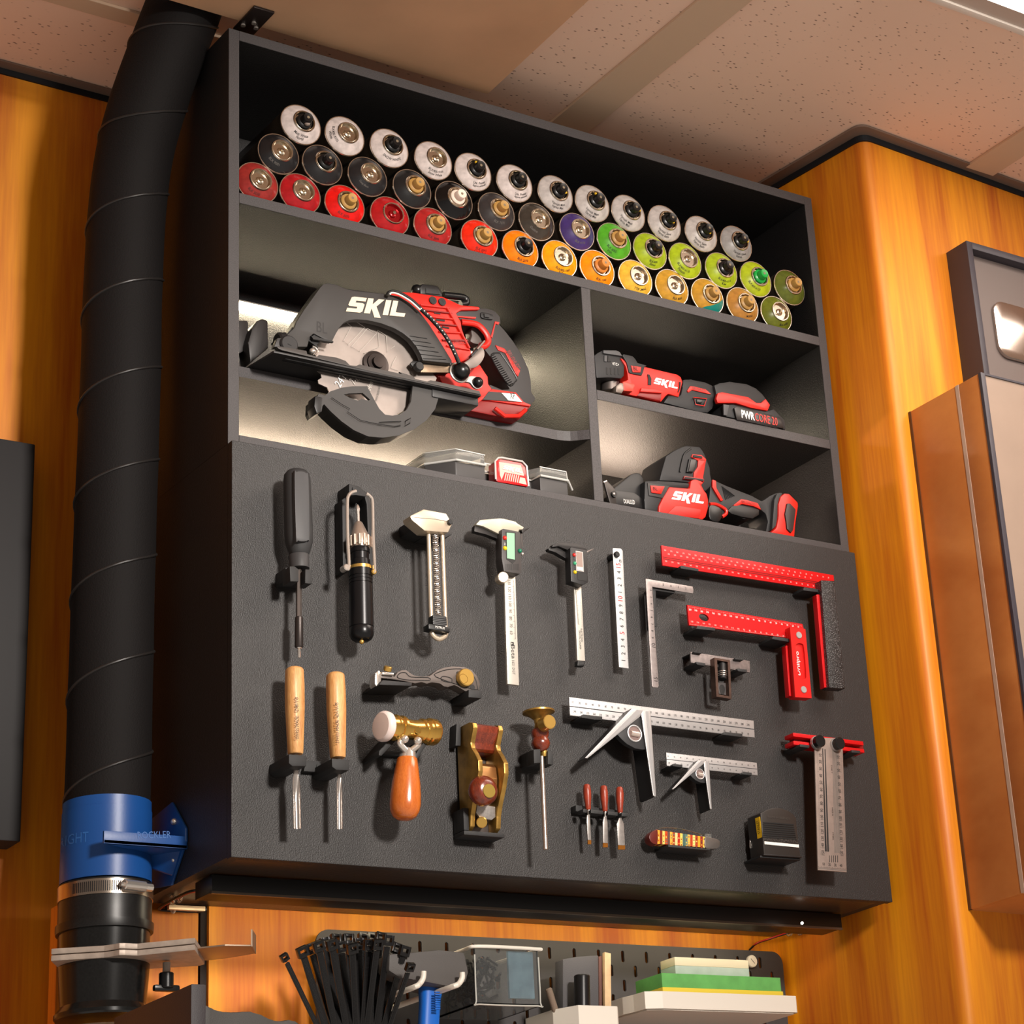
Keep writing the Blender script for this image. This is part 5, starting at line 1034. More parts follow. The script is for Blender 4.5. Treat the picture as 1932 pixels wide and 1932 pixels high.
m = MB(); m.prism(zM.w([(560, 290), (580, 262), (740, 300), (790, 350), (830, 420), (1000, 470), (960, 480), (925, 600), (905, 645), (720, 610), (680, 590), (640, 420)], Y - .004), .050, RUB2, .002)
m.prism(zM.w([(712, 465), (896, 495), (880, 590), (745, 585)], Y - .0052), .002, RED, .0005); wt(m, zM, 'BL', (762, 555), (840, 562), Y - .0054, INK, .0062); m.build('top_cover', mt)
m = MB(); m.logo(zM((1108, 790), Y - .0022), zM((1532, 885), Y - .0022), zM((1130, 680), Y - .0022), WHT, .0007); m.build('logo', b, 0)
m = MB(); m.prism(zM.w([(445, 830), (520, 770), (580, 780), (590, 900), (555, 960), (450, 940)], Y - .012), .014, mat('lamp_lens', (130, 118, 110), .25, metal=.3), .002); m.build('lamp', mt)
# grip and battery (from the wider view)
m = MB(); m.prism(zP.w([(700, 350), (760, 350), (860, 370), (925, 400), (935, 460), (915, 560), (880, 590), (830, 590), (560, 520), (600, 460), (685, 465), (700, 400)], Y - .001), .050, RUB2, .006)
m.prism(zP.w([(730, 435), (752, 402), (780, 405), (860, 425), (900, 460), (870, 455), (765, 430), (740, 448)], Y - .0025), .003, RED, .0006)
g2 = m.build('grip', mt)
m = MB(); wt(m, zP, 'BRUSHLESS', (770, 427), (862, 444), Y - .0028, REDD, .0046); m.build('lettering', g2, 0)
m = MB(); m.prism(zP.w([(775, 480), (868, 490), (850, 540), (790, 530)], Y - .003), .004, BLK, .0008); m.prism(zP.w([(800, 492), (838, 497), (832, 525), (798, 520)], Y - .005), .003, mat('slider_black', (14, 14, 15), .25), .001)
m.tube(zP.w([(775, 482), (868, 492), (850, 542), (790, 532)], Y - .0045), .0008, RED, closed=True, smooth=False, seg=5); m.build('switch', g2)
m = MB(); m.prism(zP.w([(920, 395), (960, 378), (1030, 368), (1150, 385), (1215, 415), (1260, 455), (1310, 520), (1312, 560), (1290, 575), (1060, 540), (940, 520), (935, 460)], Y - .006), .062, RUB2, .004)
m.prism(zP.w([(945, 452), (975, 445), (1160, 480), (1215, 520), (1250, 520), (1280, 492), (1312, 535), (1295, 575), (1180, 555), (1070, 520), (945, 520), (935, 490)], Y - .011), .006, RED, .001); m.build('battery_shoe', mt)
m = MB(); m.prism(zP.w([(985, 530), (1060, 530), (1300, 575), (1340, 560), (1415, 640), (1425, 712), (985, 612)], Y - .008), .066, RUB2, .003); m.prism(zP.w([(1060, 555), (1085, 542), (1385, 625), (1410, 700), (1080, 640)], Y - .012), .005, mat('battery_label_black', (26, 22, 22), .3), .0012)
m.prism(zP.w([(985, 530), (1025, 535), (1010, 610), (988, 605)], Y - .010), .003, GRY, .0005); bt = m.build('battery', mt)
m = MB(); wt(m, zP, 'PWR', (1112, 628), (1205, 645), Y - .0123, WHT, .0135, bold=.02) if False else m.text('PWR', zP((1112, 626), Y - .0123), zP((1204, 645), Y - .0123), WHT, h=.0130, bold=.03)
m.text('CORE 20', zP((1206, 646), Y - .0123), zP((1364, 682), Y - .0123), mat('red_letter', (214, 40, 30), .4), h=.0130); m.tube([zP((1112, 640), Y - .0124), zP((1364, 697), Y - .0124)], .0003, GRY, smooth=False, seg=4); m.build('lettering', bt, 0)

# ------------------------------------------------------------------ compact reciprocating saw
rs = thing('reciprocating_saw', 'red and black compact reciprocating saw on the lowest right shelf', 'power tool', (.74, .06, .5346))
Y = .030
m = MB(); m.prism(zN.w([(565, 380), (585, 300), (628, 150), (700, 100), (790, 58), (820, 52), (945, 62), (965, 90), (990, 130), (1008, 180), (1040, 260), (1045, 330), (1058, 380), (1050, 430), (1000, 480), (860, 400), (700, 385)], Y), .060, RUB2, .004)
m.tube(zN.w([(755, 300), (775, 200), (800, 130), (860, 80)], Y - .0008), .0014, BLK, 5, 6); m.prism(zN.w([(845, 175), (915, 180), (905, 260), (880, 305), (820, 300)], Y - .003), .005, BLK, .001); m.prism(zN.w([(860, 182), (912, 186), (900, 250), (878, 295), (840, 292)], Y - .0045), .003, mat('window_grey', (60, 56, 55), .35), .0006)
m.build('motor_hump', rs)
m = MB(); m.prism(zN.w([(430, 380), (560, 378), (700, 385), (860, 400), (850, 450), (680, 450), (640, 520), (600, 560), (575, 620), (565, 680), (430, 650), (425, 560)], Y - .002), .056, RUB2, .004)
m.prism(zN.w([(455, 400), (660, 430), (600, 545), (470, 520)], Y - .0035), .002, mat('panel_grey', (48, 45, 44), .5), .0008); m.prism(zN.w([(482, 425), (616, 434), (582, 505), (492, 492)], Y - .0052), .002, RED, .0004); wt(m, zN, 'BL', (508, 470), (552, 476), Y - .0054, INK, .0050); m.build('gear_housing', rs)
body = [(560, 620), (600, 540), (660, 436), (850, 452), (860, 380), (900, 360), (985, 395), (960, 420), (985, 470), (1010, 500), (1025, 560), (1022, 640), (1000, 720), (970, 745), (850, 725), (560, 680)]
m = MB(); m.prism(zN.w(body, Y - .005), .062, RED, .004)
m.prism(zN.w([(930, 170), (1005, 185), (1000, 200), (975, 350), (985, 395), (885, 375), (890, 300), (925, 250)], Y - .002), .006, RED, .001); m.prism(zN.w([(865, 160), (875, 132), (960, 140), (1005, 180), (1000, 205), (930, 195)], Y - .002), .006, RED, .001)
m.prism(zN.w([(885, 140), (965, 152), (968, 172), (880, 160)], Y - .0035), .003, INK); m.prism(zN.w([(790, 365), (800, 335), (985, 362), (980, 388)], Y - .0035), .004, REDD, .0005); m.prism(zN.w([(802, 362), (808, 346), (980, 370), (976, 382)], Y - .0045), .003, INK)
m.prism(zN.w([(640, 690), (710, 620), (760, 615), (960, 650), (940, 735), (850, 725)], Y - .0065), .003, mat('red_recess', (170, 22, 12), .4), .001); b = m.build('body', rs)
m = MB(); m.logo(zN((676, 555), Y - .0052), zN((974, 598), Y - .0052), zN((695, 476), Y - .0052), WHT, .0007); m.build('logo', b, 0)
m = MB(); m.prism(zN.w([(1058, 370), (1100, 385), (1200, 430), (1430, 520), (1520, 570), (1545, 560), (1600, 520), (1660, 495), (1700, 490), (1720, 500), (1680, 600), (1640, 700), (1620, 850), (1560, 862), (1580, 760), (1560, 690), (1500, 640), (1440, 730), (1360, 740), (1230, 690), (1200, 660), (1170, 700), (1130, 750), (1020, 730), (1010, 640), (1030, 560), (1040, 450)], Y + .006), .045, RUB2, .005)
m.prism(zN.w([(1205, 660), (1240, 620), (1300, 600), (1500, 650), (1500, 700), (1440, 735), (1340, 720), (1240, 690)], Y + .003), .006, BLK, .002)
for k in range(7): m.tube([zN((1150 + k * 10, 430 + k * 8), Y + .0055), zN((1185 + k * 14, 560 - k * 6), Y + .0055)], .0006, BLK, smooth=False, seg=4)
hd = m.build('handle', rs)
m = MB(); m.prism(zN.w([(1062, 370), (1095, 380), (1100, 450), (1165, 565), (1140, 570), (1062, 440)], Y + .003), .004, RED, .0008); m.prism(zN.w([(1255, 612), (1330, 552), (1380, 560), (1485, 590), (1518, 652), (1450, 620), (1340, 598), (1290, 620)], Y + .003), .004, RED, .0008); wt(m, zN, 'BRUSHLESS', (1335, 588), (1462, 614), Y + .0028, REDD, .0042)
m.tube(zN.w([(1035, 600), (1100, 605), (1180, 650), (1188, 690), (1150, 720)], Y + .004), .0026, RED, 5, 8); m.build('red_accents', hd)
m = MB(); m.prism(zN.w(smooth2([(1030, 640), (1060, 605), (1140, 640), (1155, 700), (1120, 765), (1040, 740)], 3), Y + .002), .020, NBLK, .003); m.build('trigger', rs)
m = MB(); m.prism(zN.w([(1680, 600), (1700, 530), (1735, 497), (1780, 500), (1865, 585), (1865, 620), (1840, 780), (1830, 910), (1600, 870), (1660, 820), (1680, 720)], Y - .004), .060, RED, .003)
m.prism(zN.w([(1640, 560), (1665, 500), (1720, 490), (1690, 560), (1665, 800), (1618, 840), (1630, 700)], Y - .001), .05, RUB, .002); m.prism(zN.w([(1762, 590), (1790, 590), (1845, 650), (1820, 840), (1800, 870), (1760, 830), (1755, 770), (1742, 690)], Y - .007), .006, mat('latch_dark', (44, 36, 36), .45), .002); m.build('battery_latch', rs)
m = MB(); m.prism(zN.w([(150, 440), (215, 390), (300, 320), (350, 303), (390, 310), (420, 360), (430, 650), (330, 640), (110, 590), (90, 520)], Y + .010), .050, BLK, .003); m.prism(zN.w([(135, 468), (330, 490), (425, 560), (430, 645), (200, 610), (110, 590)], Y + .004), .008, mat('nose_black', (18, 17, 18), .35), .001); ns = m.build('nose_boot', rs)
m = MB(); wt(m, zN, 'DUALLED', (234, 592), (336, 604), Y + .0038, WHT, .0064); m.build('lettering', ns, 0)
m = MB(); m.prism(zN.w([(45, 385), (75, 378), (150, 460), (160, 530), (165, 610), (105, 595), (70, 470)], Y + .002), .004, mat('shoe_steel_dark', (66, 62, 60), .35, metal=.7), .0005); m.prism(zN.w([(42, 388), (74, 376), (78, 386), (46, 398)], Y + .001), .006, CHR); m.disc(zN((135, 512), Y + .002), .0046, .003, BLK, 14); m.ball(zN((138, 505), Y - .001), .0024, CHR, 10); m.build('foot_shoe', rs)

# ------------------------------------------------------------------ clear lidded parts case
pc_ = thing('parts_case', 'grey parts case with clear lid and red latch on the lower left shelf', 'case', (.44, .05, .5346))
Yp = .030
BX = mat('case_grey', (58, 56, 56), .5)
zfl = .5346
def colbox(x0, x1, ztop, yf, mt, mm, bev=.003):
    mm.box(x0, x1, yf, .19, zfl + .001, ztop, mt, bev)
pA = zO((480, 250), Yp); pB = zO((815, 325), Yp); pC = zO((1440, 440), Yp); pD = zO((1755, 500), Yp); zt_ = pA.z
pL = zO((340, 270), Yp + .010)
m = MB(); m.prism([(pA.x, Yp, zfl + .001), (pB.x, Yp, zfl + .001), (pB.x + .002, Yp + .02, zfl + .001), (pC.x - .002, Yp + .02, zfl + .001), (pC.x, Yp, zfl + .001), (pD.x, Yp, zfl + .001), (pD.x + .004, Yp + .01, zfl + .001), (pD.x + .004, .20, zfl + .001), (pA.x - .03, .20, zfl + .001), (pA.x - .03, Yp + .03, zfl + .001)], (0, 0, zt_ - zfl), BX, .0015); m.build('tray', pc_)
LD = mat('clear_lid', (226, 226, 222), .1, trans=.85, ior=1.25); ltop = zO((480, 105), Yp).z
m = MB(); m.prism([(pA.x, Yp - .001, zt_ + .003), (pB.x, Yp - .001, zt_ + .003), (pB.x + .002, Yp + .02, zt_ + .003), (pA.x - .03, Yp + .12, zt_ + .003), (pA.x - .03, Yp + .03, zt_ + .003)], (0, 0, ltop - zt_ - .003), LD, .003)
m.prism([(pC.x, Yp - .001, zt_ + .003), (pD.x, Yp - .001, zt_ + .003), (pD.x + .003, Yp + .01, zt_ + .003), (pD.x + .003, .19, zt_ + .003), (pC.x - .02, .19, zt_ + .003), (pC.x - .02, Yp + .03, zt_ + .003)], (0, 0, ltop - zt_ - .006), LD, .003)
LR = mat('lid_rim', (206, 204, 200), .22, metal=.25)
m.tube([(pA.x - .03, Yp + .03, zt_ + .0025), (pA.x, Yp - .002, zt_ + .0025), (pB.x, Yp - .002, zt_ + .0025), (pB.x + .003, Yp + .018, zt_ + .0025), (pC.x - .003, Yp + .018, zt_ + .0025), (pC.x, Yp - .002, zt_ + .0025), (pD.x, Yp - .002, zt_ + .0025), (pD.x + .010, Yp + .004, zt_ - .008)], .0017, LR, smooth=False, seg=8)
m.tube([(pA.x - .03, Yp + .10, ltop), (pA.x - .03, Yp + .03, ltop), (pA.x, Yp - .001, ltop), (pB.x, Yp - .001, ltop - .001), (pB.x + .004, Yp + .018, ltop - .004), (pC.x - .004, Yp + .018, ltop - .004)], .0008, LR, smooth=False, seg=6)
m.tube([(pC.x, Yp - .001, ltop - .003), (pD.x - .002, Yp - .001, ltop - .003), (pD.x, Yp - .001, zt_)], .0009, LR, smooth=False, seg=6); m.build('lid', pc_)
m = MB(); rl = mat('latch_red', (188, 22, 26), .25, coat=.5); Yl = Yp - .004
m.prism(zO.w([(942, 250), (960, 222), (990, 218), (1230, 262), (1275, 310), (1304, 520), (1300, 532), (960, 478), (945, 455)], Yl), .020, rl, .001); la_ = m.build('latch', pc_)
m = MB(); m.tube(zO.w([(938, 450), (930, 245), (965, 205), (1010, 202), (1240, 245), (1290, 300), (1312, 530)], Yl), .0014, LR, 1, 8, smooth=False); m.build('clear_surround', la_)
m = MB(); pkp = mat('latch_pink', (228, 168, 158), .35); m.prism(zO.w([(975, 250), (1225, 290), (1262, 410), (1040, 368), (1005, 455), (985, 400)], Yl - .0004), .0005, pkp); m.prism(zO.w([(1215, 425), (1270, 436), (1290, 510), (1200, 490)], Yl - .0004), .0005, pkp)
for k in range(7): m.prism(zO.w([(1050 + k * 24, 378 + k * 4), (1062 + k * 24, 380 + k * 4), (1046 + k * 24, 462 + k * 4), (1034 + k * 24, 460 + k * 4)], Yl - .0004), .0005, pkp)
m.logo(zO((1015, 330), Yl - .0008), zO((1236, 378), Yl - .0008), zO((1028, 285), Yl - .0008), WHT, .0004); m.build('logo', la_, 0)
# ------------------------------------------------------------------ dust hose and its fittings on the left
PY_ = .19; pc0 = P(201, 1590, PY_); pcx = pc0.x; k_ = 1 / ppm(pc0)
zp = lambda y, x=201: P(x, y, PY_).z
HB = mat('hose_black', (17, 14, 14), .75, bump=.5, bscale=500, spec=.25); WR = mat('hose_wire_cover', (34, 31, 30), .42)
cen = [(203, 1560), (206, 1400), (214, 1100), (221, 900), (228, 700), (233, 520), (246, 340), (275, 210), (318, 90), (352, 0), (372, -60)]
path = []
for i, (x, y) in enumerate(cen):
    path.append(P(x, y, PY_) if i < 3 else PX(x, y, [0, 0, 0, pcx, pcx, pcx + .001, pcx + .002, -.062, -.045, -.030, -.018][i]))
path = [Vector((p.x, min(p.y, PY_ + .01), p.z)) for p in path]; path[0] = Vector((pcx, PY_, zp(1560))); path.append(path[-1] + (path[-1] - path[-2]) * .3)
HR = 80 * k_
hose = thing('dust_hose', 'thick black flexible dust hose with spiral wire running up beside the cabinet', 'hose', path[0])
cp = curve_pts(path, 14)
Ls = [0]
for a, b in zip(cp, cp[1:]): Ls.append(Ls[-1] + (b - a).length)
def along(d):
    d = max(0, min(Ls[-1] - 1e-6, d))
    for i in range(len(Ls) - 1):
        if Ls[i + 1] >= d: break
    t = (d - Ls[i]) / max(1e-9, Ls[i + 1] - Ls[i]); return cp[i].lerp(cp[i + 1], t), (cp[i + 1] - cp[i]).normalized()
PITCH = .128; PH = .217
pts = []; N = 420
m = MB(); NR = 200; seg = 48; vs = []; fs = []
for i in range(NR + 1):
    d = Ls[-1] * i / NR; p, t = along(d); u = Vector((0, 1, 0)); u = (u - t * u.dot(t)).normalized(); w_ = t.cross(u)
    for k in range(seg):
        a = 2 * PI * k / seg; ph = ((d / PITCH - (a + PH) / (2 * PI)) % 1.0); r = HR * (1 - .012 * math.sin(PI * ph) ** .6 * 1.0)
        vs.append(p + u * (math.cos(a) * r) + w_ * (math.sin(a) * r))
for i in range(NR):
    for k in range(seg): fs.append((i * seg + k, i * seg + (k + 1) % seg, (i + 1) * seg + (k + 1) % seg, (i + 1) * seg + k))
m.add(vs, fs, HB); m.build('hose_wall', hose, 60)
turns = Ls[-1] / PITCH
m = MB(); sp = []
for i in range(int(turns * 40)):
    ang = i / 40 * 2 * PI; d = (ang + PH) / (2 * PI) * PITCH
    if d < 0 or d > Ls[-1]: continue
    p, t = along(d); u = Vector((0, 1, 0)); u = (u - t * u.dot(t)).normalized(); w_ = t.cross(u); sp.append(p + (u * math.cos(ang) + w_ * math.sin(ang)) * (HR + .0002))
m.tube(sp, .0019, WR, smooth=False, seg=8); m.build('spiral_wire', hose)

BLU = mat('blue_plastic', (22, 72, 138), .38, bump=.05, bscale=300); BL2 = mat('blue_emboss', (44, 96, 164), .35)
V = lambda z, dx=0, dy=0: Vector((pcx + dx, PY_ + dy, z))
br = thing('hose_bracket', 'blue plastic hose collar with arm screwed to the cabinet side', 'bracket', V(zp(1668)))
zb_, zt2 = zp(1670), zp(1518); RB = 82.5 * k_
m = MB(); m.lathe(V(zb_), V(zt2), [(0, RB * 1.015), (.02, RB * 1.012), (zt2 - zb_ - .012, RB), (zt2 - zb_ - .0118, RB * .988), (zt2 - zb_, RB * .985), (zt2 - zb_, RB * .95), (0, RB * .95)], BLU, 64, caps=False); cl = m.build('collar', br)
vdir = (CC - V(zp(1590))); az0 = math.atan2(vdir.y, vdir.x)
m = MB(); vs2, fs2, asp = text_mesh('RIGHT', .01); hh = .0125
out = []
for u, v in vs2:
    xp = 116 + u * 52; s_ = max(-.985, min(.985, (xp - 200) / 82.5)); a = az0 + math.asin(s_); zz_ = zp(1606) + v * hh + (1 - u) * .002; r = RB * 1.012
    out.append((pcx + r * math.cos(a), PY_ + r * math.sin(a), zz_))
m.add(out, fs2, BL2); m.build('lettering', cl, 0)
ya = PX(*zG.px((1060, 440)), 0.0).y
m = MB(); F = lambda p, Y=None: P(*zG.px(p), ya if Y is None else Y)
a0_ = F((450, 412)); b0_ = F((1060, 398)); c0_ = F((455, 505))
m.prism([Vector((a0_.x, ya, a0_.z)), Vector((-.0005, ya, a0_.z)), Vector((-.0005, ya, c0_.z)), Vector((a0_.x, ya, c0_.z))], (0, .004, 0), BLU, .0006)
m.prism([Vector((a0_.x, ya, c0_.z)), Vector((-.0005, ya, c0_.z)), Vector((-.0005, PY_, c0_.z)), Vector((pcx + RB * .7, PY_, c0_.z)), Vector((pcx + RB * .75, PY_ - RB * .66, c0_.z))], (0, 0, .004), BLU)
m.prism([Vector((-.0005, ya + .01, c0_.z)), Vector((pcx + RB * .8, PY_ - RB * .6, c0_.z)), Vector((pcx + RB * .85, PY_ - RB * .4, zb_ + .02)), Vector((-.0005, ya + .03, zb_ + .005))], (0, .004, 0), BLU); am = m.build('arm', br)
m = MB(); wt(m, zG, 'ROCKLER', (695, 474), (938, 468), ya, BL2, .0085); m.build('lettering', am, 0)
X0 = -.0006; sp_ = [PX(*zG.px(p), X0) for p in [(960, 208), (1060, 396), (1060, 492), (955, 812), (865, 830)]]
yb_ = sp_[0].y + .05
m = MB(); m.prism([Vector((X0 - .003, p.y, p.z)) for p in sp_] + [Vector((X0 - .003, yb_ + .04, sp_[4].z + .01)), Vector((X0 - .003, yb_ + .04, sp_[0].z - .01))], (.003, 0, 0), BLU, .0005)
pl_ = m.build('side_plate', br)
for q in ((960, 350), (960, 625)):
    m = MB(); c = PX(*zG.px(q), X0 - .004); m.ball(c, .0042, CHR, 14); m.build('screw', pl_)
# rubber sleeve, clamp, pipes
RUBB = mat('rubber_coupling', (22, 21, 21), .34, var=.25, vscale=500)
sl_ = thing('rubber_coupling', 'black rubber pipe sleeve directly under the blue collar', 'pipe coupling', V(zp(1768)))
za, zc_ = zp(1764), zp(1672); RS_ = 86 * k_
m = MB(); L_ = zc_ - za; m.lathe(V(za), V(zc_), [(0, RS_ * .95), (0, RS_ * 1.02), (.004, RS_ * 1.03), (.010, RS_ * 1.03), (.0105, RS_ * .985), (L_ * .4, RS_ * .985), (L_ * .75, RS_ * .985), (L_ - .006, RS_), (L_ - .001, RS_), (L_, RS_ * .97), (L_, RS_ * .9)], RUBB, 64, caps=False); m.build('sleeve', sl_)
m = MB(); zk = zp(1690); m.lathe(V(zk - .009), V(zk + .009), [(0, RS_ * .99), (.0002, RS_ * 1.008), (.0178, RS_ * 1.008), (.018, RS_ * .99)], mat('clamp_steel', (190, 176, 162), .25, metal=1), 64, caps=False)
for k in range(24):
    a = az0 - .72 + k * .045; r = RS_ * 1.012; c = V(zk, r * math.cos(a), r * math.sin(a)); e = Vector((-math.sin(a), math.cos(a), 0)); o_ = Vector((math.cos(a), math.sin(a), 0))
    m.add([c - e * .0006 - Vector((0, 0, .006)), c + e * .0006 - Vector((0, 0, .006)), c + e * .0006 + Vector((0, 0, .006)), c - e * .0006 + Vector((0, 0, .006))], [(0, 1, 2, 3)], INK)
cb_ = m.build('hose_clamp', sl_)
a = az0 + .62; r = RS_ * 1.05; e = Vector((-math.sin(a), math.cos(a), 0)); c = V(zk, r * math.cos(a), r * math.sin(a))
m = MB(); m.cyl(c - e * .016, c + e * .014, .0065, CHR, 16, .001); m.cyl(c + e * .014, c + e * .024, .0048, CHR, 8, .0006); m.cyl(c - e * .021, c - e * .016, .003, CHR, 8); m.build('clamp_screw', cb_)
gp = thing('pipe_section', 'short glossy black pipe between rubber sleeve and metal slide gate', 'pipe', V(zp(1812)))
GPL = mat('glossy_black_pipe', (20, 20, 20), .2, var=.2, vscale=400)
m = MB(); m.lathe(V(zp(1812)), V(za + .004), [(0, 80.5 * k_), (za + .004 - zp(1812), 83 * k_)], GPL, 64); gp2 = m.build('pipe', gp)
zg = zp(1815)
m = MB(); m.lathe(V(zp(1905)), V(zg - .003), [(0, 74 * k_), (0, 77 * k_), (zg - zp(1905) - .004, 83 * k_), (zg - zp(1905) - .003, 80 * k_)], GPL, 64)
m.lathe(V(zp(1925)), V(zp(1903)), [(0, 84 * k_), (.002, 87 * k_), (.006, 87 * k_), (.012, 80 * k_), (.0158, 76 * k_)], GPL, 64); lo = one(m, 'pipe_coupling', 'tapered black pipe coupling hanging below the metal slide gate', 'pipe', V(zp(1925)))
m = MB(); m.lathe(V(-.45), V(zp(1918)), [(0, 78 * k_), (.22, 78 * k_), (.24, 80 * k_)] + [(.245 + i * .006, (78 + (i % 2) * 2) * k_) for i in range(8)], mat('smoky_clear_hose', (120, 96, 72), .15, trans=.5)); one(m, 'clear_hose', 'smoky translucent ribbed hose end at the bottom left', 'hose', V(-.45))
gt = thing('slide_gate', 'pale cast metal slide gate plate clamped around the black pipe', 'blast gate', V(zg))
GM2 = mat('cast_aluminium', (172, 158, 146), .5, metal=.35, var=.05, vscale=120)
pz = lambda p, z_: PZ(*zG.px(p), z_)
def plate(z0, th, pts, name, mt, parent): m = MB(); m.prism([Vector((pz(p, z0).x, pz(p, z0).y, z0)) for p in pts], (0, 0, th), mt, .0008); return m.build(name, parent)
gpts = [(62, 1365), (130, 1360), (450, 1340), (520, 1330), (560, 1322), (600, 1322), (690, 1326), (1112, 1284), (1182, 1390), (1150, 1400), (790, 1422), (300, 1452), (140, 1442)]
g1 = plate(zg - .006, .0065, gpts, 'lower_plate', GM2, gt)
m = MB(); m.prism([Vector((pz(p, zg - .006).x, pz(p, zg - .006).y, zg + .0016)) for p in gpts], (0, 0, .0065), GM2, .0008); m.build('upper_plate', gt)
spt = [(1000, 1290), (1112, 1278), (1330, 1255), (1520, 1258), (1547, 1312), (1320, 1350), (1190, 1362), (930, 1345)]
g3 = plate(zg - .0006, .002, spt, 'slider', mat('slider_sheet', (150, 130, 112), .4, metal=.6), gt)
m = MB(); a_ = pz((1520, 1258), zg); b_ = pz((1547, 1312), zg); m.prism([a_, b_, b_ + Vector((0, 0, .022)), a_ + Vector((0, 0, .020))], (.002, 0, 0), MATS['slider_sheet']); m.build('end_tab', g3)
c = pz((905, 1375), zg - .008)
m = MB(); m.cyl(c, c - Vector((0, 0, .012)), .0045, GM2, 14); m.cyl(c - Vector((0, 0, .012)), c - Vector((0, 0, .030)), .0085, NBLK, 18, .001)
m.box(c.x - .016, c.x + .016, c.y - .004, c.y + .004, c.z - .034, c.z - .026, NBLK, .003); m.build('thumb_screw', gt)

# dark machine side below and rubber handle
fx = zG.px
xw0 = -.100; q0 = PX(*fx((1085, 1530)), xw0)
m = MB(); zt_w = q0.z; yw = q0.y; wr_ = P(*fx((1195, 1530)), yw).x
m.prism([(xw0, yw, -.6), (wr_, yw, -.6), (wr_, yw, zt_w), (xw0, yw, zt_w)], (0, .20, 0), mat('dark_brown_steel', (52, 48, 52), .5, bump=.3, bscale=700), .002)
one(m, 'machine_cover', 'dark textured upright panel edge standing in front of the pipe, bottom left', 'machine panel', (xw0, yw + .1, -.6))
m = MB(); Yh = yw + .03
m.prism(zG.w([(1180, 1670), (1240, 1706), (1300, 1728), (1400, 1735), (1460, 1730), (1520, 1728), (1600, 1752), (1680, 1792), (1740, 1800), (1800, 1788), (1850, 1800), (1920, 1850), (1950, 2100), (1180, 2100)], Yh), .045, mat('handle_grey', (58, 56, 54), .5, bump=.3, bscale=900), .006)
one(m, 'rubber_gripped_tool', 'dark rubber handle with wavy top edge, bottom left of the orange wall', 'handle', (zG((1500, 2100), Yh).x, Yh + .02, zG((1500, 2100), Yh).z))

# flat black panel on the left wall
yp = YL - .045; pa = P(66, 838, yp); pb = P(40, 1588, yp)
one(MB().box(-.75, (pa.x + pb.x) / 2, yp, YL - .001, pb.z, pa.z, mat('soft_black_panel', (34, 32, 33), .55), .002), 'wall_panel', 'flat black panel hung on the orange wall at the left edge', 'panel', (-.5, YL, pb.z))

# ------------------------------------------------------------------ pegboard and what hangs on it
YB = DW - .022; PGM = mat('pegboard_grey', (58, 55, 56), .5, bump=.05, bscale=600)
pbx0 = P(596, 1775, YB).x; pbx1 = P(1478, 1830, YB).x; pbz = (P(640, 1754, YB).z + P(1440, 1795, YB).z) / 2
pbd = thing('pegboard', 'dark grey slotted metal pegboard on the wall under the cabinet', 'pegboard', ((pbx0 + pbx1) / 2, DW, -.35))
def rrect(x0, x1, z0, z1, r, Y, n=6):
    o = []
    for cx_, cz_, a in ((x1 - r, z1 - r, 0), (x0 + r, z1 - r, PI / 2), (x0 + r, z0 + r, PI), (x1 - r, z0 + r, 1.5 * PI)):
        for k in range(n + 1): o.append(Vector((cx_ + r * math.cos(a + PI / 2 * k / n), Y, cz_ + r * math.sin(a + PI / 2 * k / n))))
    return o
s0 = P(*zI.px((177, 368)), YB); holes = []
for row in range(0, 12):
    for c_ in range(-20, 20):
        x = s0.x + c_ * .040 + (.020 if row % 2 else 0); z = s0.z - row * .020
        if x < pbx0 + .025 or x > pbx1 - .02: continue
        holes.append(rrect(x - .0026, x + .0026, z - .0080, z + .0080, .0025, YB, 3))
m = MB(); m.holed(rrect(pbx0, pbx1, -.35, pbz, .018, YB), holes, .003, PGM); m.build('board', pbd)
m = MB()
for q in ((pbx0 + .03, -.10), (pbx1 - .03, -.10)): m.cyl((q[0], YB + .003, q[1]), (q[0], DW - .0005, q[1]), .007, BLK, 16)
m.build('spacers', pbd)
m = MB(); c = P(*zI.px((1372, 415)), YB - .006); m.disc(Vector((c.x, YB, c.z)), .0088, .006, WHP, 26, bevel=.0012); m.prism([c + Vector((-.0035, -.0002, .003)), c + Vector((-.0028, -.0002, .0036)), c + Vector((.0036, -.0002, -.003)), c + Vector((.003, -.0002, -.0036))], .0005, GRY); m.build('fixing_cap', pbd)

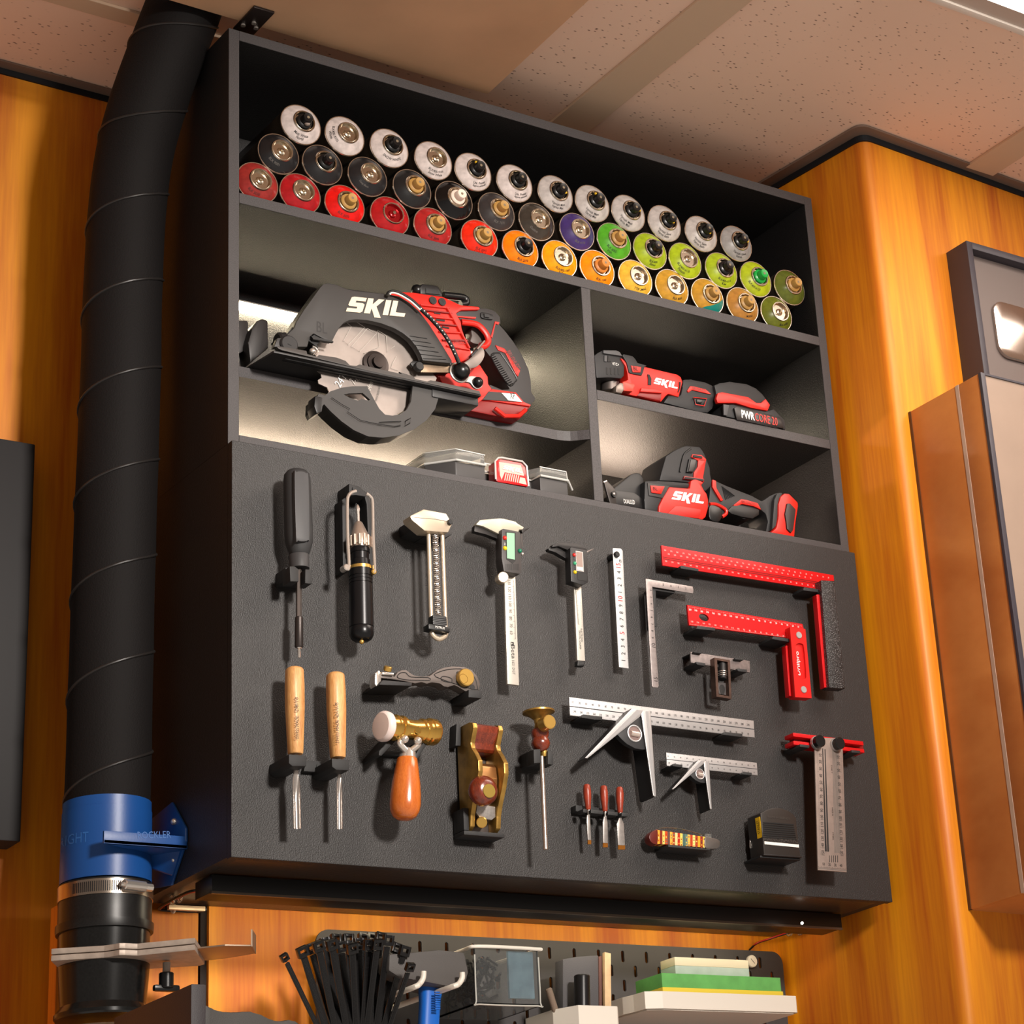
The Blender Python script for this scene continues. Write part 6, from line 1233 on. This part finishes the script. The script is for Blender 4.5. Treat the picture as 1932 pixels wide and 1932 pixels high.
# cable ties
TIE = mat('cable_tie_black', (17, 16, 17), .28)
ties = [(zH.px((128, 380)), (597, 1934), .115, 18, .7), (zS.px((78, 448)), (612, 1934), .11, 10, 1), (zS.px((212, 400)), (628, 1934), .125, 6, 1), (zS.px((322, 358)), (631, 1934), .10, 4, 1), (zS.px((428, 315)), (640, 1934), .14, 3, 1), (zS.px((525, 335)), (652, 1934), .10, 3, 1),
        (zS.px((588, 262)), (650, 1934), .155, 0, 1), (zS.px((668, 374)), (662, 1934), .12, 0, 1), (zS.px((775, 262)), (667, 1934), .15, 0, 1), (zS.px((836, 392)), (671, 1934), .095, 0, 1), (zS.px((935, 325)), (678, 1934), .13, 0, 1), (zS.px((1000, 258)), (682, 1934), .16, 0, 1),
        (zS.px((1085, 342)), (685, 1934), .11, -2, 1), (zS.px((1130, 255)), (690, 1934), .165, -2, 1), (zS.px((1218, 335)), (692, 1934), .10, -4, 1), (zS.px((1265, 240)), (702, 1934), .15, -4, 1), (zS.px((1378, 275)), (710, 1934), .12, -4, 1), (zS.px((1512, 405)), (716, 1934), .15, -8, 1), (zS.px((1628, 435)), (724, 1934), .115, -10, 1), (zS.px((1712, 672)), (735, 1934), .090, -25, .8)]
words = ['leftmost', 'second', 'third', 'fourth', 'fifth', 'sixth', 'seventh', 'eighth', 'ninth', 'tenth']
for i, (hp_, bp_, Yt_, tilt, sc_) in enumerate(ties):
    a = P(*hp_, Yt_); b = P(*bp_, .14); b += (b - a) * .35
    if i == 0: w0 = 'leftmost black cable tie, leaning far out from the bunch over bare orange wall'
    elif i == 19: w0 = 'short black cable tie leaning right, in front of the grey mallet head'
    elif i < 10: w0 = 'black cable tie, %s from the left in the upright bunch' % words[i]
    else: w0 = 'black cable tie, %s from the right in the upright bunch' % (words[19 - i])
    t = thing('cable_tie', w0, 'cable tie', b, 'cable ties in the bunch on the pegboard')
    d = (a - b).normalized(); e = Vector((1, 0, 0)); e = (e - d * e.dot(d)).normalized(); nrm = e.cross(d); 
    if nrm.y > 0: nrm = -nrm
    W = .0042 * sc_
    m = MB(); m.prism([b - e * W, b + e * W, a + e * W - d * .008, a - e * W - d * .008], nrm * .0014, TIE)
    n = int((a - b).length / .0016)
    for k in range(n): c = b + d * (.0016 * k) + nrm * .0014; m.prism([c - e * W * .55, c + e * W * .55, c + e * W * .55 + d * .0008, c - e * W * .55 + d * .0008], nrm * .0005, TIE)
    m.build('strap', t, 0)
    m = MB(); hw, hh2, hd2 = .0068 * sc_, .0064 * sc_, .0052
    def hb(x0, x1, y0, y1): m.prism([a + e * x0 + d * y0 - nrm * hd2 * .4, a + e * x1 + d * y0 - nrm * hd2 * .4, a + e * x1 + d * y1 - nrm * hd2 * .4, a + e * x0 + d * y1 - nrm * hd2 * .4], nrm * hd2 * 1.3, TIE, .0004)
    hb(-hw, -hw * .55, -hh2, hh2); hb(hw * .55, hw, -hh2, hh2); hb(-hw * .56, hw * .56, hh2 * .45, hh2); hb(-hw * .56, hw * .56, -hh2, -hh2 * .35); m.build('head', t, 30)

# mallet on two hooks
t = thing('rubber_mallet', 'grey headed mallet with blue handle hanging on two white hooks', 'mallet', zH((1110, 600), .14))
m = MB(); m.prism(zH.w([(840, 355), (935, 350), (1180, 326), (1350, 345), (1376, 480), (1360, 548), (1222, 574), (1005, 532), (912, 520), (835, 470)], .118), .060, mat('mallet_grey', (82, 78, 76), .6, bump=.3, bscale=900), .004); m.build('head', t)
m = MB(); m.lpx(zH, (1118, 560), (1095, 1000), .145, [(560, 84), (600, 80), (700, 72), (1000, 70)], mat('mallet_blue', (16, 96, 190), .4), 28, n=3, flat=.7)
for k in range(8): m.prism(zH.w([(1150, 610 + k * 16), (1186, 612 + k * 16), (1184, 620 + k * 16), (1150, 618 + k * 16)], .1245), .003, MATS['mallet_blue'], .0004)
m.build('handle', t)
t = thing('double_hook', 'pair of white metal hook prongs under the mallet head', 'hook', zH((1100, 600), YB))
for q in ([(930, 606), (1000, 584), (1042, 560), (1066, 520), (1070, 475)], [(1190, 598), (1260, 580), (1306, 560), (1330, 520), (1330, 482)]):
    m = MB(); p = zH.w(q, .105); base = Vector((p[0].x, YB - .0005, p[0].z)); p2 = [base, base.lerp(p[1], .5), p[1], p[2], p[3], p[4]]; m.tube(p2, .0036, WHP, 5, 12); m.build('prong', t)

# clear bin
t = thing('clear_bin', 'clear plastic bin with white rim holding black screws and a blue card', 'bin', zH((1640, 700), .13))
Yb1 = .125; x0_ = zH((1420, 500), Yb1).x; x1_ = zH((1850, 500), Yb1).x; zt_b = zH((1640, 318), Yb1).z; zb_b = zH((1640, 702), Yb1).z; YR2 = YB - .004
m = MB(); CL = mat('clear_box_plastic', (226, 228, 228), .06, trans=.95, ior=1.15)
m.box(x0_, x1_, Yb1, Yb1 + .002, zb_b, zt_b, CL, .0006); m.box(x0_, x0_ + .002, Yb1 + .002, YR2, zb_b, zt_b, CL); m.box(x1_ - .002, x1_, Yb1 + .002, YR2, zb_b, zt_b, CL); m.box(x0_, x1_, Yb1, YR2, zb_b, zb_b + .002, CL)
m.tube([(x0_, Yb1, zt_b - .01), (x0_, Yb1, zb_b + .004), (x0_ + .004, Yb1, zb_b), (x1_ - .004, Yb1, zb_b), (x1_, Yb1, zb_b + .004), (x1_, Yb1, zt_b - .01)], .0010, mat('clear_edge', (206, 204, 196), .2, metal=.2), 3, 6); m.build('body', t)
m = MB(); m.tube([(x0_ - .002, YR2, zt_b), (x0_ - .003, Yb1 + .02, zt_b), (x0_ + .006, Yb1 - .002, zt_b), (x1_ - .006, Yb1 - .002, zt_b), (x1_ + .003, Yb1 + .01, zt_b), (x1_ + .003, YR2, zt_b)], .0024, WHP, 6, 10); m.box(x0_ - .006, x0_ + .002, YR2 - .01, YR2, zt_b - .035, zt_b, WHP, .001); m.build('rim', t)
m = MB(); cx0 = zH((1640, 500), Yb1 + .006).x; m.box(cx0, x1_ - .006, Yb1 + .004, Yb1 + .008, zb_b + .01, zt_b - .003, mat('pale_blue_card', (150, 186, 204), .5, var=.10, vscale=40)); one(m, 'card', 'pale blue card standing in the front of the clear bin', 'card', (cx0, Yb1 + .006, zb_b + .01))
m = MB(); rnd = random.Random(8)
for k in range(120):
    c = Vector((rnd.uniform(x0_ + .012, cx0 - .010), rnd.uniform(Yb1 + .008, YR2 - .01), rnd.uniform(zb_b + .006, zb_b + .060))); v = Vector((rnd.uniform(-1, 1), rnd.uniform(-1, 1), rnd.uniform(-1, 1))).normalized()
    m.cyl(c - v * .008, c + v * .008, .0016, BLK, 6); m.cyl(c + v * .007, c + v * .009, .0036, BLK, 8)
o = one(m, 'screws', 'loose black screws heaped in the left part of the clear bin', 'screws', (x0_ + .03, Yb1 + .03, zb_b + .004)); o['kind'] = 'stuff'

# cup with sanding things
Yc = .125
t = thing('white_cup', 'white plastic cup on the pegboard, left of the white tray', 'cup', zI((400, 900), Yc))
c0_, c1_, c2_ = zI((345, 674), Yc), zI((588, 686), Yc), zI((170, 692), Yc + .045)
m = MB(); zc0 = c0_.z; foot = [(c0_.x, Yc), (c1_.x - .004, Yc), (c1_.x, Yc + .004), (c1_.x, YB - .003), (c2_.x, YB - .003), (c2_.x, Yc + .035)]
m.prism([Vector((x, y, zc0 - .11)) for x, y in foot], (0, 0, .002), WHP)
for (xa, ya_), (xb, yb2) in zip(foot, foot[1:] + foot[:1]):
    nx = Vector((yb2 - ya_, -(xb - xa), 0)).normalized() * -.002
    m.prism([Vector((xa, ya_, zc0 - .11)), Vector((xb, yb2, zc0 - .11)), Vector((xb, yb2, zc0)), Vector((xa, ya_, zc0))], nx, WHP)
m.build('body', t)
def stick(name, lab, cat, pts, Y, th, mt, bev=.001): m = MB(); m.prism(zI.w(pts, Y), th, mt, bev); return one(m, name, lab, cat, zI(pts[-1], Y + th / 2))
stick('sanding_sponge', 'dark grey sanding sponge block with pinkish edge standing in the white cup', 'sanding block', [(256, 404), (344, 388), (466, 380), (470, 800), (256, 800)], .165, .020, mat('sponge_grey', (84, 82, 84), .9, bump=.5, bscale=700), .002)
stick('abrasive_sheet', 'thin reddish abrasive strip beside the grey sponge in the cup', 'abrasive', [(468, 388), (487, 384), (496, 800), (472, 800)], .163, .022, mat('garnet_grit', (112, 78, 70), .9, bump=.8, bscale=900), .0005)
stick('wood_stick', 'pale flat wooden stick standing upright in the white cup', 'stick', [(502, 362), (538, 370), (541, 800), (504, 800)], .155, .006, mat('pale_wood_stick', (214, 180, 138), .6, var=.08, vscale=60), .0005)
m = MB(); m.lpx(zI, (367, 500), (370, 800), .142, [(500, 44), (506, 48), (520, 47), (800, 50)], mat('marker_black', (22, 21, 22), .3), 24); m.build if False else one(m, 'black_tube', 'short black cylindrical tube in the front of the white cup', 'tube', zI((370, 800), .142))
m = MB(); m.lpx(zI, (170, 575), (240, 800), .160, [(575, 14), (582, 20), (800, 20)], mat('gritty_rod', (120, 102, 88), .8, bump=.4, bscale=900), 14); one(m, 'grinding_rod', 'short gritty grey-brown rod leaning out of the left of the cup', 'rod', zI((240, 800), .160))

# tray with sharpening stones
Yt0 = .120
t = thing('white_tray', 'long white plastic tray on the pegboard carrying sharpening stones', 'tray', zI((1200, 725), Yt0 + .04))
ta = zI((840, 592), Yt0); tb = zI((1636, 616), Yt0); tcn = zI((590, 592), Yt0 + .055); tz1 = ta.z; tz0 = zI((1636, 726), Yt0).z
ft_ = [(ta.x, Yt0), (tb.x - .004, Yt0), (tb.x, Yt0 + .004), (tb.x, YB - .002), (tcn.x, YB - .002), (tcn.x, Yt0 + .050), (tcn.x + .004, Yt0 + .030), (ta.x - .025, Yt0 + .006)]
m = MB(); m.prism([Vector((x + (.004 if x < .75 else -.004), y + .003 if y < .2 else y - .001, tz0 + .0005)) for x, y in ft_], (0, 0, (tz1 - tz0) * .55), WHP)
n_ = len(ft_)
for k in range(n_):
    (xa, ya_), (xb, yb2) = ft_[k], ft_[(k + 1) % n_]; nx = Vector((yb2 - ya_, -(xb - xa), 0)).normalized() * -.002
    m.prism([Vector((xa, ya_, tz0 + .002)), Vector((xb, yb2, tz0 + .002)), Vector((xb, yb2, tz1)), Vector((xa, ya_, tz1))], nx, WHP)
m.build('body', t)
def stone(name, lab, fl, fr, zt_px, zb_px, Y, dep, mt):
    a = zI((fl[0], zt_px[0]), Y); b = zI((fr[0], zt_px[1]), Y); zlo = zI((fl[0], zb_px), Y).z
    return one(MB().box(a.x, b.x, Y, Y + dep, zlo, (a.z + b.z) / 2, mt, .0008), name, lab, 'sharpening stone', ((a.x + b.x) / 2, Y + dep / 2, zlo))
zfloor = tz0 + (tz1 - tz0) * .55
Ys = .128
a = zI((835, 486), Ys); b = zI((1533, 511), Ys); z_g = (a.z + b.z) / 2; z_y = zI((835, 568), Ys).z
m = MB(); m.box(a.x, b.x, Ys, Ys + .062, z_y, z_g, mat('green_stone', (96, 164, 84), .75, var=.06, vscale=50), .0008)
m.box(a.x - .0005, b.x + .002, Ys - .001, Ys + .063, zfloor, z_y, mat('yellow_layer', (222, 196, 60), .7), .0005)
one(m, 'sharpening_stone', 'long green sharpening stone on a yellow base lying in the white tray', 'sharpening stone', ((a.x + b.x) / 2, Ys + .03, zfloor))
Y2 = Ys + .012; a = zI((912, 392), Y2); b = zI((1345, 408), Y2); z_m = zI((912, 440), Y2).z
m = MB(); m.box(a.x, b.x, Y2, Y2 + .034, z_m, (a.z + b.z) / 2, mat('cream_stone', (226, 212, 178), .7), .0008); m.box(a.x, b.x, Y2, Y2 + .034, z_g, z_m, mat('grey_green_stone', (170, 184, 170), .7, var=.04, vscale=50), .0006)
one(m, 'sharpening_stone', 'shorter cream and grey sharpening stone on top of the green one', 'sharpening stone', ((a.x + b.x) / 2, Y2 + .017, z_g))

# wiring under the cabinet
m = MB(); RW = mat('red_wire', (170, 30, 20), .4)
zu = -.003
w1 = [P(*zI.px((1352, 350)), DW - .004), P(*zI.px((1395, 312)), DW - .02), PZ(*zI.px((1470, 286)), zu - .004), PZ(*zI.px((1590, 248)), zu), PZ(*zI.px((1730, 222)), zu), PZ(*zI.px((1800, 205)), zu)]
m.tube(w1, .0014, BLK, 6, 8); m.tube([p + Vector((0, -.002, .0008)) for p in w1], .0011, RW, 6, 8)
ww = thing('wire_pair', 'red and black wires clipped under the right end of the cabinet', 'wire', w1[3]); m.build('wires', ww)
for q in ((1588, 250), (1650, 245)):
    m = MB(); c = PZ(*zI.px(q), zu - .001); m.tube([c + Vector((.0, .006 * math.cos(a), .006 * math.sin(a) * .6)) for a in [k * PI / 6 for k in range(12)]], .0013, GLS, closed=True, smooth=False, seg=6); m.box(c.x - .004, c.x + .004, c.y - .008, c.y + .008, -.0008, .0015, GLS); m.build('clear_clip', ww)
z4 = Zm(270, 1580, 200 / 1932)
m = MB(); zu2 = -.004
w2 = [PZ(*z4.px(p), zu2) for p in [(1700, 940), (1400, 925), (1100, 950), (850, 985), (640, 1080), (480, 1170), (340, 1250), (290, 1310), (400, 1330), (700, 1350), (1000, 1350), (1150, 1310)]]
m.tube(w2, .0016, BLK, 6, 8); m.tube([p + Vector((.003, .004, 0)) for p in w2[:9]], .0011, RW, 6, 6)
w3 = [p + Vector((0, .006, 0)) for p in w2[8:]]; m.tube(w3, .0015, BLK, 6, 8)
ww = thing('wire_loop', 'looped black and red wires clipped under the left end of the cabinet', 'wire', w2[5]); m.build('wires', ww)
for q in ((1120, 960), (1455, 950), (540, 1140), (670, 1110), (555, 1300)):
    m = MB(); c = PZ(*z4.px(q), zu2); m.tube([c + Vector((.0, .006 * math.cos(a), .0045 * math.sin(a))) for a in [k * PI / 6 for k in range(12)]], .0015, GLS if q[1] < 1200 else WHP, closed=True, smooth=False, seg=6); m.build('clear_clip', ww)
m = MB(); c = PZ(*z4.px((760, 1290)), zu2 - .002); m.box(c.x - .022, c.x + .026, c.y - .003, c.y + .003, c.z - .003, c.z + .003, mat('wire_connector', (196, 170, 140), .3, metal=.3), .001); m.build('connector', ww)
m = MB(); c = PZ(*zI.px((1662, 192)), -.023); m.ball(c, .0018, mat('led_dot', (255, 250, 235), .5, emis=30), 8); bar_d = m.build('led_dot', bar)

# ------------------------------------------------------------------ right wall: framed award and plywood case
WY = cb.y
fb = P(1790, 470, WY + .001); YF2 = WY - .040; ff_ = P(1818, 452, YF2); fxl = fb.x
zt_f = P(1818, 452, YF2).z; zb_f = zt_f - .62; fxr = fxl + .46
fr = thing('award_frame', 'dark framed grey picture with a shiny rounded silver plaque on the right wall', 'picture frame', (fxl + .2, WY, zb_f))
m = MB(); b_ = .012
m.box(fxl, fxl + b_, YF2, WY + .012, zb_f, zt_f, FRM, .001); m.box(fxr - b_, fxr, YF2, WY + .012, zb_f, zt_f, FRM, .001); m.box(fxl + b_, fxr - b_, YF2, WY + .012, zt_f - b_, zt_f, FRM, .001); m.box(fxl + b_, fxr - b_, YF2, WY + .012, zb_f, zb_f + b_, FRM, .001); m.build('frame', fr)
MB().box(fxl + b_, fxr - b_, YF2 + .018, YF2 + .022, zb_f + b_, zt_f - b_, mat('mat_grey', (112, 100, 96), .5)).build('backing', fr)
zQ = Zm(1500, 420, .3002)
Yq = YF2 + .012; pa_ = zQ((1238, 510), Yq); pb_ = zQ((1290, 790), Yq)
hh_ = (pa_.z - pb_.z) + .022; px0 = (pa_.x + pb_.x) / 2; cz2 = (pa_.z + pb_.z) / 2 - .002
m = MB(); o_ = rrect(px0, px0 + .20, cz2 - hh_ / 2, cz2 + hh_ / 2, .022, Yq); m.prism(o_, .006, mat('silver_plaque', (196, 184, 176), .16, metal=1), .002); pq = m.build('plaque', fr)
m = MB(); tc_ = Vector((px0 + .095, Yq - .0005, cz2)); m.prism([tc_ + Vector((-.022, 0, .030)), tc_ + Vector((.034, 0, 0)), tc_ + Vector((-.022, 0, -.030))], .002, mat('plaque_triangle', (220, 214, 206), .1, metal=1)); m.build('triangle', pq)
# case standing out of the wall below it
cs0 = P(1715, 778, WY); cxs = cs0.x; cf = PX(1851, 702, cxs); YC = cf.y; zC0 = (cs0.z + cf.z) / 2
case = thing('display_case', 'plywood sided display case with clear front below the framed plaque', 'display case', (cxs + .2, WY, zC0 - .75))
ymid = PX(1805, 727, cxs).y
m = MB(); m.box(cxs, cxs + .006, ymid + .004, WY + .02, zC0 - .75, zC0, PLY, .0006); m.box(cxs, cxs + .006, YC + .006, ymid - .004, zC0 - .75, zC0, PLY, .0006); m.build('side_panel', case)
m = MB(); m.box(cxs - .0006, cxs + .006, ymid - .0035, ymid + .0035, zC0 - .75, zC0, mat('pale_seam', (190, 160, 140), .5)); m.build('seam_strip', case)
m = MB(); m.box(cxs - .001, cxs + .004, WY - .004, WY + .008, zC0 - .75, zC0, mat('dark_edge_brown', (80, 48, 26), .5)); m.box(cxs - .001, cxs + .008, YC, YC + .006, zC0 - .75, zC0, FRM, .0006); m.box(cxs + .008, cxs + .42, YC, YC + .006, zC0 - .003, zC0, FRM); m.build('edge_trim', case)
m = MB(); m.box(cxs + .008, cxs + .42, YC + .002, YC + .006, zC0 - .75, zC0 - .003, mat('beige_front', (150, 130, 116), .3, coat=.3, var=.05, vscale=6)); m.box(cxs + .006, cxs + .42, YC + .006, WY + .02, zC0 - .75, zC0 - .74, PLY); m.build('front_panel', case)
